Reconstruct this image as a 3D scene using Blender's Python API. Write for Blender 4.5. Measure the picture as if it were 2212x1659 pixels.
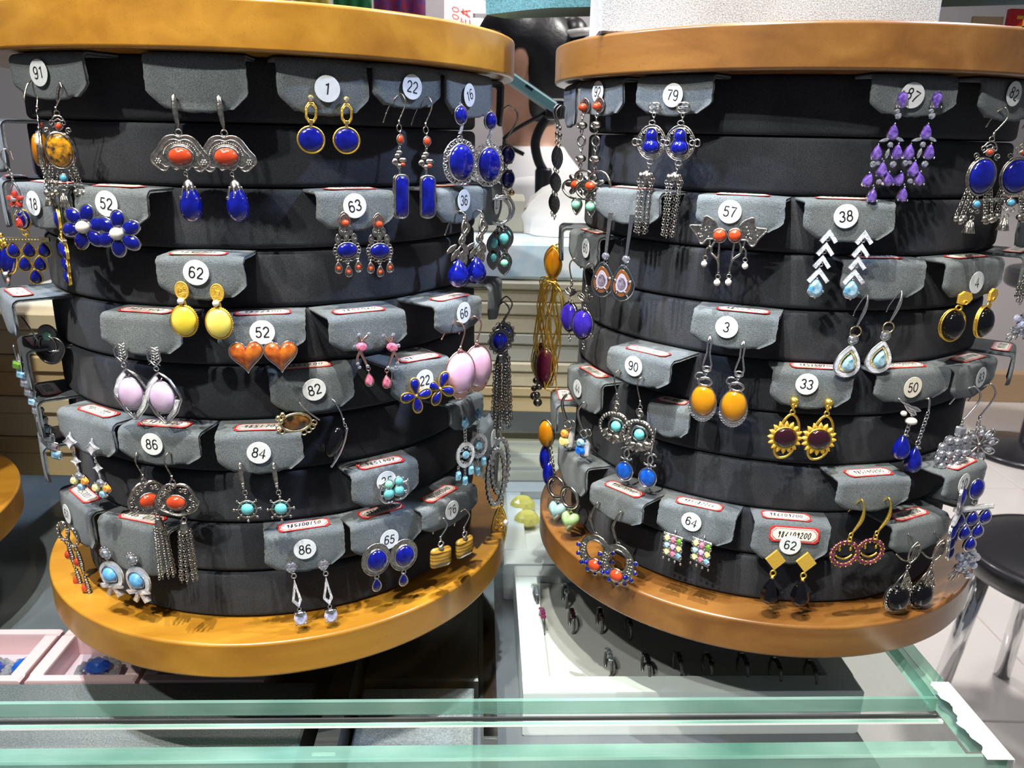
import bpy, math, random
from mathutils import Matrix, Vector
sc = bpy.context.scene
for o in list(bpy.data.objects):
    bpy.data.objects.remove(o)
PI = math.pi
rnd = random.Random(7)
C = sc.collection

# ------------------------------------------------------------------ camera
CAMZ = 0.2918
cam_d = bpy.data.cameras.new('camera')
cam = bpy.data.objects.new('camera', cam_d)
C.objects.link(cam)
pit, rol = 0.298, 0.0222
right = Vector((1, 0, 0)); up = Vector((0, math.sin(pit), math.cos(pit))); fwd = Vector((0, math.cos(pit), -math.sin(pit)))
rx = right * math.cos(rol) + up * math.sin(rol)
ux = -right * math.sin(rol) + up * math.cos(rol)
cam.matrix_world = Matrix(((rx.x, ux.x, -fwd.x, 0), (rx.y, ux.y, -fwd.y, 0), (rx.z, ux.z, -fwd.z, CAMZ), (0, 0, 0, 1)))
cam_d.sensor_width = 36
cam_d.lens = 1734 / 2212 * 36
cam_d.clip_start = 0.02
cam_d.dof.use_dof = True
cam_d.dof.focus_distance = 0.43
cam_d.dof.aperture_fstop = 26
sc.camera = cam

# ------------------------------------------------------------------ view, world, lights
sc.view_settings.view_transform = 'Standard'
sc.view_settings.look = 'None'
sc.view_settings.gamma = 1
sc.view_settings.use_curve_mapping = False
sc.view_settings.exposure = 0.10
w = bpy.data.worlds.new('world'); sc.world = w
w.use_nodes = True
w.node_tree.nodes['Background'].inputs[0].default_value = (0.80, 0.86, 1.0, 1)
w.node_tree.nodes['Background'].inputs[1].default_value = 0.15


def spot(name, loc, target, power, col, size=0.03, ang=70, blend=0.5):
    d = bpy.data.lights.new(name, 'SPOT')
    d.energy = power; d.color = col; d.shadow_soft_size = size; d.spot_size = math.radians(ang); d.spot_blend = blend
    o = bpy.data.objects.new(name, d); C.objects.link(o)
    o.location = loc
    o.rotation_euler = (Vector(target) - Vector(loc)).to_track_quat('-Z', 'Y').to_euler()
    return o


spot('ceiling_spot_front_left', (-0.52, -0.40, 1.20), (-0.15, 0.42, 0.17), 50, (1.0, 0.96, 0.87), 0.016, 42, 0.3)
spot('ceiling_spot_front_right', (-0.34, -0.36, 1.22), (0.16, 0.44, 0.17), 34, (1.0, 0.97, 0.91), 0.016, 34, 0.3)
spot('ceiling_spot_above_left', (-0.20, 0.02, 1.45), (-0.13, 0.36, 0.03), 105, (1.0, 0.95, 0.84), 0.012, 40, 0.4)
spot('ceiling_spot_above_right', (-0.04, 0.06, 1.50), (0.16, 0.38, 0.03), 58, (1.0, 0.96, 0.88), 0.012, 36, 0.4)
spot('ceiling_spot_cool_right', (0.62, 0.36, 1.02), (-0.02, 0.47, 0.20), 60, (0.55, 0.68, 1.0), 0.02, 22, 0.5)
spot('ceiling_spot_cool_left', (-0.52, 0.25, 1.05), (0.05, 0.50, 0.16), 44, (0.58, 0.70, 1.0), 0.02, 20, 0.5)
spot('ceiling_spot_back_left', (-0.85, 0.55, 1.05), (-0.27, 0.5, 0.15), 60, (0.62, 0.75, 1.0), 0.03, 50, 0.5)
spot('ceiling_spot_back', (0.1, 1.15, 2.0), (0.05, 1.1, 0.1), 48, (1.0, 0.97, 0.95), 0.1, 110, 0.5)
spot('ceiling_spot_floor', (1.5, 1.9, 2.0), (1.4, 1.9, -0.8), 200, (1.0, 0.97, 0.93), 0.15, 110, 0.5)
spot('ceiling_spot_far', (0.0, 3.2, 2.2), (0.0, 4.0, 0.3), 150, (1.0, 0.95, 0.95), 0.15, 140, 0.5)
spot('ceiling_spot_tray', (0.03, 0.25, 1.45), (0.035, 0.465, -0.05), 130, (0.92, 0.96, 1.0), 0.01, 8.5, 0.25)
spot('ceiling_spot_boxes', (-0.36, 0.20, 1.35), (-0.31, 0.45, -0.05), 90, (0.85, 0.88, 1.0), 0.01, 11, 0.5)


# ------------------------------------------------------------------ materials
MATS = {}


def nodes_of(m):
    m.use_nodes = True
    return m.node_tree, m.node_tree.nodes, m.node_tree.links, m.node_tree.nodes['Principled BSDF']


def mat(name, col, rough=0.4, metal=0.0, spec=0.5, coat=0.0, var=None, vscale=60.0, bump=0.0, bscale=400.0, trans=0.0, sheen=0.0, alpha=1.0, detail=4.0, sss=0.0, flat=False, coords='Object'):
    m = bpy.data.materials.new(name); MATS[name] = m
    t, n, l, p = nodes_of(m)
    p.inputs['Base Color'].default_value = (*col, 1)
    p.inputs['Roughness'].default_value = rough
    p.inputs['Metallic'].default_value = metal
    p.inputs['Specular IOR Level'].default_value = spec
    p.inputs['Coat Weight'].default_value = coat
    p.inputs['Coat Roughness'].default_value = 0.08
    p.inputs['Transmission Weight'].default_value = trans
    p.inputs['Sheen Weight'].default_value = sheen
    p.inputs['Sheen Roughness'].default_value = 0.4
    if sss:
        p.inputs['Subsurface Weight'].default_value = sss
        p.inputs['Subsurface Radius'].default_value = (0.004, 0.003, 0.002)
    tc = None
    if var or bump:
        tc = n.new('ShaderNodeTexCoord')
    if var:
        nz = n.new('ShaderNodeTexNoise'); nz.inputs['Scale'].default_value = vscale; nz.inputs['Detail'].default_value = detail
        l.new(tc.outputs[coords], nz.inputs['Vector'])
        cr = n.new('ShaderNodeValToRGB')
        cr.color_ramp.elements[0].position = 0.35; cr.color_ramp.elements[0].color = (*col, 1)
        cr.color_ramp.elements[1].position = 0.68; cr.color_ramp.elements[1].color = (*var, 1)
        l.new(nz.outputs['Fac'], cr.inputs['Fac']); l.new(cr.outputs['Color'], p.inputs['Base Color'])
    if bump:
        bz = n.new('ShaderNodeTexNoise'); bz.inputs['Scale'].default_value = bscale; bz.inputs['Detail'].default_value = 3
        l.new(tc.outputs[coords], bz.inputs['Vector'])
        b = n.new('ShaderNodeBump'); b.inputs['Strength'].default_value = bump; b.inputs['Distance'].default_value = 0.001
        l.new(bz.outputs['Fac'], b.inputs['Height']); l.new(b.outputs['Normal'], p.inputs['Normal'])
    return m


mat('silver', (0.80, 0.79, 0.78), 0.16, 1.0, bump=0.15, bscale=900)
mat('old_silver', (0.62, 0.58, 0.51), 0.26, 1.0, var=(0.30, 0.28, 0.25), vscale=500, bump=0.3, bscale=900)
mat('dark_silver', (0.22, 0.21, 0.20), 0.35, 1.0)
mat('gold', (0.95, 0.64, 0.10), 0.38, 1.0, bump=0.25, bscale=1200)
mat('satin_gold', (0.80, 0.50, 0.07), 0.45, 0.55, bump=0.3, bscale=1500)
mat('pale_gold', (0.85, 0.70, 0.38), 0.25, 1.0)
mat('rose_gold', (0.86, 0.56, 0.46), 0.25, 1.0)
mat('pave', (0.86, 0.87, 0.90), 0.18, 0.75, var=(0.45, 0.45, 0.5), vscale=3000, bump=1.0, bscale=2600)
mat('yellow_pave', (0.85, 0.72, 0.35), 0.2, 0.7, var=(0.45, 0.36, 0.12), vscale=3000, bump=1.0, bscale=2600)
mat('crystal', (0.80, 0.83, 0.90), 0.05, 0.8, spec=1.0, coat=0.6, var=(0.34, 0.36, 0.42), vscale=900)
mat('pearl', (0.62, 0.58, 0.50), 0.22, 0.0, spec=0.8, coat=0.5)
mat('lapis', (0.0015, 0.003, 0.105), 0.12, 0.0, coat=0.5, var=(0.003, 0.007, 0.21), vscale=260)
mat('lapis_dark', (0.001, 0.002, 0.07), 0.1, 0.0, coat=0.9)
mat('coral', (0.36, 0.036, 0.010), 0.12, 0.0, coat=0.5, var=(0.46, 0.055, 0.014), vscale=140)
mat('turquoise', (0.09, 0.40, 0.42), 0.18, 0.0, coat=0.4, var=(0.14, 0.50, 0.50), vscale=200)
mat('turquoise_green', (0.20, 0.50, 0.36), 0.2, 0.0, coat=0.6)
mat('sky_turquoise', (0.07, 0.30, 0.50), 0.2, 0.0, coat=0.6)
mat('amber', (0.44, 0.185, 0.004), 0.10, 0.0, coat=0.6, var=(0.33, 0.105, 0.002), vscale=70)
mat('pale_amber', (0.72, 0.58, 0.08), 0.12, 0.0, coat=0.8, var=(0.87, 0.78, 0.22), vscale=60)
mat('deep_amber', (0.64, 0.47, 0.015), 0.12, 0.0, coat=0.8, var=(0.83, 0.70, 0.12), vscale=60)
mat('flake_amber', (0.03, 0.02, 0.012), 0.06, 0.0, coat=1.0, var=(0.62, 0.28, 0.005), vscale=420, detail=8)
mat('green_amber', (0.015, 0.018, 0.006), 0.06, 0.0, coat=1.0, var=(0.22, 0.22, 0.02), vscale=330, detail=8)
mat('dark_amber', (0.006, 0.004, 0.002), 0.06, 0.0, coat=1.0, var=(0.20, 0.08, 0.01), vscale=260, detail=8)
mat('orange_amber', (0.22, 0.035, 0.008), 0.1, 0.0, coat=0.8, var=(0.52, 0.14, 0.012), vscale=260, detail=8)
mat('rose_quartz', (0.58, 0.33, 0.50), 0.12, 0.0, coat=0.8, var=(0.66, 0.42, 0.56), vscale=140)
mat('lilac_quartz', (0.50, 0.36, 0.52), 0.12, 0.0, coat=0.8, var=(0.60, 0.47, 0.62), vscale=140)
mat('pink_gem', (0.48, 0.07, 0.16), 0.06, 0.1, spec=0.9, coat=0.9, var=(0.70, 0.25, 0.32), vscale=400)
mat('amethyst', (0.06, 0.025, 0.24), 0.06, 0.2, spec=0.9, coat=0.9, var=(0.22, 0.13, 0.52), vscale=520)
mat('violet', (0.02, 0.010, 0.22), 0.08, 0.0, coat=0.6, var=(0.04, 0.02, 0.32), vscale=150)
mat('aqua_gem', (0.08, 0.28, 0.45), 0.06, 0.2, spec=0.9, coat=0.9, var=(0.48, 0.68, 0.80), vscale=420)
mat('london_gem', (0.05, 0.20, 0.32), 0.06, 0.15, spec=0.9, coat=0.9, var=(0.25, 0.48, 0.62), vscale=400)
mat('blue_glass', (0.004, 0.055, 0.42), 0.08, 0.0, coat=0.7, var=(0.012, 0.14, 0.62), vscale=200)
mat('sky_cab', (0.05, 0.22, 0.50), 0.08, 0.0, coat=0.8, var=(0.16, 0.42, 0.68), vscale=260)
mat('moonstone', (0.52, 0.56, 0.80), 0.06, 0.1, coat=1.0, var=(0.72, 0.74, 0.88), vscale=300)
mat('red_gem', (0.30, 0.012, 0.012), 0.06, 0.1, spec=0.9, coat=0.9, var=(0.55, 0.06, 0.03), vscale=400)
mat('garnet', (0.020, 0.002, 0.006), 0.08, 0.0, coat=1.0)
mat('purple_garnet', (0.07, 0.006, 0.03), 0.08, 0.1, spec=0.9, coat=0.7, var=(0.20, 0.03, 0.08), vscale=500)
mat('onyx', (0.002, 0.002, 0.003), 0.05, 0.0, spec=0.5, coat=0.0)
mat('green_gem', (0.10, 0.22, 0.02), 0.08, 0.1, coat=0.9)
mat('yellow_gem', (0.68, 0.56, 0.14), 0.08, 0.1, coat=0.9, var=(0.80, 0.74, 0.35), vscale=400)
mat('orange_gem', (0.70, 0.28, 0.05), 0.08, 0.1, coat=0.9)
mat('jade_blue', (0.22, 0.34, 0.33), 0.06, 0.0, coat=0.8, sss=0.3)
mat('jade_green', (0.24, 0.36, 0.16), 0.06, 0.0, coat=0.8, sss=0.3)
mat('dark_red', (0.06, 0.006, 0.018), 0.08, 0.0, coat=1.0)
m = mat('tiger_eye', (0.05, 0.02, 0.004), 0.12, 0.0, coat=0.9)
t, n, l, p = nodes_of(m)
tc = n.new('ShaderNodeTexCoord'); mp = n.new('ShaderNodeMapping'); mp.inputs['Scale'].default_value = (30, 30, 700)
nz = n.new('ShaderNodeTexNoise'); nz.inputs['Scale'].default_value = 1.0; nz.inputs['Detail'].default_value = 3
cr = n.new('ShaderNodeValToRGB'); cr.color_ramp.elements[0].color = (0.035, 0.014, 0.003, 1); cr.color_ramp.elements[1].color = (0.42, 0.24, 0.03, 1)
cr.color_ramp.elements[0].position = 0.35; cr.color_ramp.elements[1].position = 0.65
l.new(tc.outputs['Object'], mp.inputs[0]); l.new(mp.outputs[0], nz.inputs['Vector']); l.new(nz.outputs['Fac'], cr.inputs[0]); l.new(cr.outputs[0], p.inputs['Base Color'])


def suede(name, a, b, c, sheen, scale=1.0):
    m = bpy.data.materials.new(name); MATS[name] = m
    t, n, l, p = nodes_of(m)
    tc = n.new('ShaderNodeTexCoord')
    big = n.new('ShaderNodeTexNoise'); big.inputs['Scale'].default_value = 22 * scale; big.inputs['Detail'].default_value = 3
    fine = n.new('ShaderNodeTexNoise'); fine.inputs['Scale'].default_value = 2200 * scale; fine.inputs['Detail'].default_value = 4; fine.inputs['Roughness'].default_value = 0.7
    for q in (big, fine):
        l.new(tc.outputs['Object'], q.inputs['Vector'])
    cr = n.new('ShaderNodeValToRGB')
    cr.color_ramp.elements[0].position = 0.3; cr.color_ramp.elements[0].color = (*a, 1)
    cr.color_ramp.elements[1].position = 0.7; cr.color_ramp.elements[1].color = (*b, 1)
    l.new(big.outputs['Fac'], cr.inputs['Fac'])
    cf = n.new('ShaderNodeValToRGB')
    cf.color_ramp.elements[0].position = 0.3; cf.color_ramp.elements[0].color = (0.42, 0.42, 0.42, 1)
    cf.color_ramp.elements[1].position = 0.72; cf.color_ramp.elements[1].color = (c, c, c, 1)
    l.new(fine.outputs['Fac'], cf.inputs['Fac'])
    mx = n.new('ShaderNodeMix'); mx.data_type = 'RGBA'; mx.blend_type = 'MULTIPLY'; mx.inputs[0].default_value = 1
    l.new(cr.outputs['Color'], mx.inputs[6]); l.new(cf.outputs['Color'], mx.inputs[7])
    l.new(mx.outputs[2], p.inputs['Base Color'])
    p.inputs['Roughness'].default_value = 0.95
    p.inputs['Specular IOR Level'].default_value = 0.1
    p.inputs['Sheen Weight'].default_value = sheen
    p.inputs['Sheen Roughness'].default_value = 0.5
    bp = n.new('ShaderNodeBump'); bp.inputs['Strength'].default_value = 0.7; bp.inputs['Distance'].default_value = 0.0006
    l.new(fine.outputs['Fac'], bp.inputs['Height']); l.new(bp.outputs['Normal'], p.inputs['Normal'])
    return m


suede('suede_dark', (0.015, 0.017, 0.022), (0.040, 0.044, 0.050), 1.9, 0.10)
suede('suede_flap', (0.080, 0.094, 0.102), (0.135, 0.152, 0.156), 1.8, 0.10)
suede('plush_white', (0.30, 0.30, 0.30), (0.42, 0.42, 0.41), 1.5, 0.2, 0.6)
suede('felt_grey', (0.16, 0.17, 0.18), (0.24, 0.25, 0.26), 1.2, 0.1, 0.4)
suede('cloth_teal', (0.055, 0.16, 0.19), (0.09, 0.22, 0.26), 1.2, 0.1, 0.4)


def wood(name, a, b, d, seed):
    m = bpy.data.materials.new(name); MATS[name] = m
    t, n, l, p = nodes_of(m)
    tc = n.new('ShaderNodeTexCoord'); mp = n.new('ShaderNodeMapping')
    mp.inputs['Location'].default_value = (seed, seed * 1.7, seed * 0.3)
    mp.inputs['Rotation'].default_value = (0.08, 0.05, 0.25 + seed * 0.3)
    mp.inputs['Scale'].default_value = (5, 45, 60)
    l.new(tc.outputs['Object'], mp.inputs[0])
    n1 = n.new('ShaderNodeTexNoise'); n1.inputs['Scale'].default_value = 1.0; n1.inputs['Detail'].default_value = 6; n1.inputs['Distortion'].default_value = 0.5
    l.new(mp.outputs[0], n1.inputs['Vector'])
    cr = n.new('ShaderNodeValToRGB')
    cr.color_ramp.elements[0].position = 0.25; cr.color_ramp.elements[0].color = (*d, 1)
    cr.color_ramp.elements[1].position = 0.75; cr.color_ramp.elements[1].color = (*b, 1)
    e = cr.color_ramp.elements.new(0.5); e.color = (*a, 1)
    l.new(n1.outputs['Fac'], cr.inputs['Fac'])
    n2 = n.new('ShaderNodeTexNoise'); n2.inputs['Scale'].default_value = 1.0; n2.inputs['Detail'].default_value = 2
    m2 = n.new('ShaderNodeMapping'); m2.inputs['Rotation'].default_value = (0.08, 0.05, 0.25 + seed * 0.3); m2.inputs['Scale'].default_value = (90, 1500, 1500)
    l.new(tc.outputs['Object'], m2.inputs[0]); l.new(m2.outputs[0], n2.inputs['Vector'])
    c2 = n.new('ShaderNodeValToRGB'); c2.color_ramp.elements[0].position = 0.28; c2.color_ramp.elements[0].color = (0.55, 0.5, 0.45, 1)
    c2.color_ramp.elements[1].position = 0.42; c2.color_ramp.elements[1].color = (1, 1, 1, 1)
    l.new(n2.outputs['Fac'], c2.inputs['Fac'])
    mx = n.new('ShaderNodeMix'); mx.data_type = 'RGBA'; mx.blend_type = 'MULTIPLY'; mx.inputs[0].default_value = 0.4
    l.new(cr.outputs['Color'], mx.inputs[6]); l.new(c2.outputs['Color'], mx.inputs[7]); l.new(mx.outputs[2], p.inputs['Base Color'])
    p.inputs['Roughness'].default_value = 0.32
    p.inputs['Coat Weight'].default_value = 0.35; p.inputs['Coat Roughness'].default_value = 0.18
    return m


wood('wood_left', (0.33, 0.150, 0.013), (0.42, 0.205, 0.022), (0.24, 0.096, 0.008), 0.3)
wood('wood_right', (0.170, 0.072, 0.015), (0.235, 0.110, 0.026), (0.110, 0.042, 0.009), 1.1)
mat('paper', (0.86, 0.87, 0.87), 0.6, var=(0.80, 0.81, 0.82), vscale=300)
mat('sticker', (0.70, 0.72, 0.72), 0.45, var=(0.62, 0.65, 0.65), vscale=350)
mat('old_sticker', (0.74, 0.70, 0.60), 0.5, var=(0.66, 0.60, 0.50), vscale=250)
mat('label_paper', (0.80, 0.76, 0.66), 0.4, coat=0.3)
mat('label_red', (0.62, 0.035, 0.03), 0.4, coat=0.3)
mat('ink', (0.006, 0.006, 0.008), 0.5)
mat('red_ink', (0.35, 0.05, 0.05), 0.5)

# glass: clear faces with mirror-like reflection, cut edges sea green
m = bpy.data.materials.new('glass_clear'); MATS['glass_clear'] = m
t, n, l, p = nodes_of(m); n.remove(p); out = n['Material Output']
tr = n.new('ShaderNodeBsdfTransparent'); tr.inputs[0].default_value = (0.97, 0.985, 0.978, 1)
gl = n.new('ShaderNodeBsdfGlossy'); gl.inputs['Roughness'].default_value = 0.04; gl.inputs[0].default_value = (0.85, 0.9, 0.92, 1)
fr = n.new('ShaderNodeFresnel'); fr.inputs[0].default_value = 1.45
mxs = n.new('ShaderNodeMixShader'); geo = n.new('ShaderNodeNewGeometry'); inv = n.new('ShaderNodeMath'); inv.operation = 'SUBTRACT'; inv.inputs[0].default_value = 1.0; l.new(geo.outputs['Backfacing'], inv.inputs[1])
mu = n.new('ShaderNodeMath'); mu.operation = 'MULTIPLY'; l.new(fr.outputs[0], mu.inputs[0]); l.new(inv.outputs[0], mu.inputs[1])
l.new(mu.outputs[0], mxs.inputs[0]); l.new(tr.outputs[0], mxs.inputs[1]); l.new(gl.outputs[0], mxs.inputs[2]); l.new(mxs.outputs[0], out.inputs[0])
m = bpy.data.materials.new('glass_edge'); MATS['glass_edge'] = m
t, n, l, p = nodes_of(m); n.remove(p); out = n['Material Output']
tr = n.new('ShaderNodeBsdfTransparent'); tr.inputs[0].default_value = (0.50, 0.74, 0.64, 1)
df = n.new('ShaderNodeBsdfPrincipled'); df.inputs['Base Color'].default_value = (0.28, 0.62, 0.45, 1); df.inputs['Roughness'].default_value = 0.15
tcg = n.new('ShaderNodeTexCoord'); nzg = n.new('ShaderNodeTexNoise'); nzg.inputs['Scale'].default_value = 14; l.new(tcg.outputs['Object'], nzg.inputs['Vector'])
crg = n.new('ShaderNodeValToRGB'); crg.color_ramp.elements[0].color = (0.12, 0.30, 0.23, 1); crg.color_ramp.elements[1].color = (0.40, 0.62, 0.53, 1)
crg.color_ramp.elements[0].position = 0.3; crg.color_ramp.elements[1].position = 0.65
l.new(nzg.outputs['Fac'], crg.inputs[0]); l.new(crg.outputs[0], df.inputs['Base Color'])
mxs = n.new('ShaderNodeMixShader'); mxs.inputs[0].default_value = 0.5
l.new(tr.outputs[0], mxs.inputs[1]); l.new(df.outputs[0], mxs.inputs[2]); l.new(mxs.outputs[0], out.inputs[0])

mat('tray_white', (0.78, 0.79, 0.80), 0.35)
mat('tray_lining', (0.40, 0.38, 0.38), 0.9, bump=0.3)
mat('tray_pink', (0.82, 0.52, 0.55), 0.4)
mat('tray_pink_lining', (0.52, 0.40, 0.45), 0.8)
mat('case_grey', (0.10, 0.105, 0.12), 0.3, var=(0.16, 0.165, 0.18), vscale=9)
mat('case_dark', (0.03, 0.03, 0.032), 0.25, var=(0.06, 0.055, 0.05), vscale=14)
mat('box_cream', (0.58, 0.50, 0.34), 0.6, var=(0.52, 0.45, 0.31), vscale=20)
mat('box_tan', (0.50, 0.38, 0.20), 0.6)
mat('box_grey', (0.45, 0.43, 0.36), 0.6)
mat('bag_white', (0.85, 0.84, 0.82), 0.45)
mat('print_paper', (0.85, 0.86, 0.86), 0.6, var=(0.50, 0.70, 0.80), vscale=38)
mat('tile', (0.74, 0.70, 0.67), 0.18, var=(0.70, 0.66, 0.63), vscale=3, coat=0.2)
mat('grout', (0.58, 0.54, 0.51), 0.8)
mat('wall', (0.55, 0.52, 0.52), 0.8)
mat('black_vinyl', (0.012, 0.012, 0.016), 0.32, coat=0.2)
mat('chrome', (0.75, 0.75, 0.76), 0.08, 1.0)
mat('black_plastic', (0.012, 0.013, 0.018), 0.4)
mat('phone_teal', (0.22, 0.48, 0.54), 0.3, coat=0.3)
mat('skin', (0.62, 0.33, 0.22), 0.5, sss=0.1)
mat('hair', (0.008, 0.007, 0.010), 0.38, bump=0.6, bscale=120)
mat('shirt', (0.80, 0.78, 0.78), 0.8)
mat('hair_clip', (0.72, 0.70, 0.68), 0.3)
mat('eye_white', (0.8, 0.8, 0.78), 0.2)
mat('lips', (0.5, 0.16, 0.14), 0.4)
mat('tape', (0.80, 0.84, 0.80), 0.5, bump=0.3, bscale=120)
mat('wood_rail', (0.45, 0.30, 0.17), 0.5)
mat('cloth_red', (0.45, 0.03, 0.05), 0.7, var=(0.05, 0.06, 0.35), vscale=60)
mat('cloth_green', (0.03, 0.25, 0.08), 0.7)
mat('cloth_blue', (0.05, 0.08, 0.30), 0.7)
mat('cloth_yellow', (0.75, 0.60, 0.10), 0.7)
mat('red_print', (0.50, 0.01, 0.015), 0.4)
mat('gold_print', (0.75, 0.45, 0.03), 0.4)
mat('old_paper', (0.52, 0.46, 0.30), 0.7)
m = mat('lamp_glow', (0.9, 0.9, 1.0)); m.node_tree.nodes['Principled BSDF'].inputs['Emission Color'].default_value = (0.92, 0.95, 1, 1); m.node_tree.nodes['Principled BSDF'].inputs['Emission Strength'].default_value = 2.4
mat('agate_rim', (0.012, 0.02, 0.022), 0.1, coat=1.0)
mat('agate_band', (0.17, 0.06, 0.018), 0.12, coat=1.0)
mat('agate_pale', (0.34, 0.31, 0.40), 0.12, coat=1.0)
mat('agate_core', (0.07, 0.055, 0.08), 0.2, coat=0.8, var=(0.22, 0.19, 0.24), vscale=500)

# ------------------------------------------------------------------ mesh kit (x right, y DOWN, z towards the viewer)


class G:
    def __init__(s):
        s.v = []; s.f = []; s.s = []

    def add(s, v, f, smooth=True):
        b = len(s.v); s.v += v
        for q in f:
            s.f.append(tuple(i + b for i in q)); s.s.append(smooth)
        return s

    def mesh(s, name, fn):
        me = bpy.data.meshes.new(name)
        me.from_pydata([fn(*p) for p in s.v], [], s.f)
        me.polygons.foreach_set('use_smooth', s.s)
        me.update()
        return me


def ell(cx, cy, rx, ry, n=20, rot=0.0):
    c, s = math.cos(rot), math.sin(rot); o = []
    for i in range(n):
        a = 2 * PI * i / n
        x, y = rx * math.sin(a), -ry * math.cos(a)
        o.append((cx + x * c - y * s, cy + x * s + y * c))
    return o


def tear(cx, cy, w, h, n=20, rot=0.0):      # point up
    o = []; c, s = math.cos(rot), math.sin(rot)
    for i in range(n):
        a = 2 * PI * i / n
        y = -math.cos(a) * h / 2
        x = math.sin(a) * w / 2 * (math.sin(a / 2) ** 0.9) * 1.12
        o.append((cx + x * c - y * s, cy + x * s + y * c))
    return o


def marq(cx, cy, w, h, n=16, rot=0.0):
    o = []; c, s = math.cos(rot), math.sin(rot)
    for i in range(n):
        a = 2 * PI * i / n
        y = -math.cos(a) * h / 2; x = math.sin(a) * abs(math.sin(a)) ** 0.7 * w / 2
        o.append((cx + x * c - y * s, cy + x * s + y * c))
    return o


def heart(cx, cy, w, h, n=28):
    o = []
    for i in range(n):
        a = 2 * PI * i / n
        x = 16 * math.sin(a) ** 3; y = -(13 * math.cos(a) - 5 * math.cos(2 * a) - 2 * math.cos(3 * a) - math.cos(4 * a))
        o.append((cx + x / 32 * w, cy + (y - 2.5) / 29 * h))
    return o


def rrect(cx, cy, w, h, r, k=4, rot=0.0):
    o = []; co, si = math.cos(rot), math.sin(rot)
    for (sx, sy, a0) in ((1, -1, 0), (1, 1, 90), (-1, 1, 180), (-1, -1, 270)):
        for j in range(k + 1):
            a = math.radians(a0 + 90 * j / k)
            x = sx * (w / 2 - r) + r * math.sin(a); y = sy * (h / 2 - r) - r * math.cos(a)
            o.append((cx + x * co - y * si, cy + x * si + y * co))
    return o


def ctr(o):
    return sum(p[0] for p in o) / len(o), sum(p[1] for p in o) / len(o)


def off(o, k):
    cx, cy = ctr(o)
    return [(cx + (x - cx) * k, cy + (y - cy) * k) for x, y in o]


def grow(o, d):
    cx, cy = ctr(o); r = []
    for x, y in o:
        L = math.hypot(x - cx, y - cy) or 1
        r.append((cx + (x - cx) * (L + d) / L, cy + (y - cy) * (L + d) / L))
    return r


def cab(g, o, h, z=0.0, base=2.0):
    n = len(o); cx, cy = ctr(o); v = []; f = []
    rings = [(1, -base), (1, 0), (0.96, 0.30 * h), (0.84, 0.58 * h), (0.62, 0.82 * h), (0.32, 0.96 * h)]
    for k, dz in rings:
        v += [(cx + (x - cx) * k, cy + (y - cy) * k, z + dz) for x, y in o]
    v.append((cx, cy, z + h))
    for r in range(len(rings) - 1):
        for i in range(n):
            j = (i + 1) % n
            f.append((r * n + i, (r + 1) * n + i, (r + 1) * n + j, r * n + j))
    b = (len(rings) - 1) * n
    f += [(b + i, len(v) - 1, b + (i + 1) % n) for i in range(n)]
    f.append(tuple(range(n)))
    return g.add(v, f, True)


def gem(g, o, h, z=0.0, tb=0.58, base=3.0):
    n = len(o); cx, cy = ctr(o); v = []; f = []
    mid = []
    for i in range(n):
        a, b = o[i], o[(i + 1) % n]
        mid.append(((a[0] + b[0]) / 2, (a[1] + b[1]) / 2))
    def ring(pts, k, dz):
        return [(cx + (x - cx) * k, cy + (y - cy) * k, z + dz) for x, y in pts]
    v += ring(o, 0.5, -base * 1.6) + ring(o, 1, 0) + ring(o, 1, 0.15 * h) + ring(mid, 0.86, 0.62 * h) + ring(o, tb, h)
    for i in range(n):
        j = (i + 1) % n
        f += [(i, n + i, n + j, j), (n + i, 2 * n + i, 2 * n + j, n + j)]
        f += [(2 * n + i, 3 * n + i, 2 * n + j), (3 * n + i, 4 * n + i, 4 * n + j), (2 * n + j, 3 * n + i, 3 * n + j), (3 * n + i, 4 * n + j, 3 * n + j)]
    f.append(tuple(4 * n + i for i in range(n)))
    f.append(tuple(reversed(range(n))))
    return g.add(v, f, False)


def plate(g, o, t=2.0, z=0.0):
    n = len(o)
    oi = off(o, 0.97)
    v = [(x, y, z) for x, y in o] + [(x, y, z + t * 0.7) for x, y in o] + [(x, y, z + t) for x, y in oi]
    f = [tuple(reversed(range(n))), tuple(2 * n + i for i in range(n))]
    for r in range(2):
        f += [(r * n + i, r * n + (i + 1) % n, (r + 1) * n + (i + 1) % n, (r + 1) * n + i) for i in range(n)]
    return g.add(v, f, False)


def ringp(g, o, i_, t=2.0, z=0.0):
    n = len(o)
    v = [(x, y, z) for x, y in o] + [(x, y, z + t) for x, y in o] + [(x, y, z + t) for x, y in i_] + [(x, y, z) for x, y in i_]
    f = []
    for r in range(4):
        s = (r + 1) % 4
        f += [(r * n + i, r * n + (i + 1) % n, s * n + (i + 1) % n, s * n + i) for i in range(n)]
    return g.add(v, f, False)


def smo(o, k=3, closed=True):
    N = len(o); out = []
    d = len(o[0])
    for i in range(N if closed else N - 1):
        q = [o[(i + j) % N] if closed else o[min(max(i + j, 0), N - 1)] for j in (-1, 0, 1, 2)]
        for m_ in range(k):
            t = m_ / k
            out.append(tuple(0.5 * (2 * q[1][a] + (q[2][a] - q[0][a]) * t + (2 * q[0][a] - 5 * q[1][a] + 4 * q[2][a] - q[3][a]) * t * t + (3 * q[1][a] - q[0][a] - 3 * q[2][a] + q[3][a]) * t ** 3) for a in range(d)))
    if not closed:
        out.append(tuple(o[-1]))
    return out


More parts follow.
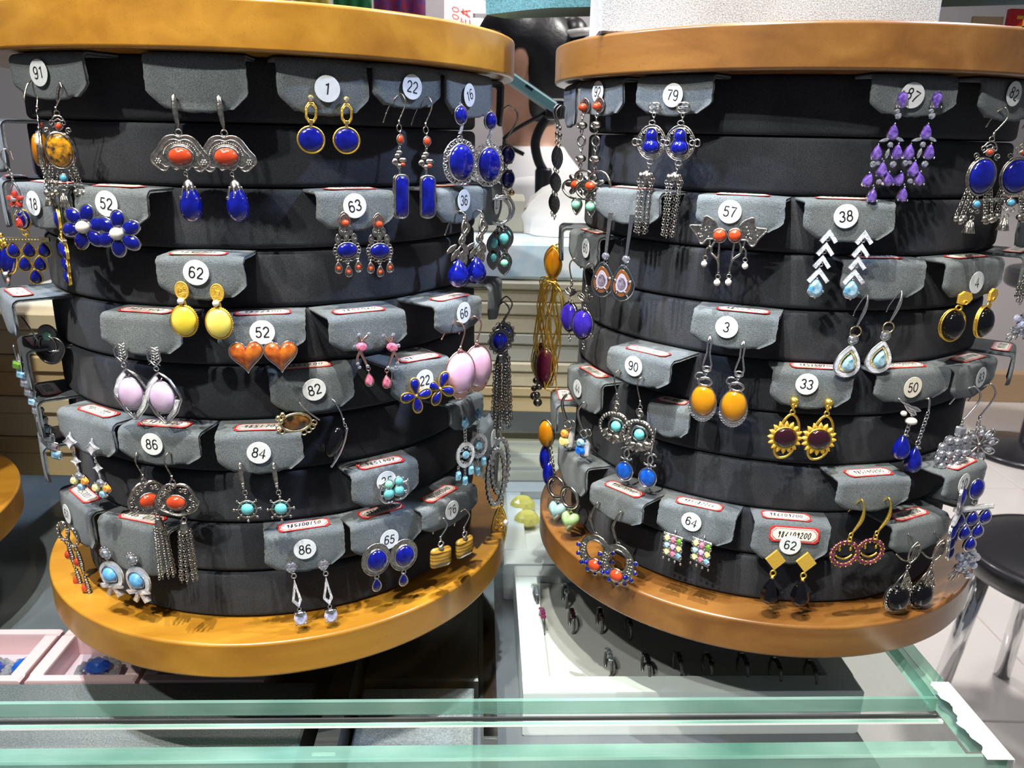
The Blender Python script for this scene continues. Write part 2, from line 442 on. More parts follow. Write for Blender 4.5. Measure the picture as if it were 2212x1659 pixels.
def tube(g, pts, r=1.5, closed=False, n=6, flat=1.0):
    if not closed and 2 < len(pts) < 12 and not isinstance(pts[0], Vector):
        pts = [tuple(p) if len(p) > 2 else (*p, 0.0) for p in pts]
        if isinstance(r, (list, tuple)):
            q4 = smo([(*p, rr) for p, rr in zip(pts, r)], 4, False)
            pts = [p[:3] for p in q4]; r = [max(p[3], 1e-5) for p in q4]
        else:
            pts = smo(pts, 4, False)
    P = [Vector((p[0], p[1], p[2] if len(p) > 2 else 0.0)) for p in pts]
    N = len(P); v = []; f = []
    prev = None
    for i in range(N):
        if closed:
            T = (P[(i + 1) % N] - P[i - 1])
        else:
            T = P[min(i + 1, N - 1)] - P[max(i - 1, 0)]
        if T.length < 1e-9:
            T = Vector((0, 1, 0))
        T.normalize()
        if prev is None:
            a = Vector((0, 0, 1)) if abs(T.z) < 0.9 else Vector((1, 0, 0))
        else:
            a = prev
        a = (a - T * a.dot(T))
        if a.length < 1e-6:
            a = Vector((1, 0, 0)) - T * T.x
        a.normalize(); b = T.cross(a); prev = a
        rr = r[i] if isinstance(r, (list, tuple)) else r
        for k in range(n):
            q = 2 * PI * k / n
            d = P[i] + a * (math.cos(q) * rr * flat) + b * (math.sin(q) * rr)
            v.append((d.x, d.y, d.z))
    M = N if closed else N - 1
    for i in range(M):
        j = (i + 1) % N
        f += [(i * n + k, i * n + (k + 1) % n, j * n + (k + 1) % n, j * n + k) for k in range(n)]
    if not closed:
        f.append(tuple(reversed(range(n)))); f.append(tuple((N - 1) * n + k for k in range(n)))
    return g.add(v, f, True)


def bez(g, o, r=1.6, z=0.0, n=6):
    return tube(g, [(x, y, z) for x, y in o], r, True, n)


def ball(g, x, y, z, r, n=12, m=8, ry=None, rz=None):
    ry = ry or r; rz = rz or r
    v = [(x, y - ry, z)]; f = []
    for j in range(1, m):
        a = PI * j / m
        for i in range(n):
            b = 2 * PI * i / n
            v.append((x + r * math.sin(a) * math.cos(b), y - ry * math.cos(a), z + rz * math.sin(a) * math.sin(b)))
    v.append((x, y + ry, z))
    for i in range(n):
        f.append((0, 1 + i, 1 + (i + 1) % n)); f.append((len(v) - 1, 1 + (m - 2) * n + (i + 1) % n, 1 + (m - 2) * n + i))
    for j in range(m - 2):
        f += [(1 + j * n + i, 1 + (j + 1) * n + i, 1 + (j + 1) * n + (i + 1) % n, 1 + j * n + (i + 1) % n) for i in range(n)]
    return g.add(v, f, True)


def lathe(g, cx, prof, z=0.0, n=16, zs=1.0, smooth=True, xo=None):
    v = []; f = []
    for k, (y, r) in enumerate(prof):
        dx = xo[k] if xo else 0
        for i in range(n):
            a = 2 * PI * i / n
            v.append((cx + dx + r * math.sin(a), y, z + r * zs * math.cos(a)))
    for k in range(len(prof) - 1):
        f += [(k * n + i, (k + 1) * n + i, (k + 1) * n + (i + 1) % n, k * n + (i + 1) % n) for i in range(n)]
    f.append(tuple(range(n))); f.append(tuple(reversed([(len(prof) - 1) * n + i for i in range(n)])))
    return g.add(v, f, smooth)


def dropprof(y0, h, r, k=14, fat=1.0):
    p = []
    for i in range(k + 1):
        a = PI * i / k
        yy = y0 + h * (1 - math.cos(a)) / 2
        p.append((yy, max(0.3, r * math.sin(a) * (math.sin(a / 2) ** fat) * (1.25 if fat > 0.9 else 1.1))))
    return p


def chain(g, p0, p1, link=7.0, w=2.6, r=0.8, sag=0.0):
    a = Vector(p0 if len(p0) == 3 else (*p0, 5.0)); b = Vector(p1 if len(p1) == 3 else (*p1, 5.0))
    d = b - a; L = d.length
    k = max(1, int(round(L / (link * 0.78)))); T = d / L
    u = Vector((0, 0, 1)) - T * T.z
    if u.length < 0.1:
        u = Vector((1, 0, 0)) - T * T.x
    u.normalize(); s = T.cross(u)
    for i in range(k):
        c = a + d * ((i + 0.5) / k)
        side = s if i % 2 == 0 else (u * 0.8 + s * 0.45)
        pts = []
        for q in range(8):
            an = 2 * PI * q / 8
            e = c + T * (math.cos(an) * link * 0.5) + side * (math.sin(an) * w)
            pts.append((e.x, e.y, e.z))
        tube(g, pts, r, True, 4)
    return g


def oring(g, x, y, r, t=1.0, z=5.0, ry=None):
    return tube(g, [(px, py, z) for px, py in ell(x, y, r, ry or r, 14)], t, True, 5)


def scroll(g, x, y, r, t=0.9, z=3.0, turn=1.4, a0=0.0, d=1):
    pts = []
    for i in range(16):
        k = i / 15
        a = a0 + d * turn * 2 * PI * k; q = r * (1 - 0.8 * k)
        pts.append((x + q * math.cos(a), y + q * math.sin(a), z))
    return tube(g, pts, t, False, 5)


def hook(g, ex, ey, bul=8.0, r=1.5, tail=26.0, tx=-8.0):
    tube(g, [(tx, tail, -16), (tx * 0.6, tail * 0.4, -10), (0, 0, -3), (bul * 0.35, -3.5, 4), (bul * 0.9, ey * 0.12, 9), (bul, ey * 0.35, 10), (bul * 0.6 + ex * 0.4, ey * 0.65, 9), (ex, ey, 7)], r, False, 6)
    lathe(g, ex, [(ey - 1, r * 1.5), (ey + 8, r * 1.5)], 7, 8)
    return g


def lever(g, ex, ey, w=3.6, r=1.2):
    tube(g, [(0, 0, -3), (ex * 0.05, -3, 3), (ex * 0.2, ey * 0.12, 8), (ex * 0.45, ey * 0.45, 10), (ex * 0.8, ey * 0.8, 8), (ex, ey, 6)], [r, w * 0.6, w, w * 1.15, w * 0.8, r], False, 8, 0.5)
    tube(g, [(0, 0, -3), (ex * 0.3 - 1, ey * 0.4, -8), (ex, ey, 3)], r * 0.8, False, 5)
    return g


class Dz:
    def __init__(s):
        s.parts = []

    def p(s, name, mt, child_of=None):
        g = G(); s.parts.append([name, mt, g, child_of]); return g


DES = {}


def design(fn):
    DES[fn.__name__[2:]] = fn
    return fn
# ------------------------------------------------------------------ earring designs (anchor at 0,0)


def stone_drop(D, mt, bz, x, y, w, h, hh=9, z=4, r=1.6, kind='tear', name='stone'):
    o = tear(x, y, w, h) if kind == 'tear' else ell(x, y, w / 2, h / 2)
    g = D.p('bezel', bz); plate(g, grow(o, 1.5), 3, z - 2); bez(g, grow(o, 1), r, z + 1.5)
    cab(D.p(name, mt), o, hh, z + 1)


@design
def d_chandelier(D, stone='lapis', side='', flip=1):
    hook(D.p('hook', 'old_silver'), -12, 52, 9, 1.9, 40, -16)
    g = D.p('crown', 'old_silver')
    oring(g, -12, 66, 6, 1.4)
    for s in (-1, 1):
        scroll(g, -14 + s * 13, 88, 9, 1.5, 6, 1.3, PI / 2, s)
        scroll(g, -16 + s * 25, 104, 8, 1.5, 6, 1.3, PI / 2, s)
    tube(g, [(-26, 82, 6), (-20, 74, 6), (-12, 71, 6), (-4, 74, 6), (2, 82, 6)], 1.8)
    tube(g, [(-22, 84, 6), (-12, 78, 6), (-2, 84, 6)], 1.4)
    bez(g, ell(-12, 95, 8, 8), 1.6, 7)
    cab(D.p('coral_bead', 'coral'), ell(-12, 95, 7, 7), 6, 7)
    o = ell(-18, 150, 29, 39, 24)
    g = D.p('bezel', 'old_silver'); plate(g, grow(o, 4), 8, -2); bez(g, grow(o, 2), 2.4, 7); bez(g, grow(o, 5), 1.2, 3)
    cab(D.p('stone', stone), o, 13, 6)
    cab(D.p('back_stone', stone if not side else side), off(o, 0.95), -11, -4, -1)
    for i, (x, y, x2, y2) in enumerate(((-44, 178, -58, 240), (-38, 184, -48, 246), (-28, 190, -40, 238), (-4, 188, 6, 238), (4, 182, 14, 244), (8, 176, 24, 240))):
        g = D.p('chain', 'old_silver'); chain(g, (x, y, 5 + i % 2 * 3), (x2, y2, 5 + i % 2 * 3), 8, 3, 0.9)
        g = D.p('bead', 'old_silver'); ball(g, x2, y2 + 7, 6 + i % 2 * 3, 7.5)
    g = D.p('pendant', 'old_silver')
    chain(g, (-20, 190, 7), (-20, 202, 7), 8, 3, 0.9)
    bez(g, ell(-18, 212, 9, 9), 1.8, 8)
    scroll(g, -28, 226, 6, 1.2, 8, 1.2, 0, 1); scroll(g, -12, 228, 6, 1.2, 8, 1.2, PI, -1)
    oring(g, -22, 244, 5, 1.2, 8)
    cab(D.p('turquoise_bead', 'sky_turquoise'), ell(-18, 212, 8, 8), 6, 8)
    g = D.p('bell', 'old_silver')
    lathe(g, -24, [(248, 3), (254, 6), (266, 9), (276, 11.5), (279, 12)], 8, 12)
    for k in range(9):
        a = 2 * PI * k / 9
        tube(g, [(-24 + 5 * math.sin(a), 253, 8 + 5 * math.cos(a)), (-24 + 12 * math.sin(a), 279, 8 + 12 * math.cos(a))], 1.8)


@design
def d_fan(D):
    lever(D.p('hook', 'old_silver'), 6, 72, 6, 1.6)
    g = D.p('link', 'old_silver'); oring(g, 5, 80, 7, 1.8)
    fan = [(5, 90), (18, 86), (34, 90), (46, 102), (56, 118), (68, 132), (70, 146), (60, 156), (48, 166), (38, 164), (28, 154), (18, 164), (5, 158), (-8, 164), (-18, 154), (-28, 164), (-38, 166), (-50, 156), (-60, 146), (-58, 132), (-46, 118), (-36, 102), (-24, 90), (-8, 86)]
    fan = smo(fan, 3); g = D.p('fan_plate', 'old_silver'); plate(g, fan, 3, 2); bez(g, fan, 2.0, 5)
    bez(g, [(x * 0.8 + 1, 128 + (y - 128) * 0.78) for x, y in fan], 1.2, 6)
    for s in (-1, 1):
        for k in range(6):
            a = 2 * PI * k / 6
            ball(g, 5 + s * 50 + 5 * math.cos(a), 146 + 5 * math.sin(a), 6, 3, 6, 4)
        ball(g, 5 + s * 50, 146, 7, 2.5, 6, 4)
    for k in range(22):
        a = PI + PI * (k + 0.5) / 22
        ball(g, 5 + 37 * math.cos(a), 132 + 30 * math.sin(a), 6, 2.0, 6, 4)
    o = ell(5, 133, 26, 20, 24)
    g = D.p('bezel', 'old_silver'); bez(g, grow(o, 3), 2.2, 7); bez(g, grow(o, 7), 1.2, 6); plate(g, grow(o, 3), 5, 4)
    cab(D.p('coral_stone', 'coral'), o, 14, 8)
    g = D.p('chain_link', 'old_silver'); chain(g, (12, 168, 6), (18, 184, 6), 10, 4, 1.3)
    g = D.p('drop_cap', 'old_silver')
    lathe(g, 20, [(184, 4), (190, 10), (200, 13), (208, 14)], 12, 14)
    for k in range(8):
        a = 2 * PI * k / 8
        x, z = math.sin(a), math.cos(a)
        tube(g, [(20 + 13 * x, 200, 12 + 13 * z), (20 + 17 * x, 214, 12 + 17 * z), (20 + 20 * x, 228, 12 + 20 * z)], 1.8)
        scroll(g, 20 + 20 * x, 226, 4, 1.0, 12 + 20 * z, 1.2, 0, 1)
    lathe(D.p('lapis_drop', 'lapis'), 22, dropprof(194, 88, 27, 14, 0.55), 12, 22)


@design
def d_octagon_link(D):
    g = D.p('post', 'gold'); ball(g, 0, 0, 5, 7); tube(g, [(0, 0, -6), (0, 0, 5)], 1.2)
    gem(D.p('crystal', 'crystal'), ell(0, 0, 5, 5, 8), 3, 10)
    o = [(-4, 10), (4, 10), (11, 20), (10, 42), (4, 52), (-6, 52), (-12, 42), (-11, 20)]
    g = D.p('link', 'gold'); bez(g, o, 2.2, 5); bez(g, off(o, 0.8), 1.2, 6)
    g = D.p('bail', 'pale_gold'); tube(g, [(-1, 46, 8), (-2, 56, 8), (-3, 64, 6)], 4)
    o = ell(-3, 90, 27, 27, 28)
    g = D.p('bezel', 'gold'); plate(g, grow(o, 2), 8, -2); bez(g, grow(o, 2), 2.2, 6)
    cab(D.p('lapis_stone', 'lapis'), o, 10, 5)


@design
def d_lapis_bar(D):
    hook(D.p('hook', 'old_silver'), -3, 54, 9, 1.4, 60, -26)
    g = D.p('link', 'old_silver'); oring(g, -2, 70, 5, 1.3, 6, 8); tube(g, [(0, 76, 6), (0, 84, 6)], 1.6)
    stone_drop(D, 'coral', 'old_silver', 1, 95, 13, 19, 6, 4, 1.6, 'ell', 'coral_bead')
    g = D.p('leaf_spray', 'old_silver')
    chain(g, (0, 106, 5), (-1, 116, 5), 7, 2.4, 0.9)
    for (x, y, rx, ry, rz) in ((-2, 124, 8, 6, 0.5), (-6, 131, 7, 6, -0.4), (6, 140, 10, 6, -0.2), (-10, 144, 6, 8, 0), (-2, 154, 5, 7, 0)):
        ball(g, x, y, 6, rx, 10, 6, ry, 5)
    tube(g, [(-12, 138, 6), (-16, 146, 6), (-8, 152, 6), (-2, 156, 6), (-1, 172, 6)], 2)
    cab(D.p('coral_bud', 'coral'), ell(6, 150, 6, 5), 5, 6)
    g = D.p('chain', 'old_silver'); chain(g, (-1, 160, 5), (1, 176, 5), 7, 2.2, 0.9)
    o = rrect(3, 222, 27, 92, 11, 5)
    g = D.p('bezel', 'old_silver'); plate(g, grow(o, 3), 14, -4); bez(g, grow(o, 3), 2, 9); bez(g, grow(o, 4), 1.2, 1)
    cab(D.p('lapis_stone', 'lapis'), o, 7, 10)


@design
def d_ornate_oval(D):
    g = D.p('stud_bar', 'pave'); tube(g, [(-1, -3, 2), (0, 6, 6), (0, 46, 7), (-4, 62, 5)], 3.4, False, 6, 0.6)
    stone_drop(D, 'lapis', 'silver', -2, 22, 25, 38, 8, 6, 1.5, 'ell', 'small_lapis')
    g = D.p('link', 'silver'); oring(g, -3, 70, 5, 1.4)
    cx, cy = -2, 122
    g = D.p('filigree_frame', 'silver')
    for k in range(22):
        a = 2 * PI * k / 22
        x, y = cx + 33 * math.sin(a), cy - 46 * math.cos(a)
        if k % 3:
            scroll(g, x, y, 6.5, 1.2, 5, 1.2, a, 1 if k % 2 else -1)
        else:
            oring(g, x, y, 5.5, 1.3, 5)
            ball(g, x, y, 6, 2.2, 6, 4)
    bez(g, ell(cx, cy, 37, 50, 32), 1.4, 4)
    stone_drop(D, 'lapis', 'silver', cx, cy, 52, 78, 13, 6, 2.0, 'ell', 'large_lapis')


@design
def d_flower_drop(D):
    g = D.p('hook', 'silver'); hook(g, 4, 42, -8, 1.5, 20, -10)
    g = D.p('loop_frame', 'silver'); chain(g, (4, 50, 6), (6, 70, 6), 8, 3, 1.1)
    bez(g, tear(8, 100, 30, 58), 2.0, 6); bez(g, tear(10, 150, 30, 40), 2.2, 6); oring(g, 8, 136, 10, 2.0, 7)
    for k in range(5):
        a = 2 * PI * k / 5
        gem(D.p('red_petal', 'red_gem'), ell(8 + 12 * math.sin(a), 108 - 12 * math.cos(a), 6, 9, 8, a), 6, 8)
    gem(D.p('centre_crystal', 'crystal'), ell(8, 108, 5, 5, 8), 6, 12)
    gem(D.p('red_drop', 'red_gem'), tear(8, 160, 16, 26, 10), 6, 8)


@design
def d_lapis_grid(D, metal='gold', bar='pale_gold'):
    stone_drop(D, 'lapis', metal, 0, 0, 28, 42, 8, 5, 1.8, 'ell', 'top_stone')
    g = D.p('link', metal); oring(g, 2, 28, 6, 1.6); tube(g, [(3, 30, 6), (4, 40, 5)], 2)
    g = D.p('bar', bar); plate(g, rrect(4, 44, 82, 10, 2, 2), 7, 1)
    for k in range(14):
        ball(g, -33 + k * 5.7, 44, 8, 2, 6, 4)
    for r, (n, y) in enumerate(((3, 66), (2, 97), (1, 126))):
        for i in range(n):
            x = 4 + (i - (n - 1) / 2) * 28 + r * 3
            o = tear(x, y, 25, 31)
            g = D.p('bezel', metal); plate(g, grow(o, 2), 4, 0); bez(g, grow(o, 1.5), 1.8, 4)
            cab(D.p('lapis_stone', 'lapis'), o, 8, 4)


@design
def d_pearl_flower(D, n=6, rot=0.3):
    g = D.p('claw_frame', 'silver'); tube(g, [(0, 0, -6), (0, 0, 4)], 2)
    for k in range(n):
        a = rot + 2 * PI * (k + 0.5) / n
        for q in (17, 23):
            gem(g, ell(q * math.sin(a), -q * math.cos(a), 3, 3, 6), 3, 5)
        a = rot + 2 * PI * k / n
        tube(g, [(8 * math.sin(a), -8 * math.cos(a), 4), (24 * math.sin(a), -24 * math.cos(a), 3)], 1.8)
    for k in range(n):
        a = rot + 2 * PI * k / n
        x, y = 31 * math.sin(a), -31 * math.cos(a)
        o = ell(x, y, 14, 18.5, 18, a)
        g = D.p('petal_bezel', 'silver'); plate(g, grow(o, 2), 5, 2); bez(g, grow(o, 2), 1.3, 6)
        cab(D.p('petal', 'lapis'), o, 8, 6)
    ball(D.p('pearl', 'pearl'), 0, 0, 10, 14, 16, 10)


@design
def d_three_drop(D):
    o = marq(-2, -2, 25, 38)
    g = D.p('top_leaf', 'old_silver'); plate(g, o, 5, 1); bez(g, o, 1.8, 6); bez(g, off(o, 0.75), 1.2, 6)
    ball(D.p('coral_bead', 'coral'), 0, 3, 9, 7.5)
    g = D.p('leaf_spray', 'old_silver')
    for (x, y) in ((-9, 20), (9, 20), (-18, 36), (0, 30), (17, 36)):
        q = marq(x, y, 11, 20); plate(g, q, 4, 2); bez(g, q, 1.2, 5); scroll(g, x, y, 2.5, 0.7, 6)
    g = D.p('scallop_frame', 'old_silver')
    for k in range(18):
        a = 2 * PI * k / 18
        oring(g, 25 * math.sin(a), 62 - 20 * math.cos(a), 4.5, 1.1, 4)
    stone_drop(D, 'lapis', 'old_silver', 0, 62, 41, 32, 9, 4, 1.9, 'ell', 'lapis_stone')
    for (x, y) in ((-21, 98), (0, 107), (22, 98)):
        g = D.p('drop', 'old_silver'); oring(g, x - 1, y - 20, 4, 1.1); tube(g, [(x, y - 18, 5), (x, y - 9, 5)], 1.3)
        q = tear(x, y, 16, 24); bez(g, q, 1.8, 5); plate(g, q, 2, 2)
        ball(D.p('coral_bead', 'coral'), x, y + 2, 6, 4.6, 10, 6)


@design
def d_vine_drop(D):
    g = D.p('vine', 'old_silver')
    hook(g, 4, 44, 12, 1.9, 48, -18)
    for k, (x0, x1) in enumerate(((2, 12), (8, -4), (-4, 8))):
        tube(g, [(6 + k * 2, 8 + k * 6, 9), (x1 + 6, 34, 11), (x0, 58, 10), (x1 - 2, 78, 10), (x0 - 6, 96, 9)], 2.6)
    for (x, y, a) in ((-14, 88, 0.5), (10, 78, -0.3), (-2, 96, 0.1), (8, 98, -0.1), (-20, 74, 0.9)):
        q = marq(x, y, 9, 26, 12, a); plate(g, q, 4, 8); bez(g, q, 1.4, 10)
    oring(g, -6, 106, 10, 2, 10, 4)
    lathe(D.p('lapis_drop', 'lapis'), -8, dropprof(98, 60, 21, 14, 0.65), 12, 22)


@design
def d_gold_oval(D, stone='pale_amber'):
    g = D.p('stud_plate', 'satin_gold'); o = ell(0, 0, 14, 19, 20); plate(g, o, 5, 1); bez(g, o, 1.6, 5); tube(g, [(0, 0, -6), (0, 0, 1)], 1.5)
    for k in range(9):
        scroll(g, rnd.uniform(-7, 7), rnd.uniform(-11, 11), 3.5, 0.8, 6.5, 1.1, k, 1)
    ball(D.p('pearl', 'pearl'), -4, 22, 8, 7.5)
    g = D.p('bail', 'gold'); tube(g, [(2, 18, 4), (4, 30, 4), (0, 36, 4)], 3)
    o = ell(-2, 66, 27, 32, 28)
    g = D.p('bezel', 'gold'); plate(g, grow(o, 2), 8, -2); bez(g, grow(o, 2), 1.5, 6)
    for k in range(44):
        a = 2 * PI * k / 44; ball(g, -2 + 29.5 * math.sin(a), 66 - 34.5 * math.cos(a), 3, 2.0, 5, 4)
    cab(D.p('amber_stone', stone), o, 12, 6)


@design
def d_kite_frame(D):
    o = [(2, -14), (14, -5), (16, 10), (6, 22), (0, 22), (-12, 10), (-13, -4), (-4, -15)]
    g = D.p('mesh_stud', 'silver'); bez(g, o, 1.8, 5)
    for k in (-10, -4, 2, 8, 14):
        tube(g, [(-13, k - 4, 5), (14, k + 8, 5)], 1.2); tube(g, [(-12, k + 8, 5), (13, k - 8, 5)], 1.2)
    tube(g, [(0, 0, -6), (0, -2, 4)], 1.4)
    g = D.p('link', 'silver'); oring(g, 4, 30, 5, 1.5)
    kite = [(8, 38), (28, 52), (48, 84), (50, 96), (40, 122), (16, 150), (10, 151), (-8, 132), (-26, 100), (-27, 88), (-16, 60), (0, 42)]
    kite = [(x * 1.0 + 2, y) for x, y in kite]
    g = D.p('kite_frame', 'silver'); bez(g, kite, 2.0, 6); bez(g, [(x, y) for x, y in off(kite, 0.97)], 1.4, 1)
    for k in range(5):
        tube(g, [(14 + k * 9, 50 + k * 13, 4), (4 + k * 8, 64 + k * 10, 4)], 1.3)
        tube(g, [(-14 + k * 7, 116 + k * 8, 4), (-2 + k * 5, 112 + k * 8, 4)], 1.3)
        tube(g, [(2 + k * 5, 52 + k * 3, 4), (10 + k * 6, 60 + k * 5, 4)], 1.1)
    g = D.p('pave_edge', 'pave')
    plate(g, [(2, 44), (6, 52), (-14, 84), (-18, 104), (-25, 96), (-24, 86), (-14, 62)], 4, 4)
    plate(g, [(50, 96), (40, 122), (20, 146), (18, 136), (30, 118), (40, 94)], 4, 4)
    stone_drop(D, 'lilac_quartz', 'silver', 12, 92, 53, 69, 15, 5, 1.6, 'ell', 'lilac_stone')


@design
def d_heart_stud(D):
    o = heart(0, 0, 70, 64, 36)
    g = D.p('bezel', 'silver'); plate(g, off(o, 1.04), 10, -1); bez(g, off(o, 1.04), 1.8, 9); tube(g, [(0, -6, -8), (0, -6, 0)], 2)
    cab(D.p('amber_heart', 'orange_amber'), o, 15, 8)


@design
def d_pink_branch(D, s=1):
    g = D.p('branch', 'rose_gold')
    tube(g, [(0, 0, -4), (0, -8, 4), (s * 2, 6, 7), (s * 2, 26, 6), (s * 8, 42, 6), (s * 14, 58, 5)], [1.5, 3, 3.4, 3.4, 3.2, 2.4])
    tube(g, [(s * 3, 10, 6), (s * 12, -2, 7), (s * 20, -8, 7)], 3)
    tube(g, [(s * 2, 22, 6), (-s * 6, 38, 6), (-s * 6, 50, 6)], 3)
    for (x, y) in ((0, -10), (s * 21, -10), (-s * 6, 52), (-s * 3, 60), (s * 15, 60), (-s * 10, 14)):
        gem(D.p('crystal', 'crystal'), ell(x, y, 4.5, 4.5, 8), 4, 7)
    gem(D.p('pink_stone', 'pink_gem'), ell(s * 4, 16, 13, 10, 10, 0.3), 8, 8)
    g = D.p('link', 'rose_gold'); oring(g, s * 17, 66, 4, 1.2); tube(g, [(s * 17, 68, 5), (s * 18, 78, 5)], 1.2)
    o = tear(s * 18, 91, 20, 26, 12)
    bez(g, grow(o, 1), 1.3, 4)
    gem(D.p('pink_drop', 'pink_gem'), o, 7, 4)


@design
def d_quartz_hook(D):
    hook(D.p('hook', 'rose_gold'), 8, 50, 16, 1.6, 36, -20)
    g = D.p('link', 'rose_gold'); oring(g, 8, 62, 5, 1.3, 6, 7)
    o = ell(10, 110, 30, 46, 26)
    g = D.p('filigree_back', 'rose_gold'); bez(g, ell(10, 112, 32, 50, 28), 1.8, 2)
    q = [(-14, 128), (-8, 138), (10, 146), (28, 138), (34, 128), (30, 152), (20, 164), (10, 167), (0, 164), (-10, 152)]
    plate(g, q, 2, 2); bez(g, q, 1.4, 4)
    for k in range(5):
        scroll(g, -6 + k * 8, 151, 4.5, 0.9, 5, 1.3, k, 1 if k % 2 else -1)
    cab(D.p('rose_quartz', 'rose_quartz'), o, 16, 3)
    cab(D.p('rose_quartz_back', 'rose_quartz'), off(o, 0.96), -10, 1, -1)


@design
def d_amber_flat(D):
    g = D.p('hook', 'silver'); tube(g, [(0, 0, -3), (4, 6, 4), (22, 26, 9), (42, 42, 10)], 2.0)
    cx, cy = -10, 42
    o = [(cx + 33 * math.cos(a * 0.2618), cy + 19 * math.sin(a * 0.2618)) for a in range(24)]
    g = D.p('bezel', 'pale_gold'); bez(g, o, 3.2, 8)
    for k in range(9):
        a = 0.2 + 2.6 * k / 8; oring(g, cx + 40 * math.cos(a), cy + 25 * math.sin(a), 6, 1.9, 8)
    for (x, y) in ((-48, 28), (-42, 36), (-38, 22)):
        ball(g, x, y, 8, 6)
    cab(D.p('amber_stone', 'dark_amber'), off(o, 0.95), 8, 5)


@design
def d_onyx_side(D):
    g = D.p('hook', 'silver'); tube(g, [(0, 0, -3), (6, 6, 4), (16, 28, 9), (20, 44, 9)], 1.9); lathe(g, 21, [(42, 2.6), (54, 2.6)], 9, 8)
    chain(g, (22, 54, 9), (28, 66, 8), 8, 3, 1.2)
    g = D.p('side_frame', 'silver'); tube(g, [(28, 64, 8), (20, 90, 8), (8, 116, 8), (-8, 140, 7), (-14, 146, 7)], 3.2, False, 6)
    tube(g, [(26, 70, 2), (14, 100, 2), (-4, 132, 2)], 2.2)
    g = D.p('onyx_stone', 'onyx')
    a = 0.42; v = G(); ball(v, 0, 0, 0, 18, 18, 12, 36, 18)
    ca, sa = math.cos(a), math.sin(a)
    g.add([(-2 + x * ca - y * sa, 92 + x * sa + y * ca, 4 + z) for x, y, z in v.v], v.f, True)


@design
def d_clover(D, rot=0.2):
    g = D.p('post', 'gold'); tube(g, [(0, 0, -6), (0, 0, 6)], 2); ball(g, 0, 0, 7, 3.5)
    for k in range(4):
        a = rot + k * PI / 2
        L = 34 if k % 2 == 0 else 30
        o = tear(0, 0, 20, L); o = [(x, -y - L * 0.56) for x, y in o]
        o = [(x * math.cos(a) - y * math.sin(a), x * math.sin(a) + y * math.cos(a)) for x, y in o]
        g = D.p('petal_bezel', 'gold'); plate(g, grow(o, 2), 5, 1); bez(g, grow(o, 1.5), 1.4, 5)
        cab(D.p('petal', 'lapis'), o, 7, 5)


@design
def d_gem_cluster(D):
    st = lambda x, y, r: [(x, y - r), (x + r * 0.35, y - r * 0.35), (x + r, y), (x + r * 0.35, y + r * 0.35), (x, y + r), (x - r * 0.35, y + r * 0.35), (x - r, y), (x - r * 0.35, y - r * 0.35)]
    g = D.p('star_stud', 'pave'); plate(g, st(0, 0, 14), 6, 2); tube(g, [(-4, -18, -2), (0, -6, 5)], 1.6); bez(g, st(0, 0, 14), 1.2, 8)
    g = D.p('link', 'silver'); chain(g, (2, 14, 6), (5, 30, 6), 7, 2.4, 1)
    g = D.p('star_link', 'pave'); plate(g, st(6, 42, 10), 5, 3); tube(g, [(6, 50, 5), (8, 66, 5)], 2.2)
    for (x, y, mt) in ((8, 74, 'crystal'), (-4, 86, 'yellow_gem'), (20, 84, 'orange_gem'), (10, 98, 'aqua_gem')):
        gem(D.p('gem', mt), ell(x, y, 9, 9, 8), 6, 6)
    g = D.p('setting', 'silver')
    for k in range(8):
        a = 2 * PI * k / 8; ball(g, 8 + 17 * math.sin(a), 86 - 17 * math.cos(a), 8, 2.2, 6, 4)
    plate(g, ell(8, 86, 16, 16, 12), 4, 0)


def tassel(D, mt, x, y, n, L, spread, link=7.5, cap=True, jit=8):
    if cap:
        g = D.p('tassel_cap', mt); oring(g, x, y - 6, 5, 1.4)
        lathe(g, x, [(y - 2, 4), (y, 8), (y + 3, 7), (y + 5, 9), (y + 8, 8), (y + 11, 10), (y + 20, 12)], 7, 14)
        y += 18
    for i in range(n):
        a = 2 * PI * i / n
        rx = spread * math.sin(a); rz = spread * 0.7 * math.cos(a)
        LL = L - rnd.uniform(0, jit)
        chain(D.p('tassel_chain', mt), (x + rx * 0.7, y, 7 + rz), (x + rx * 1.15, y + LL, 7 + rz), link, 3, 1.0)


@design
def d_cloud_tassel(D):
    hook(D.p('hook', 'old_silver'), 2, 44, -9, 1.9, 20, -8)
    g = D.p('link', 'old_silver'); oring(g, 2, 60, 6, 1.6); oring(g, 2, 68, 5, 1.6)
    cl = [(4, 68), (14, 64), (28, 66), (40, 76), (48, 90), (54, 102), (50, 116), (40, 124), (26, 130), (8, 134), (-10, 130), (-26, 124), (-36, 116), (-40, 102), (-34, 90), (-26, 76), (-14, 67), (-4, 64)]
    cl = smo(cl, 3); g = D.p('cloud_frame', 'old_silver'); bez(g, cl, 2.2, 5); bez(g, off(cl, 0.92), 1.2, 5); bez(g, [(x, y) for x, y in off(cl, 1.0)], 1.5, 0)
    for s in (-1, 1):
        for (x, y, r, t) in ((22, 80, 7, 1), (34, 92, 7, -1), (38, 106, 8, 1), (28, 118, 7, -1), (12, 76, 6, 1), (14, 126, 5, 1)):
            scroll(g, 6 + s * x, y, r, 1.2, 5, 1.4, x, t * s)
    stone_drop(D, 'coral', 'old_silver', 6, 104, 43, 31, 12, 5, 1.8, 'ell', 'coral_stone')
    tassel(D, 'old_silver', 20, 148, 9, 122, 17)


@design
def d_cloud_tassel_turned(D):
    d_cloud_tassel(D)


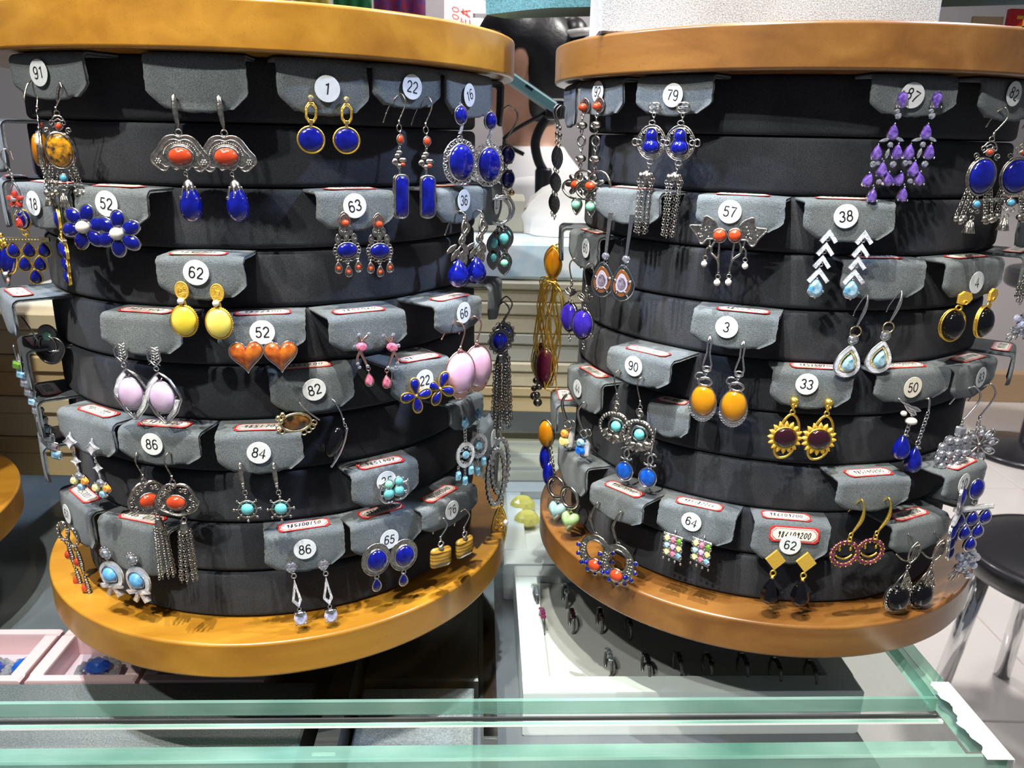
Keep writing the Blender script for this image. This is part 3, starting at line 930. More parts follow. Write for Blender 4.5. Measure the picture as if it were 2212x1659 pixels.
@design
def d_wheel(D):
    g = D.p('hook', 'old_silver'); lever(g, 4, 54, 5, 1.5)
    for k in range(8):
        ball(g, 0.6 * k * 0.7, 8 + k * 5.6, 9, 4.6, 8, 5, 3.2, 3)
    oring(g, 5, 62, 5, 1.6); 
    o = ell(7, 98, 20, 18, 24)
    g = D.p('wheel_rim', 'old_silver'); bez(g, o, 2.4, 6)
    for k in range(8):
        a = 2 * PI * k / 8
        x, y = 7 + 20 * math.sin(a), 98 - 18 * math.cos(a); x2, y2 = 7 + 29 * math.sin(a), 98 - 26 * math.cos(a)
        tube(g, [(7 + 13 * math.sin(a), 98 - 12 * math.cos(a), 6), (x2, y2, 6)], 1.4); ball(g, x2, y2, 6, 3.4, 8, 6); ball(g, x, y, 6, 3, 8, 6)
    o = ell(7, 98, 14, 12.5, 22)
    plate(D.p('bezel', 'old_silver'), grow(o, 1), 4, 2)
    cab(D.p('turquoise_stone', 'turquoise'), o, 10, 5)


@design
def d_blue_chandelier(D):
    gem(D.p('top_gem', 'london_gem'), marq(0, 8, 16, 28, 10), 7, 6)
    g = D.p('chain', 'silver'); chain(g, (0, 22, 6), (2, 52, 6), 8, 3, 1.2)
    o = ell(3, 78, 20, 28, 18)
    g = D.p('open_frame', 'pave'); ringp(g, o, off(o, 0.7), 4, 3)
    for k in range(8):
        a = 2 * PI * k / 8; scroll(g, 3 + 12 * math.sin(a), 78 - 17 * math.cos(a), 4, 1, 6)
    gem(D.p('centre_gem', 'london_gem'), ell(3, 78, 8, 9, 10), 6, 6)
    for (x, y0, y1) in ((-12, 100, 110), (16, 98, 104), (3, 106, 124)):
        g = D.p('chain', 'silver'); chain(g, (x, y0, 5), (x, y1, 5), 7, 2.2, 0.9)
        gem(D.p('drop_gem', 'london_gem'), rrect(x, y1 + 11, 11, 20, 2, 1), 6, 5)


@design
def d_crescent_bead(D, s=1):
    g = D.p('crescent', 'silver')
    pts = [(s * 20 * math.cos(a) - s * 2, 24 * math.sin(a) + 2, 5) for a in [(-1.25 + 3.3 * k / 16) for k in range(17)]]
    tube(g, pts, [1.2 + 2.4 * math.sin(PI * k / 16) for k in range(17)], False, 8)
    tube(g, [(0, -6, -6), (0, -6, 3)], 1.5)
    for (y, k) in ((-8, 1), (12, -1)):
        tube(g, [(s * 2, y, 6), (s * 16, y - 4, 6), (s * 18, y - 9, 6)], 2); tube(g, [(s * 12, y, 6), (s * 18, y + 4, 6)], 2)
    for (y, r, mt) in ((-14, 9, 'turquoise_green' if s < 0 else 'turquoise'), (6, 11, 'turquoise')):
        o = ell(-s * 2, y, r, r, 18); bez(D.p('bezel', 'silver'), o, 1.6, 6); cab(D.p('turquoise_bead', mt), o, 8, 6)


@design
def d_coral_leaves(D):
    g = D.p('hoop', 'old_silver'); tube(g, [(px, py, 6) for px, py in ell(0, 12, 11, 20, 16)], 3.0, True, 8)
    for k in range(14):
        a = 2 * PI * k / 14; ball(g, 11 * math.sin(a), 12 - 20 * math.cos(a), 9, 2.6, 6, 4)
    oring(g, 2, 38, 4, 1.3)
    y = 44
    for (L, x) in ((44, 6), (52, 14)):
        g = D.p('leaf_segment', 'old_silver')
        for k in range(9):
            w = 6 * math.sin(PI * (k + 0.7) / 9.4)
            ball(g, x + k * 0.6, y + L * k / 9, 6, 3 + w * 0.6, 8, 5, 3.2, 4)
        chain(g, (x + 5, y + L - 2, 6), (x + 6, y + L + 10, 6), 8, 3, 1.1)
        cab(D.p('coral_bead', 'coral'), ell(x - 5, y + L * 0.5, 8, 10), 8, 3)
        y += L + 10


@design
def d_bow(D):
    g = D.p('setting', 'silver'); plate(g, ell(0, 0, 12, 12, 14), 5, 1)
    for k in range(10):
        a = 2 * PI * k / 10; ball(g, 11 * math.sin(a), -11 * math.cos(a), 6, 3, 6, 4)
    gem(D.p('stud_crystal', 'crystal'), ell(0, 0, 10, 10, 10), 7, 6)
    g = D.p('link', 'silver'); tube(g, [(0, 12, 5), (2, 22, 5)], 2)
    o = ell(6, 48, 26, 30, 20); i_ = [(x - 3, y + 3) for x, y in off(o, 0.74)]
    ringp(D.p('pave_ring', 'pave'), o, i_, 5, 2)
    stone_drop(D, 'sky_cab', 'silver', 3, 48, 29, 33, 11, 4, 1.2, 'ell', 'blue_stone')
    g = D.p('claw', 'silver')
    for (x, y) in ((-8, 38), (14, 38), (-8, 60), (14, 60)):
        tube(g, [(x, y, 4), (3 + (x - 3) * 0.7, 48 + (y - 48) * 0.7, 11)], 2)
    g = D.p('pave_bow', 'pave')
    plate(g, [(0, 66), (-22, 72), (-16, 80), (2, 74)], 5, 4); plate(g, [(4, 66), (26, 62), (30, 70), (6, 76)], 5, 4)
    plate(g, [(0, 72), (-10, 92), (-2, 96), (6, 76)], 5, 3); plate(g, [(4, 72), (16, 94), (28, 86), (8, 70)], 5, 3); ball(g, 3, 71, 9, 4)


@design
def d_kite_gem(D):
    o = [(0, -14), (14, 0), (0, 14), (-14, 0)]
    g = D.p('stud_setting', 'silver'); plate(g, off(o, 1.1), 6, 0)
    for k in range(4):
        a = PI / 2 * k + PI / 4
        gem(D.p('square_crystal', 'crystal'), [(x + 5.5 * math.sin(a) * 1.2, y - 5.5 * math.cos(a) * 1.2) for x, y in off(o, 0.46)], 3, 6)
    g = D.p('link', 'silver'); oring(g, 4, 20, 5, 1.6)
    k1 = [(4, 26), (16, 74), (8, 90), (-6, 74)]; 
    g = D.p('kite_frame', 'pave'); ringp(g, k1, [(4.5, 46), (10, 72), (7, 80), (0, 72)], 5, 2)
    g = D.p('claws', 'silver'); oring(g, 8, 94, 4, 1.3)
    o = ell(9, 114, 15, 17, 12)
    for k in range(4):
        a = PI / 4 + k * PI / 2; ball(g, 9 + 15 * math.sin(a), 114 - 17 * math.cos(a), 8, 2.8, 6, 4)
    lathe(g, 9, [(98, 8), (103, 14)], 2, 12)
    gem(D.p('pale_gem', 'moonstone'), o, 8, 4)


@design
def d_lapis_disc(D):
    o = ell(-2, 2, 30, 33, 30, 0.25)
    g = D.p('silver_disc', 'old_silver'); plate(g, o, 4, 1); bez(g, o, 1.6, 5); tube(g, [(0, 0, -6), (0, 0, 2)], 2)
    o2 = ell(0, 4, 21.5, 22.5, 26)
    bez(D.p('bezel', 'silver'), o2, 2, 6)
    cab(D.p('lapis_stone', 'lapis'), o2, 12, 5)
    g = D.p('link', 'silver'); oring(g, -2, 39, 4.5, 1.4)
    stone_drop(D, 'lapis_dark', 'silver', -3, 55, 19, 25, 5, 4, 1.8, 'tear', 'lapis_drop')


@design
def d_tiger_square(D):
    g = D.p('hook', 'silver'); hook(g, -4, 32, 7, 1.5, 36, -8)
    g = D.p('bail', 'silver'); oring(g, -4, 46, 5, 1.6, 9); lathe(g, -4, [(50, 3), (56, 7)], 8, 10)
    o = rrect(-3, 76, 42, 42, 8, 4)
    g = D.p('tiger_eye_stone', 'tiger_eye'); cab(g, o, 8, 8); cab(g, o, -8, 6, -1)


@design
def d_flower_heart(D):
    o = marq(4, 0, 20, 34)
    g = D.p('stud_leaf', 'old_silver'); plate(g, o, 4, 0); bez(g, o, 1.8, 4)
    cab(D.p('coral_bead', 'coral'), ell(-1, 3, 8, 9), 9, 4)
    g = D.p('chain', 'old_silver'); chain(g, (0, 18, 6), (0, 34, 6), 9, 3.4, 1.4); chain(g, (0, 52, 6), (0, 66, 6), 9, 3.4, 1.4)
    oring(g, 0, 78, 8, 2.2, 6, 11); chain(g, (0, 90, 6), (0, 106, 6), 9, 3.4, 1.4); chain(g, (0, 128, 6), (-1, 144, 6), 9, 3.4, 1.4)
    for y in (43, 117):
        g = D.p('bead', 'old_silver'); ball(g, 0, y, 6, 10, 12, 8, 9); oring(g, 0, y, 5, 1.6, 15)
    cx, cy = -7, 175
    fr = [(2, 144), (20, 146), (32, 164), (32, 190), (22, 206), (-2, 210), (-24, 206), (-38, 192), (-38, 178), (-28, 168), (-14, 166), (-10, 152)]
    fr = smo(fr, 4); g = D.p('heart_frame', 'old_silver'); bez(g, fr, 2.6, 5)
    for k in range(7):
        a = 0.2 + 2 * PI * k / 7
        q = ell(cx + 19 * math.sin(a), cy + 2 - 19 * math.cos(a), 6, 10, 14, a)
        cab(D.p('petal', 'old_silver'), q, 4, 3)
    stone_drop(D, 'coral', 'old_silver', cx, cy + 2, 21, 21, 9, 7, 2.0, 'ell', 'coral_stone')
    g = D.p('link', 'old_silver'); chain(g, (-7, 208, 6), (-7, 218, 6), 8, 3, 1.2)
    q = [(x, 450 - y) for x, y in tear(-6, 222, 24, 38)]
    g = D.p('drop', 'old_silver'); plate(g, q, 4, 1); bez(g, q, 2, 5)
    cab(D.p('turquoise_stone', 'turquoise_green'), ell(-8, 224, 9, 11), 8, 5)


@design
def d_gourd_tassel(D):
    g = D.p('filigree_stud', 'old_silver')
    for k in range(4):
        a = PI / 4 + k * PI / 2; oring(g, 7 * math.sin(a), -6 * math.cos(a), 7, 1.3, 5)
    bez(g, ell(0, 0, 14, 12, 16), 1.2, 5); tube(g, [(0, 0, -6), (0, 0, 4)], 1.5)
    gem(D.p('crystal', 'crystal'), ell(0, 0, 4, 4, 8), 4, 6)
    g = D.p('chain', 'old_silver'); chain(g, (0, 12, 6), (0, 28, 6), 10, 3.4, 1.4)
    cx, cy = -3, 76
    fr = [(cx, 38), (cx + 14, 42), (cx + 26, 56), (cx + 33, 76), (cx + 26, 98), (cx + 12, 112), (cx, 114), (cx - 12, 112), (cx - 26, 98), (cx - 33, 76), (cx - 26, 56), (cx - 14, 42)]
    fr = smo(fr, 3); g = D.p('knot_frame', 'old_silver'); bez(g, fr, 1.8, 5); bez(g, off(fr, 0.88), 1.1, 5)
    oring(g, cx, 33, 7, 1.6, 6, 5); oring(g, cx, 120, 7, 1.6, 6, 6)
    for s in (-1, 1):
        oring(g, cx + s * 37, 76, 6, 1.7, 6, 8); oring(g, cx + s * 27, 76, 6, 1.6, 6)
        for (x, y) in ((16, 52), (24, 62), (24, 92), (16, 104), (9, 47)):
            scroll(g, cx + s * x, y, 5.5, 1.0, 5, 1.4, x, s)
    o = [(cx, 46), (cx + 7, 49), (cx + 11, 58), (cx + 11, 66), (cx + 12, 73), (cx + 17, 80), (cx + 18, 90), (cx + 14, 99), (cx, 102), (cx - 14, 99), (cx - 18, 90), (cx - 17, 80), (cx - 12, 73), (cx - 11, 66), (cx - 11, 58), (cx - 7, 49)]
    bez(D.p('bezel', 'old_silver'), smo(grow(o, 2), 3), 1.5, 6)
    g = D.p('lapis_gourd', 'lapis')
    lathe(g, cx, [(47, 1), (49, 6), (55, 11), (63, 12.5), (70, 11.5), (73, 10.5), (76, 14), (84, 17.5), (91, 18), (97, 15), (101, 8), (102, 1)], 5, 20, 0.8)
    g = D.p('link', 'old_silver'); chain(g, (cx - 1, 124, 6), (cx - 3, 142, 6), 10, 3.4, 1.4)
    x = -10
    g = D.p('flower_cap', 'old_silver'); lathe(g, x, [(139, 3), (143, 8), (150, 13), (158, 15)], 7, 14)
    for k in range(6):
        a = 2 * PI * k / 6; ball(g, x + 12 * math.sin(a), 152, 7 + 12 * math.cos(a), 5, 8, 6, 8)
        oring(g, x + 15 * math.sin(a), 163, 5, 1.2, 7 + 13 * math.cos(a))
    for k in range(6):
        a = 2 * PI * k / 6
        chain(D.p('tassel_chain', 'old_silver'), (x + 15 * math.sin(a), 168, 7 + 13 * math.cos(a)), (x - 6 + 13 * math.sin(a), 290 - k * 3 % 9, 7 + 11 * math.cos(a)), 8, 3.1, 1.0)


@design
def d_wing(D, s=-1):
    # s=-1: wing opens to the left
    wg = [(4, -6), (12, -26), (26, -36), (36, -38), (38, -26), (44, -18), (66, -16), (64, -10), (50, 6), (42, 20), (34, 20), (26, 10), (10, 8)]
    wg = [(s * x, y) for x, y in wg]
    wg = smo(wg, 3); g = D.p('wing', 'old_silver'); plate(g, wg, 3, 2); bez(g, wg, 2.2, 5)
    for k in range(10):
        ball(g, s * rnd.uniform(20, 48), rnd.uniform(-18, 8), 5, 2.6, 6, 4)
    stone_drop(D, 'coral', 'old_silver', 0, 0, 27, 27, 10, 6, 2.2, 'ell', 'coral_stone')
    g = D.p('roots', 'old_silver')
    tube(g, [(s * 22, 8, 4), (s * 20, 24, 4), (s * 26, 34, 5), (s * 26, 46, 5)], 2.4)
    tube(g, [(s * 20, 24, 4), (s * 14, 38, 5), (s * 14, 24, 5), (s * 8, 12, 4)], 2.6)
    tube(g, [(s * 14, 40, 5), (s * 2, 50, 6), (-s * 4, 62, 6), (-s * 6, 82, 6)], 2.8)
    tube(g, [(0, 12, 4), (-s * 2, 36, 5), (-s * 4, 62, 6)], 2.6)
    oring(g, s * 26, 52, 5, 1.3); oring(g, -s * 6, 90, 5, 1.3)
    ball(D.p('pearl', 'pearl'), s * 27, 65, 6, 7); ball(D.p('pearl', 'pearl'), -s * 6, 103, 7, 7.5)


@design
def d_chevrons(D, s=1):
    y = 0
    for k in range(4):
        w = 20 if k < 3 else 25; h = 24 if k < 3 else 28
        x = -k * 4
        g = D.p('chevron', 'pave')
        plate(g, [(x, y - 8), (x + w, y + h - 6), (x + w - 7, y + h), (x, y + 6), (x - w + 7, y + h), (x - w, y + h - 6)], 5, 3)
        y += 28
        if k < 3:
            g = D.p('link', 'silver'); oring(g, x - 2, y - 14, 4, 1.2)
    x = -15
    o = tear(x, 122, 38, 44, 14)
    g = D.p('claws', 'silver'); bez(g, o, 1.5, 3)
    for (a, b) in ((0, -20), (-17, 8), (17, 8), (0, 22)):
        ball(g, x + a, 122 + b, 7, 2.8, 6, 4)
    gem(D.p('blue_pear', 'aqua_gem'), o, 9, 4)


@design
def d_amethyst_chandelier(D):
    def one(x, y, w=25, h=33, rot=0.0):
        o = tear(x, y, w, h, 12, rot)
        g = D.p('setting', 'silver'); lathe(g, x - 2, [(y - h * 0.35, w * 0.2), (y + h * 0.1, w * 0.48), (y + h * 0.4, w * 0.4)], -3, 10)
        for (a, b) in ((0, -h * 0.5), (-w * 0.42, h * 0.36), (w * 0.42, h * 0.36)):
            ball(g, x + a, y + b, 8, 2.6, 6, 4)
        gem(D.p('amethyst', 'amethyst'), o, 10, 4)
    def wht(x, y, r=8, rot=0.0, L=None):
        gem(D.p('white_gem', 'crystal'), marq(x, y, r * 1.2, L or r * 2, 10, rot) if L else ell(x, y, r, r, 8), 6, 6)
    one(0, 0, 27, 40, PI); wht(-5, 34, 8); wht(-8, 24, 6)
    one(-10, 70, 27, 38)
    wht(-28, 88, 8, 1.3, 26); wht(4, 86, 8, -1.2, 24); wht(-14, 98, 7)
    one(-40, 116, 28, 38); one(4, 114, 26, 38); wht(-18, 118, 8, 0.2, 26)
    wht(-46, 142, 8); wht(-2, 142, 8)
    one(-24, 154, 28, 38); wht(-36, 140, 6)
    one(-52, 178, 28, 34, 0.3); one(-8, 176, 26, 34, -0.2); wht(-28, 182, 7)
    one(-38, 214, 25, 36)


@design
def d_agate_slice(D):
    g = D.p('bar', 'silver'); plate(g, [(-4, -6), (6, -6), (-2, 84), (-8, 84)], 5, 4)
    gem(D.p('crystal', 'crystal'), ell(-6, 92, 9, 9, 8), 6, 6)
    oring(D.p('link', 'silver'), -6, 104, 3.5, 1.2)
    cx, cy = -10, 146
    sh = [(cx - 4, cy - 38), (cx + 8, cy - 32), (cx + 18, cy - 16), (cx + 24, cy), (cx + 20, cy + 20), (cx + 8, cy + 34), (cx - 6, cy + 37), (cx - 20, cy + 26), (cx - 24, cy + 6), (cx - 18, cy - 16), (cx - 12, cy - 30)]
    sh = smo(sh, 3)
    g = D.p('bezel', 'silver'); bez(g, off(sh, 1.04), 1.8, 4)
    plate(D.p('agate_rim', 'agate_rim'), sh, 8, 0)
    plate(D.p('agate_band', 'agate_band'), off(sh, 0.82), 1.4, 7.6)
    plate(D.p('agate_pale', 'agate_pale'), off(sh, 0.56), 1.4, 8.8)
    plate(D.p('agate_core', 'agate_core'), off(sh, 0.38), 1.2, 10)
    g = D.p('claws', 'silver')
    for (x, y) in ((-22, -8), (22, -8), (-16, 28), (14, 30)):
        tube(g, [(cx + x, cy + y, 4), (cx + x * 0.55, cy + y * 0.55, 11)], 2.6)


@design
def d_lotus_violet(D):
    hook(D.p('hook', 'old_silver'), -6, 44, -10, 1.4, 20, -6)
    g = D.p('lotus', 'old_silver'); chain(g, (-6, 50, 6), (-8, 66, 6), 8, 3, 1.2)
    for a in (-0.9, -0.45, 0, 0.45, 0.9):
        q = marq(-8 + 9 * math.sin(a), 76 - 5 * math.cos(a), 8, 22, 10, a); plate(g, q, 3, 4); bez(g, q, 1, 7)
    chain(g, (-8, 86, 6), (-10, 100, 6), 8, 3, 1.2)
    o = ell(-13, 130, 19, 31, 24)
    g = D.p('bezel', 'old_silver'); plate(g, grow(o, 2), 6, -3); bez(g, grow(o, 2), 2.2, 3); oring(g, -10, 98, 6, 1.6)
    scroll(g, 4, 150, 6, 1.2, 4); chain(g, (-10, 166, 4), (-8, 184, 4), 8, 3, 1.2)
    cab(D.p('violet_stone', 'violet'), o, 15, 3)


@design
def d_gold_loops(D):
    o = marq(0, 22, 34, 64, 20)
    g = D.p('bezel', 'gold'); plate(g, grow(o, 2), 5, 0); bez(g, grow(o, 2), 1.8, 4); tube(g, [(4, -12, 0), (10, -16, 4)], 2)
    cab(D.p('amber_stone', 'amber'), o, 12, 4)
    for k in range(6):
        w = 13 + k * 7; L = 205 + (k * 37) % 70
        pts = [(-2 + w * math.sin(a) * (0.75 + 0.25 * math.cos(2 * a)) + 11 * math.sin(3 * a + k), 58 + L / 2 - L / 2 * math.cos(a), 6 + 5 * math.cos(a + k)) for a in [2 * PI * i / 26 for i in range(26)]]
        tube(D.p('gold_loop', 'gold'), pts, 1.4, True, 5)
    stone_drop(D, 'dark_red', 'old_silver', -10, 255, 44, 88, 12, 2, 1.8, 'ell', 'red_stone')
    g = D.p('lower_beads', 'dark_silver')
    for (x, y, r) in ((-22, 302, 8), (-26, 322, 7), (-24, 340, 10)):
        ball(g, x, y, 4, r)


@design
def d_pear_halo(D):
    g = D.p('hook', 'silver'); tube(g, [(-14, 46, -12), (-10, 30, -12), (0, 0, -3), (2, -3, 3), (1, 12, 8), (-3, 30, 9), (-12, 58, 8), (-15, 64, 7)], [1.2, 1.3, 1.4, 1.5, 3, 4.2, 2.5, 1.4], False, 8)
    g = D.p('ring', 'pale_gold'); oring(g, -14, 76, 12, 1.6, 7)
    o = ell(-16, 94, 10, 10, 16)
    bez(D.p('round_bezel', 'silver'), o, 2.2, 5); gem(D.p('round_crystal', 'crystal'), off(o, 0.9)[::2], 5, 5)
    o = tear(-20, 143, 62, 72, 24, 0.1)
    ringp(D.p('pave_halo', 'pave'), o, off(o, 0.76), 5, 3)
    ringp(D.p('yellow_halo', 'yellow_pave'), off(o, 0.72), off(o, 0.55), 4, 3)
    bez(D.p('rim', 'silver'), grow(o, 1), 1.6, 3)
    gem(D.p('blue_pear', 'aqua_gem'), [(x + 3, y + 2) for x, y in tear(-20, 146, 33, 42, 14, 0.1)], 10, 3)


@design
def d_gold_onyx(D):
    g = D.p('stud_plate', 'satin_gold'); plate(g, [(-14, -8), (-4, -16), (10, -12), (14, 0), (8, 10), (-2, 14), (-14, 10)], 5, 2); tube(g, [(0, 0, -6), (0, 0, 2)], 1.8); oring(g, 0, 8, 4, 1.2, 8)
    g = D.p('link', 'gold'); oring(g, -10, 20, 6, 2)
    o = ell(-14, 58, 21, 32, 24)
    g = D.p('bezel', 'gold'); plate(g, grow(o, 3), 7, -4); bez(g, grow(o, 3), 2, 3); bez(g, grow(o, 2), 1.6, -3)
    cab(D.p('onyx_stone', 'onyx'), o, 18, 3)


@design
def d_amber_lever(D):
    g = D.p('hook', 'silver'); tube(g, [(0, 0, -3), (0, -4, 4), (5, 10, 8), (3, 34, 9), (8, 60, 7), (6, 70, 6), (-2, 74, 6), (-12, 66, 6), (-10, 56, 7), (-3, 34, 9), (-3, 10, 8), (0, -2, 4)], 2.3, False, 7)
    oring(g, -2, 70, 9, 2, 7, 6); chain(g, (-2, 74, 7), (-3, 88, 7), 8, 3, 1.3)
    g = D.p('loop', 'silver'); bez(g, ell(-4, 98, 15, 9, 20), 3, 8); bez(g, ell(-16, 88, 12, 8, 18), 2.2, 4)
    o = ell(-6, 142, 27, 35, 26)
    q = ell(-7, 149, 30, 38, 26)
    g = D.p('shell_bezel', 'silver'); plate(g, q, 4, -2); bez(g, q, 2.2, 2)
    for k in range(13):
        oring(g, -8 + 30 * math.cos(0.4 + 2.34 * k / 12), 148 + 39 * math.sin(0.4 + 2.34 * k / 12), 3, 1, 4)
    bez(D.p('bezel', 'silver'), grow(o, 1), 1.8, 4)
    cab(D.p('amber_stone', 'amber'), o, 15, 4)


@design
def d_wreath(D):
    hook(D.p('hook', 'old_silver'), -2, 46, -8, 1.4, 20, -6)
    g = D.p('knot', 'old_silver'); oring(g, -2, 60, 4, 1.3); oring(g, -4, 70, 6, 2); oring(g, -1, 74, 6, 2, 7); chain(g, (-2, 78, 6), (-2, 90, 6), 7, 2.4, 1.1)
    cx, cy = -5, 122
    g = D.p('wreath_ring', 'old_silver'); bez(g, ell(cx, cy, 35, 33, 28), 2.6, 4)
    for k in range(30):
        a = 2 * PI * k / 30; gem(g, ell(cx + 33 * math.sin(a), cy - 31 * math.cos(a), 4.5, 4.5, 6), 4, 6)
    for (x, y, a) in ((-12, 22, 1.1), (8, 22, -0.9), (0, 26, 0.1), (-20, 14, 0.6), (20, 16, -1.4)):
        cab(g, marq(cx + x, cy + y, 14, 24, 14, a), 6, 7)
    bez(g, ell(cx + 4, cy - 4, 17, 16, 20), 2.2, 7); tube(g, [(cx - 14, cy - 8, 6), (cx - 4, cy - 20, 7), (cx + 8, cy - 18, 7)], 2)
    cab(D.p('turquoise_stone', 'turquoise'), ell(cx + 4, cy - 3, 11, 12), 9, 8)


@design
def d_double_arc(D):
    g = D.p('hook', 'silver'); tube(g, [(0, 0, -3), (2, -4, 4), (0, 22, 8), (-2, 44, 6), (0, 50, 6)], [1.3, 2, 3.2, 2.4, 1.4], False, 8)
    g = D.p('arc_motif', 'silver')
    for s in (-1, 1):
        pts = [(s * (3 + 8 * math.cos(a)) - s * 2, 64 + 10 * math.sin(a), 6) for a in [0.7 + (2 * PI - 1.4) * k / 12 for k in range(13)]]
        pts = [(-2 + s * 5.5 + s * 11 * math.cos(a), 63 + 13 * math.sin(a), 6 + 0.5 * s) for a in [0.75 + (2 * PI - 1.5) * k / 14 for k in range(15)]]
        tube(g, pts, 2.4, False, 6, 0.7)
    oring(g, -3, 80, 4, 1.4)
    o = ell(-4, 104, 17, 19, 22)
    bz = D.p('bezel', 'silver'); plate(bz, grow(o, 2), 6, -2); bez(bz, grow(o, 2), 2, 4)
    cab(D.p('blue_stone', 'blue_glass'), o, 8, 4)


@design
def d_sunflower(D):
    g = D.p('nugget_stud', 'gold'); lathe(g, 0, [(-10, 5), (-7, 9), (0, 10), (8, 7), (14, 3), (18, 3)], 5, 10)
    for k in range(10):
        ball(g, rnd.uniform(-7, 7), rnd.uniform(-7, 9), 12, 3, 6, 5)
    oring(g, 0, 23, 5, 2)
    cx, cy = -9, 80
    g = D.p('twig_frame', 'gold')
    tube(g, [(-26, 72, 4), (-20, 50, 4), (-10, 34, 4), (0, 28, 4), (10, 34, 4), (17, 48, 4), (19, 66, 4)], 3)
    tube(g, [(-30, 100, 4), (-28, 116, 4), (-18, 125, 4), (-2, 122, 4), (10, 110, 4), (14, 96, 4)], 3)
    g = D.p('petals', 'satin_gold')
    for k in range(16):
        a = 2 * PI * k / 16
        cab(g, tear(cx + 31 * math.sin(a), cy - 29 * math.cos(a), 13, 17, 10, a), 5, 3)
    o = ell(cx, cy, 25, 22, 24)
    gb = D.p('bezel', 'gold'); plate(gb, grow(o, 2), 5, 2); bez(gb, grow(o, 1), 2, 7)
    cab(D.p('garnet_stone', 'garnet'), o, 10, 7)


@design
def d_pearl_lapis(D):
    g = D.p('leaf_hook', 'silver'); tube(g, [(0, 0, -3), (4, 6, 4), (20, 18, 8), (34, 26, 8)], 2.2)
    for (x, y, a) in ((18, 18, -0.9), (24, 26, -0.9), (30, 22, -1.2)):
        q = marq(x, y, 9, 32, 12, a); plate(g, q, 3, 5); bez(g, q, 1.3, 8)
    oring(g, 32, 34, 5, 1.5)
    ball(D.p('pearl', 'pearl'), 28, 49, 8, 11, 14, 9, 8)
    ball(D.p('small_pearl', 'pearl'), 12, 32, 4, 6)
    g = D.p('chain', 'silver'); chain(g, (26, 56, 7), (22, 78, 7), 10, 3.6, 1.4); lathe(g, 21, [(76, 4), (80, 7)], 8, 10)
    lathe(D.p('lapis_drop', 'lapis'), 18, dropprof(76, 58, 18, 14, 0.9), 8, 20)


@design
def d_chain_lapis(D):
    g = D.p('hook', 'silver'); tube(g, [(0, 0, -3), (2, 0, 4), (2, 24, 7)], 2.4, False, 6)
    g = D.p('chain', 'silver'); chain(g, (2, 26, 7), (-8, 88, 7), 9, 3.4, 1.3)
    oring(g, -9, 94, 5, 1.6, 7); lathe(g, -9, [(100, 4), (105, 7)], 8, 10)
    lathe(D.p('lapis_drop', 'lapis'), -13, dropprof(100, 60, 18, 14, 0.9), 8, 20)


@design
def d_crystal_cone(D):
    g = D.p('hook', 'silver'); hook(g, -12, 70, 14, 1.8, 40, -26)
    gem(D.p('square_crystal', 'crystal'), rrect(-10, 92, 22, 22, 2, 1), 8, 4)
    g = D.p('cone', 'silver')
    for r, y in enumerate((110, 124, 138, 152, 166, 178)):
        n = (3, 4, 4, 4, 3, 2)[r]
        for i in range(n):
            x = -16 - r * 2 + (i - (n - 1) / 2) * 17
            gem(D.p('crystal', 'crystal'), ell(x, y + (i % 2) * 4, 9, 9, 8), 7, 8 - r % 2 * 3)
            bez(g, ell(x, y + (i % 2) * 4, 9.5, 9.5, 10), 1.5, 6)
    plate(g, [(-18, 104), (10, 120), (12, 170), (-24, 184), (-48, 166), (-46, 120)], 4, 0)


@design
def d_crystal_daisy(D):
    g = D.p('hook', 'silver'); hook(g, -8, 66, 12, 1.8, 40, -20)
    g = D.p('chain', 'silver'); chain(g, (-8, 76, 6), (-6, 104, 6), 9, 3.4, 1.3)
    cx, cy = 4, 132
    for k in range(9):
        a = -0.7 + 2 * PI * k / 9
        o = tear(0, 0, 16, 40); o = [(x, -y - 22) for x, y in o]
        o = [(cx + x * math.cos(a) - y * math.sin(a), cy + x * math.sin(a) + y * math.cos(a)) for x, y in o]
        g = D.p('petal_frame', 'silver'); bez(g, o, 1.7, 5)
        x, y = cx + 26 * math.sin(a), cy - 26 * math.cos(a)
        gem(D.p('petal_crystal', 'crystal'), ell(x, y, 5.5, 8, 8, a), 5, 5)
    ball(D.p('dark_centre', 'dark_silver'), cx, cy, 6, 7)


@design
def d_smile_ring(D):
    g = D.p('hook', 'gold'); tube(g, [(-14, 28, -12), (0, 0, -3), (2, -4, 4), (6, 12, 8), (4, 36, 9), (-8, 60, 8), (-12, 68, 7)], [1.1, 1.4, 1.6, 2.2, 4, 2.4, 1.6], False, 8)
    chain(g, (-12, 66, 7), (-14, 84, 7), 11, 4, 1.7)
    cx, cy = -19, 112
    g = D.p('ring', 'gold'); bez(g, ell(cx, cy, 27, 25, 28), 2.6, 3)
    for k in range(16):
        a = 2 * PI * k / 16
        gem(D.p('garnet', 'purple_garnet'), ell(cx + 27.5 * math.sin(a), cy - 25.5 * math.cos(a), 5.6, 5.4, 8), 4, 5)
        a += PI / 16
        ball(g, cx + 24 * math.sin(a), cy - 22 * math.cos(a), 7, 2.0, 6, 4); ball(g, cx + 31 * math.sin(a), cy - 29 * math.cos(a), 7, 2.0, 6, 4)
    g = D.p('smile', 'gold')
    tube(g, [(cx - 19, cy + 3, 5), (cx - 12, cy + 8, 5), (cx, cy + 12, 5), (cx + 10, cy + 9, 5), (cx + 17, cy + 3, 5)], 2.2)
    for s in (-1, 1):
        ball(g, cx + s * 12, cy - 10, 5, 2.8, 8, 6, 4.5); tube(g, [(cx + s * 12, cy - 10, 5), (cx + s * 15, cy - 20, 4)], 1.4)


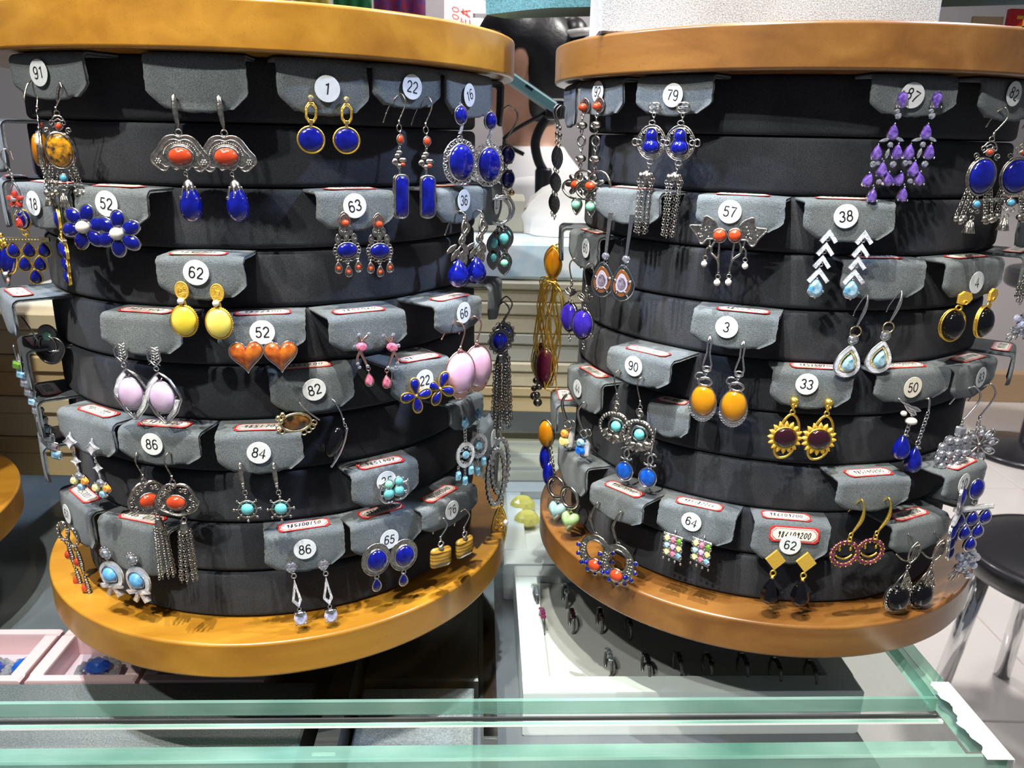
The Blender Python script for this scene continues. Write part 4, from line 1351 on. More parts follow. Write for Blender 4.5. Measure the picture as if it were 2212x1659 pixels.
@design
def d_jade_heart(D, stone='jade_green'):
    g = D.p('hoop', 'silver'); tube(g, [(px, py, 4) for px, py in ell(-2, 22, 19, 22, 22)], 3.0, True, 8); oring(g, 0, 48, 4, 1.5)
    o = heart(2, 74, 35, 43, 28)
    g = D.p('jade_stone', stone); cab(g, o, 16, 4); cab(g, o, -14, 2, -1)


@design
def d_bead_hoop(D):
    g = D.p('hook', 'old_silver'); tube(g, [(4, 0, -8), (0, 0, -3), (-3, -2, 4), (-14, 26, 9), (-12, 44, 8), (-4, 62, 7)], [1.3, 1.5, 1.8, 3.4, 3.6, 1.6], False, 8); oring(g, -3, 66, 4, 1.5)
    cx, cy = -3, 108
    o = ell(cx, cy, 36, 40, 28); i_ = [(x, y - 6) for x, y in ell(cx, cy, 22, 24, 28)]
    g = D.p('hoop_plate', 'old_silver'); ringp(g, o, i_, 5, 2); bez(g, i_, 2, 7); bez(g, o, 1.8, 5)
    for k in range(9):
        a = 1.1 + 4.08 * k / 8
        for q in (26, 31):
            oring(g, cx + q * math.sin(a) * 1.02, cy - q * math.cos(a), 3.4, 1, 8)
    for k in range(9):
        a = 1.35 + 3.58 * k / 8
        x, y = cx + 41 * math.sin(a), cy - 45 * math.cos(a)
        bez(g, ell(x, y, 4.5, 4.5, 10), 1.2, 5); ball(D.p('lapis_bead', 'lapis'), x, y, 6, 4.2, 8, 6)
    for s in (-1, 1):
        ball(D.p('lapis_bead', 'lapis'), cx + s * 20, cy + 24, 9, 5, 8, 6)
    stone_drop(D, 'coral', 'old_silver', cx, cy + 26, 28, 27, 11, 6, 2, 'ell', 'coral_stone')


@design
def d_colour_grid(D):
    cols = (('yellow_gem', 'pink_gem', 'green_gem'), ('aqua_gem', 'rose_quartz', 'yellow_gem'), ('yellow_gem', 'pink_gem', 'aqua_gem'))
    g = D.p('setting', 'silver'); plate(g, [(-20, 4), (20, 8), (18, 62), (-20, 52)], 4, 0); tube(g, [(2, -4, -3), (2, 8, 4)], 1.6)
    for r in range(3):
        for c_ in range(3):
            x = -13 + c_ * 13.5; y = 14 + r * 15 + c_ * 2
            gem(D.p('gem', cols[r][c_]), ell(x, y, 6.2, 7, 8), 6, 4)
        for c_ in range(4):
            ball(g, -20 + c_ * 13.2, 14 + r * 15 + c_ * 2, 7, 3.2, 7, 5, 5)
    for c_ in range(4):
        for y in (4, 58):
            ball(g, -20 + c_ * 13.2, y + c_ * 2, 7, 3, 7, 5)


@design
def d_gold_diamond(D):
    o = [(0, -22), (22, 0), (0, 22), (-22, 0)]
    g = D.p('diamond_plate', 'satin_gold'); plate(g, o, 5, 2); tube(g, [(0, 0, -6), (0, 0, 2)], 2)
    g = D.p('link', 'gold'); oring(g, -1, 29, 6, 2.0); lathe(g, -2, [(34, 3), (38, 5)], 8, 10)
    prof = [(37, 2), (44, 8), (58, 17), (72, 21.5), (80, 21), (88, 15), (94, 5)]
    g = D.p('onyx_drop', 'onyx'); lathe(g, -3, prof, 10, 9, 0.8, False)


@design
def d_onyx_lantern(D):
    o = marq(2, 6, 22, 46, 18, 0.25)
    g = D.p('leaf_stud', 'old_silver'); bez(g, o, 1.8, 5)
    for k in range(4):
        tube(g, [(-5 + k * 4, 22, 5), (-2 + k * 4, 6, 6), (4 + k * 2, -10, 5)], 1.2)
    tube(g, [(4, -14, 4), (-14, -34, 0)], 1.4); tube(g, [(0, 26, 4), (-14, 24, -2), (-26, 12, -8)], 2)
    g = D.p('cone_frame', 'old_silver'); oring(g, -6, 36, 4, 1.4)
    tri = [(-8, 42), (8, 84), (-2, 92), (-36, 78)]
    bez(g, tri, 2, 6); tube(g, [(-8, 42, 6), (-20, 84, 8)], 2)
    for (x, y) in ((-4, 60), (0, 70), (-6, 76), (0, 84), (-12, 82)):
        scroll(g, x, y, 4, 1, 9, 1.3, x, 1)
    plate(g, [(-8, 44), (8, 84), (-2, 91), (-19, 84)], 2, 4)
    o = ell(-16, 106, 23, 26, 24)
    g = D.p('bezel', 'old_silver'); plate(g, grow(o, 4), 6, -4); bez(g, grow(o, 4), 1.8, 2)
    for k in range(26):
        a = 2 * PI * k / 26; ball(g, -16 + 25 * math.sin(a), 106 - 28 * math.cos(a), 4, 2.2, 5, 4)
    cab(D.p('onyx_stone', 'onyx'), o, 18, 2)


@design
def d_hooked_gem(D, a='orange_gem', b='yellow_gem'):
    g = D.p('hook', 'silver'); tube(g, [(0, 0, -3), (-2, -3, 4), (-10, 16, 8), (-4, 40, 8), (4, 54, 7)], [1.4, 2, 3, 3, 1.5], False, 8); oring(g, 4, 62, 8, 2, 6); oring(g, 12, 58, 7, 1.6, 3)
    o = tear(4, 94, 26, 46)
    plate(D.p('pave_panel', 'pave'), [(10, 74), (17, 84), (17, 108), (8, 112), (5, 92)], 5, 0)
    gem(D.p('upper_gem', a), ell(-1, 84, 9, 9, 8), 7, 5); gem(D.p('lower_gem', b), ell(-2, 102, 11, 11, 8), 7, 5)
    g = D.p('claws', 'silver'); bez(g, o, 1.4, 3)


@design
def d_disc_hook(D):
    g = D.p('hook', 'dark_silver'); hook(g, -2, 42, -12, 1.8, 24, -6)
    g = D.p('beads', 'old_silver'); ball(g, -2, 60, 6, 5); chain(g, (-2, 64, 6), (-2, 84, 6), 8, 3, 1.2)
    for (y, h) in ((112, 52), (168, 44), (216, 46)):
        o = marq(-2, y, 20, h, 16); plate(D.p('disc', 'silver'), o, 3, 4)
        chain(g, (-2, y + h / 2, 6), (-2, y + h / 2 + 10, 6), 8, 3, 1.2)


@design
def d_dark_tassel(D, stone='lapis', n=9, L=200, y0=66):
    g = D.p('hook', 'dark_silver'); hook(g, -2, 44, 14, 1.7, 22, -8)
    o = ell(-3, y0 + 14, 18, 22, 20)
    g = D.p('filigree', 'dark_silver'); bez(g, grow(o, 4), 2, 4); plate(g, grow(o, 3), 3, 0)
    for k in range(12):
        a = 2 * PI * k / 12; oring(g, -3 + 22 * math.sin(a), y0 + 14 - 27 * math.cos(a), 4, 1.1, 4)
    cab(D.p('stone', stone), off(o, 0.85), 11, 3)
    tassel(D, 'dark_silver', -3, y0 + 44, n, L, 17, 9, True, 20)


@design
def d_turquoise_charms(D):
    g = D.p('hoop', 'silver'); tube(g, [(px, py, 4) for px, py in ell(-2, 24, 24, 28, 24)], 3.2, True, 8)
    for (x, y, w, h, mt) in ((-14, 92, 18, 24, 'turquoise'), (8, 84, 20, 26, 'turquoise'), (-16, 124, 15, 20, 'turquoise'), (8, 138, 17, 18, 'turquoise_green')):
        g = D.p('charm', 'dark_silver'); q = marq(x, y + 4, w + 10, h + 26, 16); plate(g, q, 3, 2); bez(g, q, 1.6, 4)
        cab(D.p('turquoise_stone', mt), ell(x, y, w / 2, h / 2), 7, 5)
    g = D.p('chain', 'dark_silver'); chain(g, (-2, 52, 5), (-14, 80, 5), 8, 3, 1.2); chain(g, (-2, 52, 5), (8, 72, 5), 8, 3, 1.2); chain(g, (8, 100, 5), (8, 128, 5), 8, 3, 1.2)


@design
def d_two_lapis(D):
    g = D.p('hook', 'old_silver'); hook(g, -8, 70, 22, 2.0, 26, -10)
    g = D.p('filigree', 'dark_silver'); tube(g, [(-10, 72, 4), (-12, 120, 4), (-10, 170, 4)], 3.2)
    for y in (104, 158):
        for k in range(8):
            a = 2 * PI * k / 8; scroll(g, -4 + 20 * math.sin(a), y - 24 * math.cos(a), 5, 1.2, 3, 1.2, a, 1)
        stone_drop(D, 'lapis', 'old_silver', -2, y, 34, 38, 12, 5, 1.8, 'ell', 'lapis_stone')
    for (x, y) in ((-14, 196), (0, 202), (10, 190)):
        g = D.p('bead', 'pale_gold'); chain(g, (x, 180, 5), (x, y - 4, 5), 7, 2.4, 1); ball(g, x, y, 5, 7)


@design
def d_crystal_line(D):
    g = D.p('hook', 'silver'); tube(g, [(0, 0, -3), (2, -3, 4), (6, 14, 7), (6, 34, 6)], 1.6)
    y = 40
    for k in range(11):
        gem(D.p('crystal', 'aqua_gem' if k % 3 == 1 else ('green_gem' if k == 0 else 'crystal')), rrect(6 + k * 5.5, y, 22, 16, 2, 1, 0.2), 7, 5)
        g = D.p('setting', 'silver'); bez(g, rrect(6 + k * 5.5, y, 25, 18, 2, 1, 0.2), 1.8, 4)
        y += 20


@design
def d_crystal_hoop(D):
    g = D.p('clasp', 'silver'); tube(g, [(0, 0, -3), (0, -4, 4), (2, 20, 6)], 2.6)
    pts = [(2 + 18 * math.sin(a), 78 - 60 * math.cos(a), 6) for a in [2 * PI * k / 26 for k in range(26)]]
    g = D.p('hoop', 'silver'); tube(g, pts, 3.4, True, 8)
    for k in range(26):
        gem(g, ell(pts[k][0], pts[k][1], 6, 6, 6), 5, 9)


@design
def d_gold_leaf(D):
    g = D.p('link', 'old_silver'); chain(g, (0, 0, 5), (0, 22, 5), 9, 3.4, 1.4)
    q = marq(-4, 72, 34, 104, 20)
    g = D.p('leaf_frame', 'gold'); bez(g, q, 2.4, 5)
    for k in range(9):
        tube(g, [(-4, 34 + k * 9, 5), (-14 + abs(k - 4), 30 + k * 9, 5)], 1.3); tube(g, [(-4, 34 + k * 9, 5), (8 - abs(k - 4), 30 + k * 9, 5)], 1.3)
    tube(g, [(-4, 20, 5), (-4, 126, 5), (6, 142, 5)], 1.8)
    ball(D.p('pearl', 'pearl'), 8, 56, 9, 6)


@design
def d_dark_pendant(D):
    g = D.p('hook', 'silver'); tube(g, [(-42, -34, -4), (-30, -30, 4), (-12, -4, 7), (0, 18, 7)], 1.8)
    cx, cy = 20, 28
    g = D.p('frame', 'dark_silver')
    fr = [(cx - 34, cy - 8), (cx - 20, cy - 22), (cx + 20, cy - 22), (cx + 36, cy - 6), (cx + 30, cy + 14), (cx + 12, cy + 32), (cx - 12, cy + 32), (cx - 30, cy + 14)]
    fr = smo(fr, 4); plate(g, fr, 4, 1); bez(g, fr, 2.6, 5); bez(g, ell(cx - 2, cy - 6, 20, 20, 20), 3, 6); plate(g, ell(cx - 2, cy - 30, 22, 20, 20), 4, 0)
    cab(D.p('turquoise_stone', 'turquoise_green'), ell(cx - 2, cy - 26, 11, 11), 4, 5)
    tube(D.p('bar', 'silver'), [(cx - 20, cy + 10, 7), (cx + 24, cy + 4, 7)], 2.2)


@design
def d_blue_teal_stone(D):
    stone_drop(D, 'amber', 'old_silver', 0, 8, 38, 56, 14, 3, 2, 'ell', 'amber_stone')
    g = D.p('filigree', 'old_silver')
    for k in range(8):
        oring(g, 10 + k * 2, 36 + k * 9, 5, 1.4, 3)
    for (x, y) in ((-2, 62), (8, 92)):
        stone_drop(D, 'lapis', 'old_silver', x, y, 26, 52, 12, 2, 1.6, 'ell', 'blue_stone')


@design
def d_violet_gold(D):
    g = D.p('gold_cap', 'gold')
    for k in range(10):
        ball(g, rnd.uniform(-12, 12), rnd.uniform(-10, 14), 6, 5, 8, 6)
    for x in (-14, 4, 18):
        o = ell(x, 46, 12, 30, 16, 0.2); cab(D.p('lapis_panel', 'lapis'), o, 9, 2); bez(D.p('gold_rib', 'gold'), grow(o, 1), 2.2, 3)
    lathe(D.p('silver_tip', 'old_silver'), 2, [(72, 10), (90, 7), (104, 3)], 5, 12)


@design
def d_purple_prism(D):
    g = D.p('setting', 'silver')
    for k in range(7):
        gem(D.p('crystal', 'crystal'), ell(rnd.uniform(-8, 10), -4 + k * 5, 6, 6, 8), 5, 5)
    tube(g, [(0, -10, 3), (2, 34, 3)], 4)
    for x in (-4, 14):
        gem(D.p('purple_stone', 'amethyst'), rrect(x, 58, 20, 50, 3, 1), 8, 4)


@design
def d_chain_mesh(D):
    g = D.p('hook', 'silver'); hook(g, 0, 40, 10, 1.6, 20, -6)
    g = D.p('plate', 'silver'); plate(g, [(-14, 52), (12, 48), (20, 76), (-16, 80)], 3, 3)
    for k in range(7):
        chain(D.p('mesh_chain', 'old_silver'), (-14 + k * 5, 80, 5 + k % 2 * 3), (-22 + k * 5, 196 - abs(k - 3) * 6, 5 + k % 2 * 3), 8, 3.2, 1.0)


@design
def d_crystal_bunch(D):
    g = D.p('stem', 'silver'); tube(g, [(0, 0, 0), (8, -14, 5), (0, 10, 6)], 2.4); tube(g, [(0, 0, 5), (-10, 30, 5)], 2)
    for k in range(14):
        a = k * 2.4; r = 5 + k * 2.1
        gem(D.p('crystal', 'crystal' if k % 4 else 'moonstone'), ell(-8 + r * math.cos(a) * 0.9, 40 + r * math.sin(a), 9, 9, 8), 8, 5 + (k % 3) * 3)
    for k in range(6):
        a = 0.6 + k * 0.5; tube(g, [(-10, 50, 4), (-10 + 40 * math.cos(a + 1.2), 50 + 26 * math.sin(a + 0.6), 5)], 1.6)

# stand, seam, angle, reach, width, drop, number, sticker, price, what hangs, earrings (design, options, name, label, um per unit, places)
FLAPS = [
    ('L', 0, -24.3, 0.0165, 0.048, 0.0208, '91', (-0.0024, -0.0093, -4), '', 'amber chandelier earrings', [('chandelier', {'stone': 'flake_amber', 'side': 'green_amber'}, None, 'chandelier_earring', 'silver chandelier earring with flaked amber oval and bell on flap 91', 193.9, 192.5, [(0.0097, 0.3105, 0.0015, 7.7)]), ('chandelier', {'stone': 'amber'}, None, 'chandelier_earring', 'silver chandelier earring with plain yellow amber turned edge-on on flap 91', 221.0, 196.0, [(-0.0089, 0.311, 0.0015, 115.7)])]),
    ('L', 0, 5.0, 0.0165, 0.0434, 0.0253, '', None, '', 'silver fan earrings with lapis drops', [('fan', {}, None, 'drop_earring', 'silver fan earring with coral oval and lapis drop', 196.8, 190.7, [(-0.0091, 0.306, 0.0015, 5.0), (0.01, 0.3061, 0.0015, 5.0)])]),
    ('L', 0, 26.9, 0.0165, 0.0413, 0.0251, '1', (0.0014, -0.0133, 8), '', 'round lapis earrings on gold octagon links', [('octagon_link', {}, None, 'drop_earring', 'round lapis earring on gold octagon link', 207.2, 199.6, [(-0.0065, 0.3068, 0.0015, 18.9), (0.0099, 0.3068, 0.0015, 18.9)])]),
    ('L', 0, 44.4, 0.0165, 0.0399, 0.0205, '22', (0.0009, -0.0103, 8), '', 'long lapis bar earrings', [('lapis_bar', {}, None, 'drop_earring', 'long lapis bar earring with coral and silver leaves', 248.0, 212.6, [(-0.0072, 0.3099, 0.0015, 38.4), (0.0093, 0.3092, 0.0015, 26.4)])]),
    ('L', 0, 63.4, 0.0165, 0.048, 0.0234, '16', (-0.0043, -0.0119, -22), '', 'ornate lapis oval earrings', [('ornate_oval', {}, None, 'drop_earring', 'double lapis oval earring with silver scroll frame', 316.9, 234.6, [(-0.0147, 0.3074, 0.0015, 45.4), (0.0179, 0.3054, 0.0015, 45.4)])]),
    ('L', 0, 96.0, 0.017, 0.038, 0.026, '', None, '', 'double lapis hook earring at the right rim', [('two_lapis', {}, None, 'drop_earring', 'dark silver hook earring with two lapis stones at right rim of left column', 304.7, 275.2, [(0.0, 0.3097, 0.003, 41.0)])]),
    ('L', 1, -50.0, 0.017, 0.038, 0.026, '', None, '', 'red flower earring at the left rim', [('flower_drop', {}, None, 'drop_earring', 'silver loop earring with red flower at left picture edge', 278.2, 206.6, [(0.0423, 0.2809, 0.0015, -20.0)])]),
    ('L', 2, -30.7, 0.018, 0.048, 0.0215, '18', (-0.0024, -0.0094, 5), '9851702', 'gold lapis grid earrings', [('lapis_grid', {}, None, 'drop_earring', 'gold triangle earring of lapis teardrops facing the viewer, on flap 18', 237.6, 220.8, [(-0.0137, 0.2484, 0.0015, 19.3)]), ('lapis_grid', {}, None, 'drop_earring', 'gold triangle earring of lapis teardrops seen edge-on beside flower stud', 277.7, 211.8, [(0.0194, 0.2506, 0.0015, -56.7)])]),
    ('L', 2, -12.6, 0.018, 0.038, 0.018, '52', (-0.001, -0.0072, 6), '9851702', 'lapis petal flower studs', [('pearl_flower', {'n': 6, 'rot': 0.3}, {'n': 6, 'rot': 0.1}, 'stud_earring', 'lapis petal flower stud with white pearl', 245.8, 210.3, [(-0.0133, 0.248, 0.0015, -12.6), (0.0044, 0.2458, 0.0015, -12.6)])]),
    ('L', 2, -56.0, 0.017, 0.038, 0.026, '', None, '9851702', 'lapis ball earring at the left rim', [('violet_gold', {}, None, 'drop_earring', 'gold capped lapis ball earring at left picture edge', 261.5, 244.3, [(-0.0, 0.234, 0.003, -11.0)])]),
    ('L', 2, 32.2, 0.018, 0.0388, 0.0193, '63', (-0.0017, -0.0072, -12), '9851702', 'lapis and coral three-drop studs', [('three_drop', {}, None, 'drop_earring', 'oxidised silver earring with coral top, lapis oval and three coral drops', 224.8, 220.8, [(-0.007, 0.2518, 0.0015, 22.2), (0.0102, 0.2506, 0.0015, 22.2)])]),
    ('L', 2, 59.2, 0.018, 0.0427, 0.0195, '36', (-0.0007, -0.0072, 0), '9851702', 'vine hook lapis drops', [('vine_drop', {}, None, 'drop_earring', 'silver vine hook earring with large lapis drop', 308.6, 247.0, [(-0.0066, 0.2527, 0.0015, 39.2), (0.0107, 0.2521, 0.0015, 39.2)])]),
    ('L', 2, 76.0, 0.018, 0.038, 0.024, '23', (0, -0.012, 0), '', 'turquoise charm hoops', [('turquoise_charms', {}, None, 'hoop_earring', 'silver hoop with turquoise charms under flap 23', 287.2, 267.9, [(0.0, 0.2566, 0.003, 16.0), (0.01, 0.2572, 0.003, 16.0)])]),
    ('L', 3, 3.6, 0.0229, 0.0393, 0.0204, '62', (-0.0012, -0.0072, 8), '9851704', 'yellow amber ovals on gold', [('gold_oval', {'stone': 'deep_amber'}, None, 'drop_earring', 'gold framed yellow amber oval earring', 208.1, 214.6, [(-0.0081, 0.2214, 0.0015, 3.6)]), ('gold_oval', {'stone': 'pale_amber'}, None, 'drop_earring', 'gold framed pale cream amber oval earring', 209.4, 215.8, [(0.0077, 0.2205, 0.0015, 3.6)])]),
    ('L', 4, -50.0, 0.025, 0.044, 0.022, '', None, '9851702', 'nothing, its label facing up at the left rim', []),
    ('L', 4, -10.0, 0.0169, 0.042, 0.0203, '', None, '9851400', 'lilac quartz kite earrings', [('kite_frame', {}, None, 'drop_earring', 'silver kite frame earring with lilac quartz oval', 245.3, 229.7, [(-0.0103, 0.1893, 0.0015, -10.0), (0.0073, 0.1887, 0.0015, -10.0)])]),
    ('L', 4, 13.4, 0.0183, 0.04, 0.0182, '52', (-0.0001, -0.0072, 0), '9852400', 'amber heart studs', [('heart_stud', {}, None, 'stud_earring', 'orange amber heart stud in silver rim', 214.2, 231.3, [(-0.0079, 0.1886, 0.0015, 13.4), (0.0079, 0.1882, 0.0015, 13.4)])]),
    ('L', 4, 32.6, 0.026, 0.0403, 0.0192, '', None, '9851060', 'pink stone branch earrings', [('pink_branch', {'s': 1}, None, 'drop_earring', 'rose gold branch earring with pink stone drop', 229.4, 234.2, [(-0.0064, 0.1957, 0.0015, 24.6)]), ('pink_branch', {'s': -1}, None, 'drop_earring', 'rose gold branch earring with pink drop, mirrored', 239.3, 240.2, [(0.0117, 0.1937, 0.0015, 24.6)])]),
    ('L', 4, 54.5, 0.026, 0.0384, 0.018, '66', (0.0012, -0.0072, -8), '9851702', 'rose quartz hook earrings', [('quartz_hook', {}, None, 'drop_earring', 'rose gold hook earring with rose quartz oval', 290.6, 257.8, [(-0.0064, 0.1959, 0.0015, 34.5), (0.0079, 0.1963, 0.0015, 34.5)])]),
    ('L', 4, 80.0, 0.018, 0.036, 0.024, '', None, '', 'dark chain tassels at the right rim', [('dark_tassel', {'stone': 'lapis', 'n': 8, 'L': 150}, None, 'drop_earring', 'dark chain tassel earring with lapis at right rim of left column', 304.3, 294.5, [(0.0, 0.193, 0.003, 15.0), (0.01, 0.1948, 0.003, 15.0)])]),
    ('L', 5, 22.2, 0.0133, 0.0412, 0.0227, '82', (0.0007, -0.0099, -12), '9851200', 'dark amber and onyx hook earrings', [('amber_flat', {}, None, 'drop_earring', 'dark amber earring lying flat with scalloped silver rim on flap 84', 226.1, 245.2, [(-0.0072, 0.1628, 0.0015, 22.2)]), ('onyx_side', {}, None, 'drop_earring', 'black onyx hook earring hanging sideways beside flap 82', 232.9, 248.8, [(0.0091, 0.1624, 0.0015, 22.2)])]),
    ('L', 5, 44.1, 0.026, 0.0378, 0.0212, '22', (-0.0002, -0.0098, 0), '9851520', 'gold and lapis clover studs', [('clover', {'rot': -0.15}, {'rot': 0.35}, 'stud_earring', 'gold clover stud with four lapis petals', 256.0, 258.9, [(-0.0062, 0.1615, 0.0015, 24.1), (0.0099, 0.1621, 0.0015, 24.1)])]),
    ('L', 5, -53.0, 0.02, 0.038, 0.026, '8', (0, -0.012, 0), '9851702', 'crystal line earring at the left rim', [('crystal_line', {}, None, 'drop_earring', 'long line earring of square crystals at left rim of left column', 267.1, 259.6, [(-0.0, 0.1762, 0.003, -8.0)]), ('dark_pendant', {}, None, 'drop_earring', 'dark silver pendant earring with turquoise seen from behind', 263.3, 255.1, [(0.014, 0.1847, -0.009, -11.0)])]),
    ('L', 6, -29.3, 0.0143, 0.0464, 0.0217, '', None, '9851702', 'star crystal earrings with coloured gems', [('gem_cluster', {}, None, 'drop_earring', 'crystal star earring with cluster of coloured gems', 299.3, 258.0, [(-0.0095, 0.1332, 0.0015, -17.3), (0.0091, 0.1335, 0.0015, -17.3)])]),
    ('L', 6, -9.0, 0.0166, 0.0438, 0.0189, '86', (-0.0024, -0.0072, 0), '9851400', 'coral cloud tassel earrings', [('cloud_tassel', {}, None, 'drop_earring', 'coral cloud earring with chain tassel, turned aside', 211.8, 249.1, [(-0.0107, 0.1358, 0.0015, 33.0)]), ('cloud_tassel', {}, None, 'drop_earring', 'coral cloud earring with chain tassel, facing the viewer', 229.6, 247.7, [(0.0069, 0.137, 0.0015, 1.0)])]),
    ('L', 6, 11.1, 0.0181, 0.0416, 0.0224, '84', (-0.0, -0.0102, 14), '9851702', 'turquoise wheel earrings', [('wheel', {}, None, 'drop_earring', 'silver ship wheel earring with turquoise', 222.7, 250.3, [(-0.0094, 0.1334, 0.0015, 11.1), (0.0068, 0.1325, 0.0015, 11.1)])]),
    ('L', 6, -54.0, 0.018, 0.038, 0.026, '', None, '9851702', 'nothing, low on the left rim', []),
    ('L', 6, 58.3, 0.024, 0.0325, 0.018, '', None, '', 'blue gem chandeliers', [('blue_chandelier', {}, None, 'drop_earring', 'silver chandelier earring with steel blue gems', 306.6, 282.7, [(-0.0064, 0.1386, 0.0015, 36.3), (0.0071, 0.1399, 0.0015, 33.3)])]),
    ('L', 7, 76.0, 0.018, 0.036, 0.024, '1', (0, -0.012, 0), '', 'crystal hoops at the right rim', [('crystal_hoop', {}, None, 'hoop_earring', 'crystal set hoop at right rim of left column', 313.6, 319.3, [(0.0, 0.1067, 0.003, 16.0), (0.01, 0.1104, 0.003, 16.0)])]),
    ('L', 7, 37.2, 0.0163, 0.0401, 0.0219, '35', (-0.0011, -0.0072, 4), '9851402', 'turquoise bead crescents', [('crescent_bead', {'s': -1}, None, 'stud_earring', 'silver crescent stud with two turquoise beads, open to the right', 254.6, 275.5, [(-0.0007, 0.107, 0.0015, 23.2)]), ('crescent_bead', {'s': 1}, None, 'stud_earring', 'silver crescent stud with two turquoise beads, open to the left', 258.5, 277.7, [(0.0067, 0.1073, 0.0015, 23.2)])]),
    ('L', 7, -56.0, 0.018, 0.036, 0.026, '', None, '9851702', 'nothing, second lowest on the left rim', []),
    ('L', 8, -42.6, 0.011, 0.048, 0.0272, '67', (-0.0092, -0.0117, 0), '9850001', 'coral leaf chain earrings', [('coral_leaves', {}, None, 'drop_earring', 'silver hoop earring with coral leaf chain', 291.2, 295.0, [(-0.0171, 0.069, 0.0015, -7.6), (-0.0014, 0.0706, 0.0015, -7.6)])]),
    ('L', 8, -20.4, 0.011, 0.048, 0.0308, '', None, '9851015', 'blue stone bow earrings', [('bow', {}, None, 'drop_earring', 'crystal bow earring with sky blue stone', 315.4, 279.5, [(-0.0174, 0.0707, 0.0015, -20.4), (0.0012, 0.0714, 0.0015, -20.4)])]),
    ('L', 8, 18.9, 0.0152, 0.0412, 0.0232, '86', (-0.0005, -0.0091, 0), '985100150', 'pale gem kite earrings', [('kite_gem', {}, None, 'drop_earring', 'silver kite earring with pale lavender gem', 238.3, 277.8, [(-0.0082, 0.0724, 0.0015, 18.9), (0.0084, 0.0711, 0.0015, 18.9)])]),
    ('L', 8, 37.3, 0.0158, 0.0438, 0.0227, '65', (-0.0002, -0.0136, 6), '985170200', 'lapis discs in wide silver rims', [('lapis_disc', {}, None, 'drop_earring', 'round lapis stud in wide silver rim with small drop', 264.8, 291.1, [(-0.0087, 0.068, 0.0015, 27.3), (0.0087, 0.0654, 0.0015, 27.3)])]),
    ('L', 8, 53.8, 0.0215, 0.0479, 0.018, '76', (-0.0015, -0.0072, -10), '985025040', 'tiger eye squares', [('tiger_square', {}, None, 'drop_earring', 'hook earring with brown tiger eye square', 323.0, 299.4, [(-0.0111, 0.0807, 0.0015, 33.8), (0.0084, 0.0788, 0.0015, 48.8)])]),
    ('L', 8, 86.0, 0.018, 0.036, 0.024, '', None, '', 'gold leaf earring at the right rim', [('gold_leaf', {}, None, 'drop_earring', 'gold leaf earring with pearl at right rim of left column', 334.9, 349.3, [(0.0, 0.0559, 0.003, 31.0)])]),
    ('R', 0, -82.0, 0.017, 0.036, 0.026, '', None, '', 'silver disc hook earrings at the left rim', [('disc_hook', {}, None, 'drop_earring', 'long hook earring of silver discs at left rim of right column', 303.2, 273.6, [(0.0, 0.3102, 0.003, -27.0), (-0.01, 0.3113, 0.003, -27.0)])]),
    ('R', 0, -63.2, 0.0165, 0.0439, 0.02, '92', (0.0004, -0.0072, 6), '', 'coral flower heart chains', [('flower_heart', {}, None, 'drop_earring', 'long silver chain earring with coral flower heart and turquoise', 333.9, 250.0, [(-0.0132, 0.31, 0.0015, -43.2), (0.0022, 0.3102, 0.0015, -43.2)])]),
    ('R', 0, -41.3, 0.0165, 0.0441, 0.0204, '79', (0.0008, -0.0103, 4), '', 'lapis gourd tassel earrings', [('gourd_tassel', {}, None, 'drop_earring', 'lapis gourd earring with silver chain tassel', 250.4, 225.0, [(-0.0091, 0.3081, 0.0015, -31.3), (0.0079, 0.308, 0.0015, -31.3)])]),
    ('R', 0, 4.7, 0.0165, 0.0418, 0.0194, '87', (-0.0017, -0.0098, 25), '', 'amethyst chandelier earrings', [('amethyst_chandelier', {}, None, 'chandelier_earring', 'amethyst chandelier earring of purple pear stones', 206.4, 203.1, [(-0.0065, 0.3122, 0.0015, -7.3), (0.0102, 0.3126, 0.0015, -7.3)])]),
    ('R', 0, 28.1, 0.0165, 0.048, 0.0199, '82', (-0.0023, -0.0072, 20), '', 'lapis chandelier earrings', [('chandelier', {'stone': 'lapis'}, None, 'chandelier_earring', 'silver chandelier earring with lapis oval and bell', 240.7, 212.7, [(-0.0094, 0.3099, 0.0015, 10.1), (0.0206, 0.31, 0.0015, -1.9)])]),
    ('R', 2, -51.3, 0.018, 0.048, 0.0192, '', None, '9851702', 'agate slice earrings', [('agate_slice', {}, None, 'drop_earring', 'dark agate slice earring on a silver bar', 278.4, 252.8, [(-0.0088, 0.2514, 0.0015, -31.3), (0.0076, 0.2517, 0.0015, -31.3)])]),
    ('R', 2, -25.0, 0.018, 0.0435, 0.0185, '57', (-0.0044, -0.0079, 6), '9851702', 'coral wing earrings', [('wing', {'s': -1}, None, 'drop_earring', 'silver wing earring with coral, opening left', 234.0, 234.0, [(-0.008, 0.2463, 0.0015, -25.0)]), ('wing', {'s': 1}, None, 'drop_earring', 'silver wing earring with coral, opening right', 230.4, 232.0, [(-0.0004, 0.2468, 0.0015, -25.0)])]),
    ('R', 2, -4.4, 0.018, 0.0429, 0.0204, '38', (-0.0021, -0.0076, -10), '9851702', 'chevron earrings with blue pear gems', [('chevrons', {}, None, 'drop_earring', 'crystal chevron earring with blue pear gem', 220.8, 222.8, [(-0.0091, 0.2505, 0.0015, -4.4), (0.0077, 0.2504, 0.0015, -4.4)])]),
    ('R', 2, 47.0, 0.018, 0.04, 0.026, '', None, '9851702', 'chain mesh earring at the right picture edge', [('chain_mesh', {}, None, 'drop_earring', 'silver chain mesh earring at right picture edge', 263.3, 242.0, [(0.0, 0.2564, 0.003, 27.0)])]),
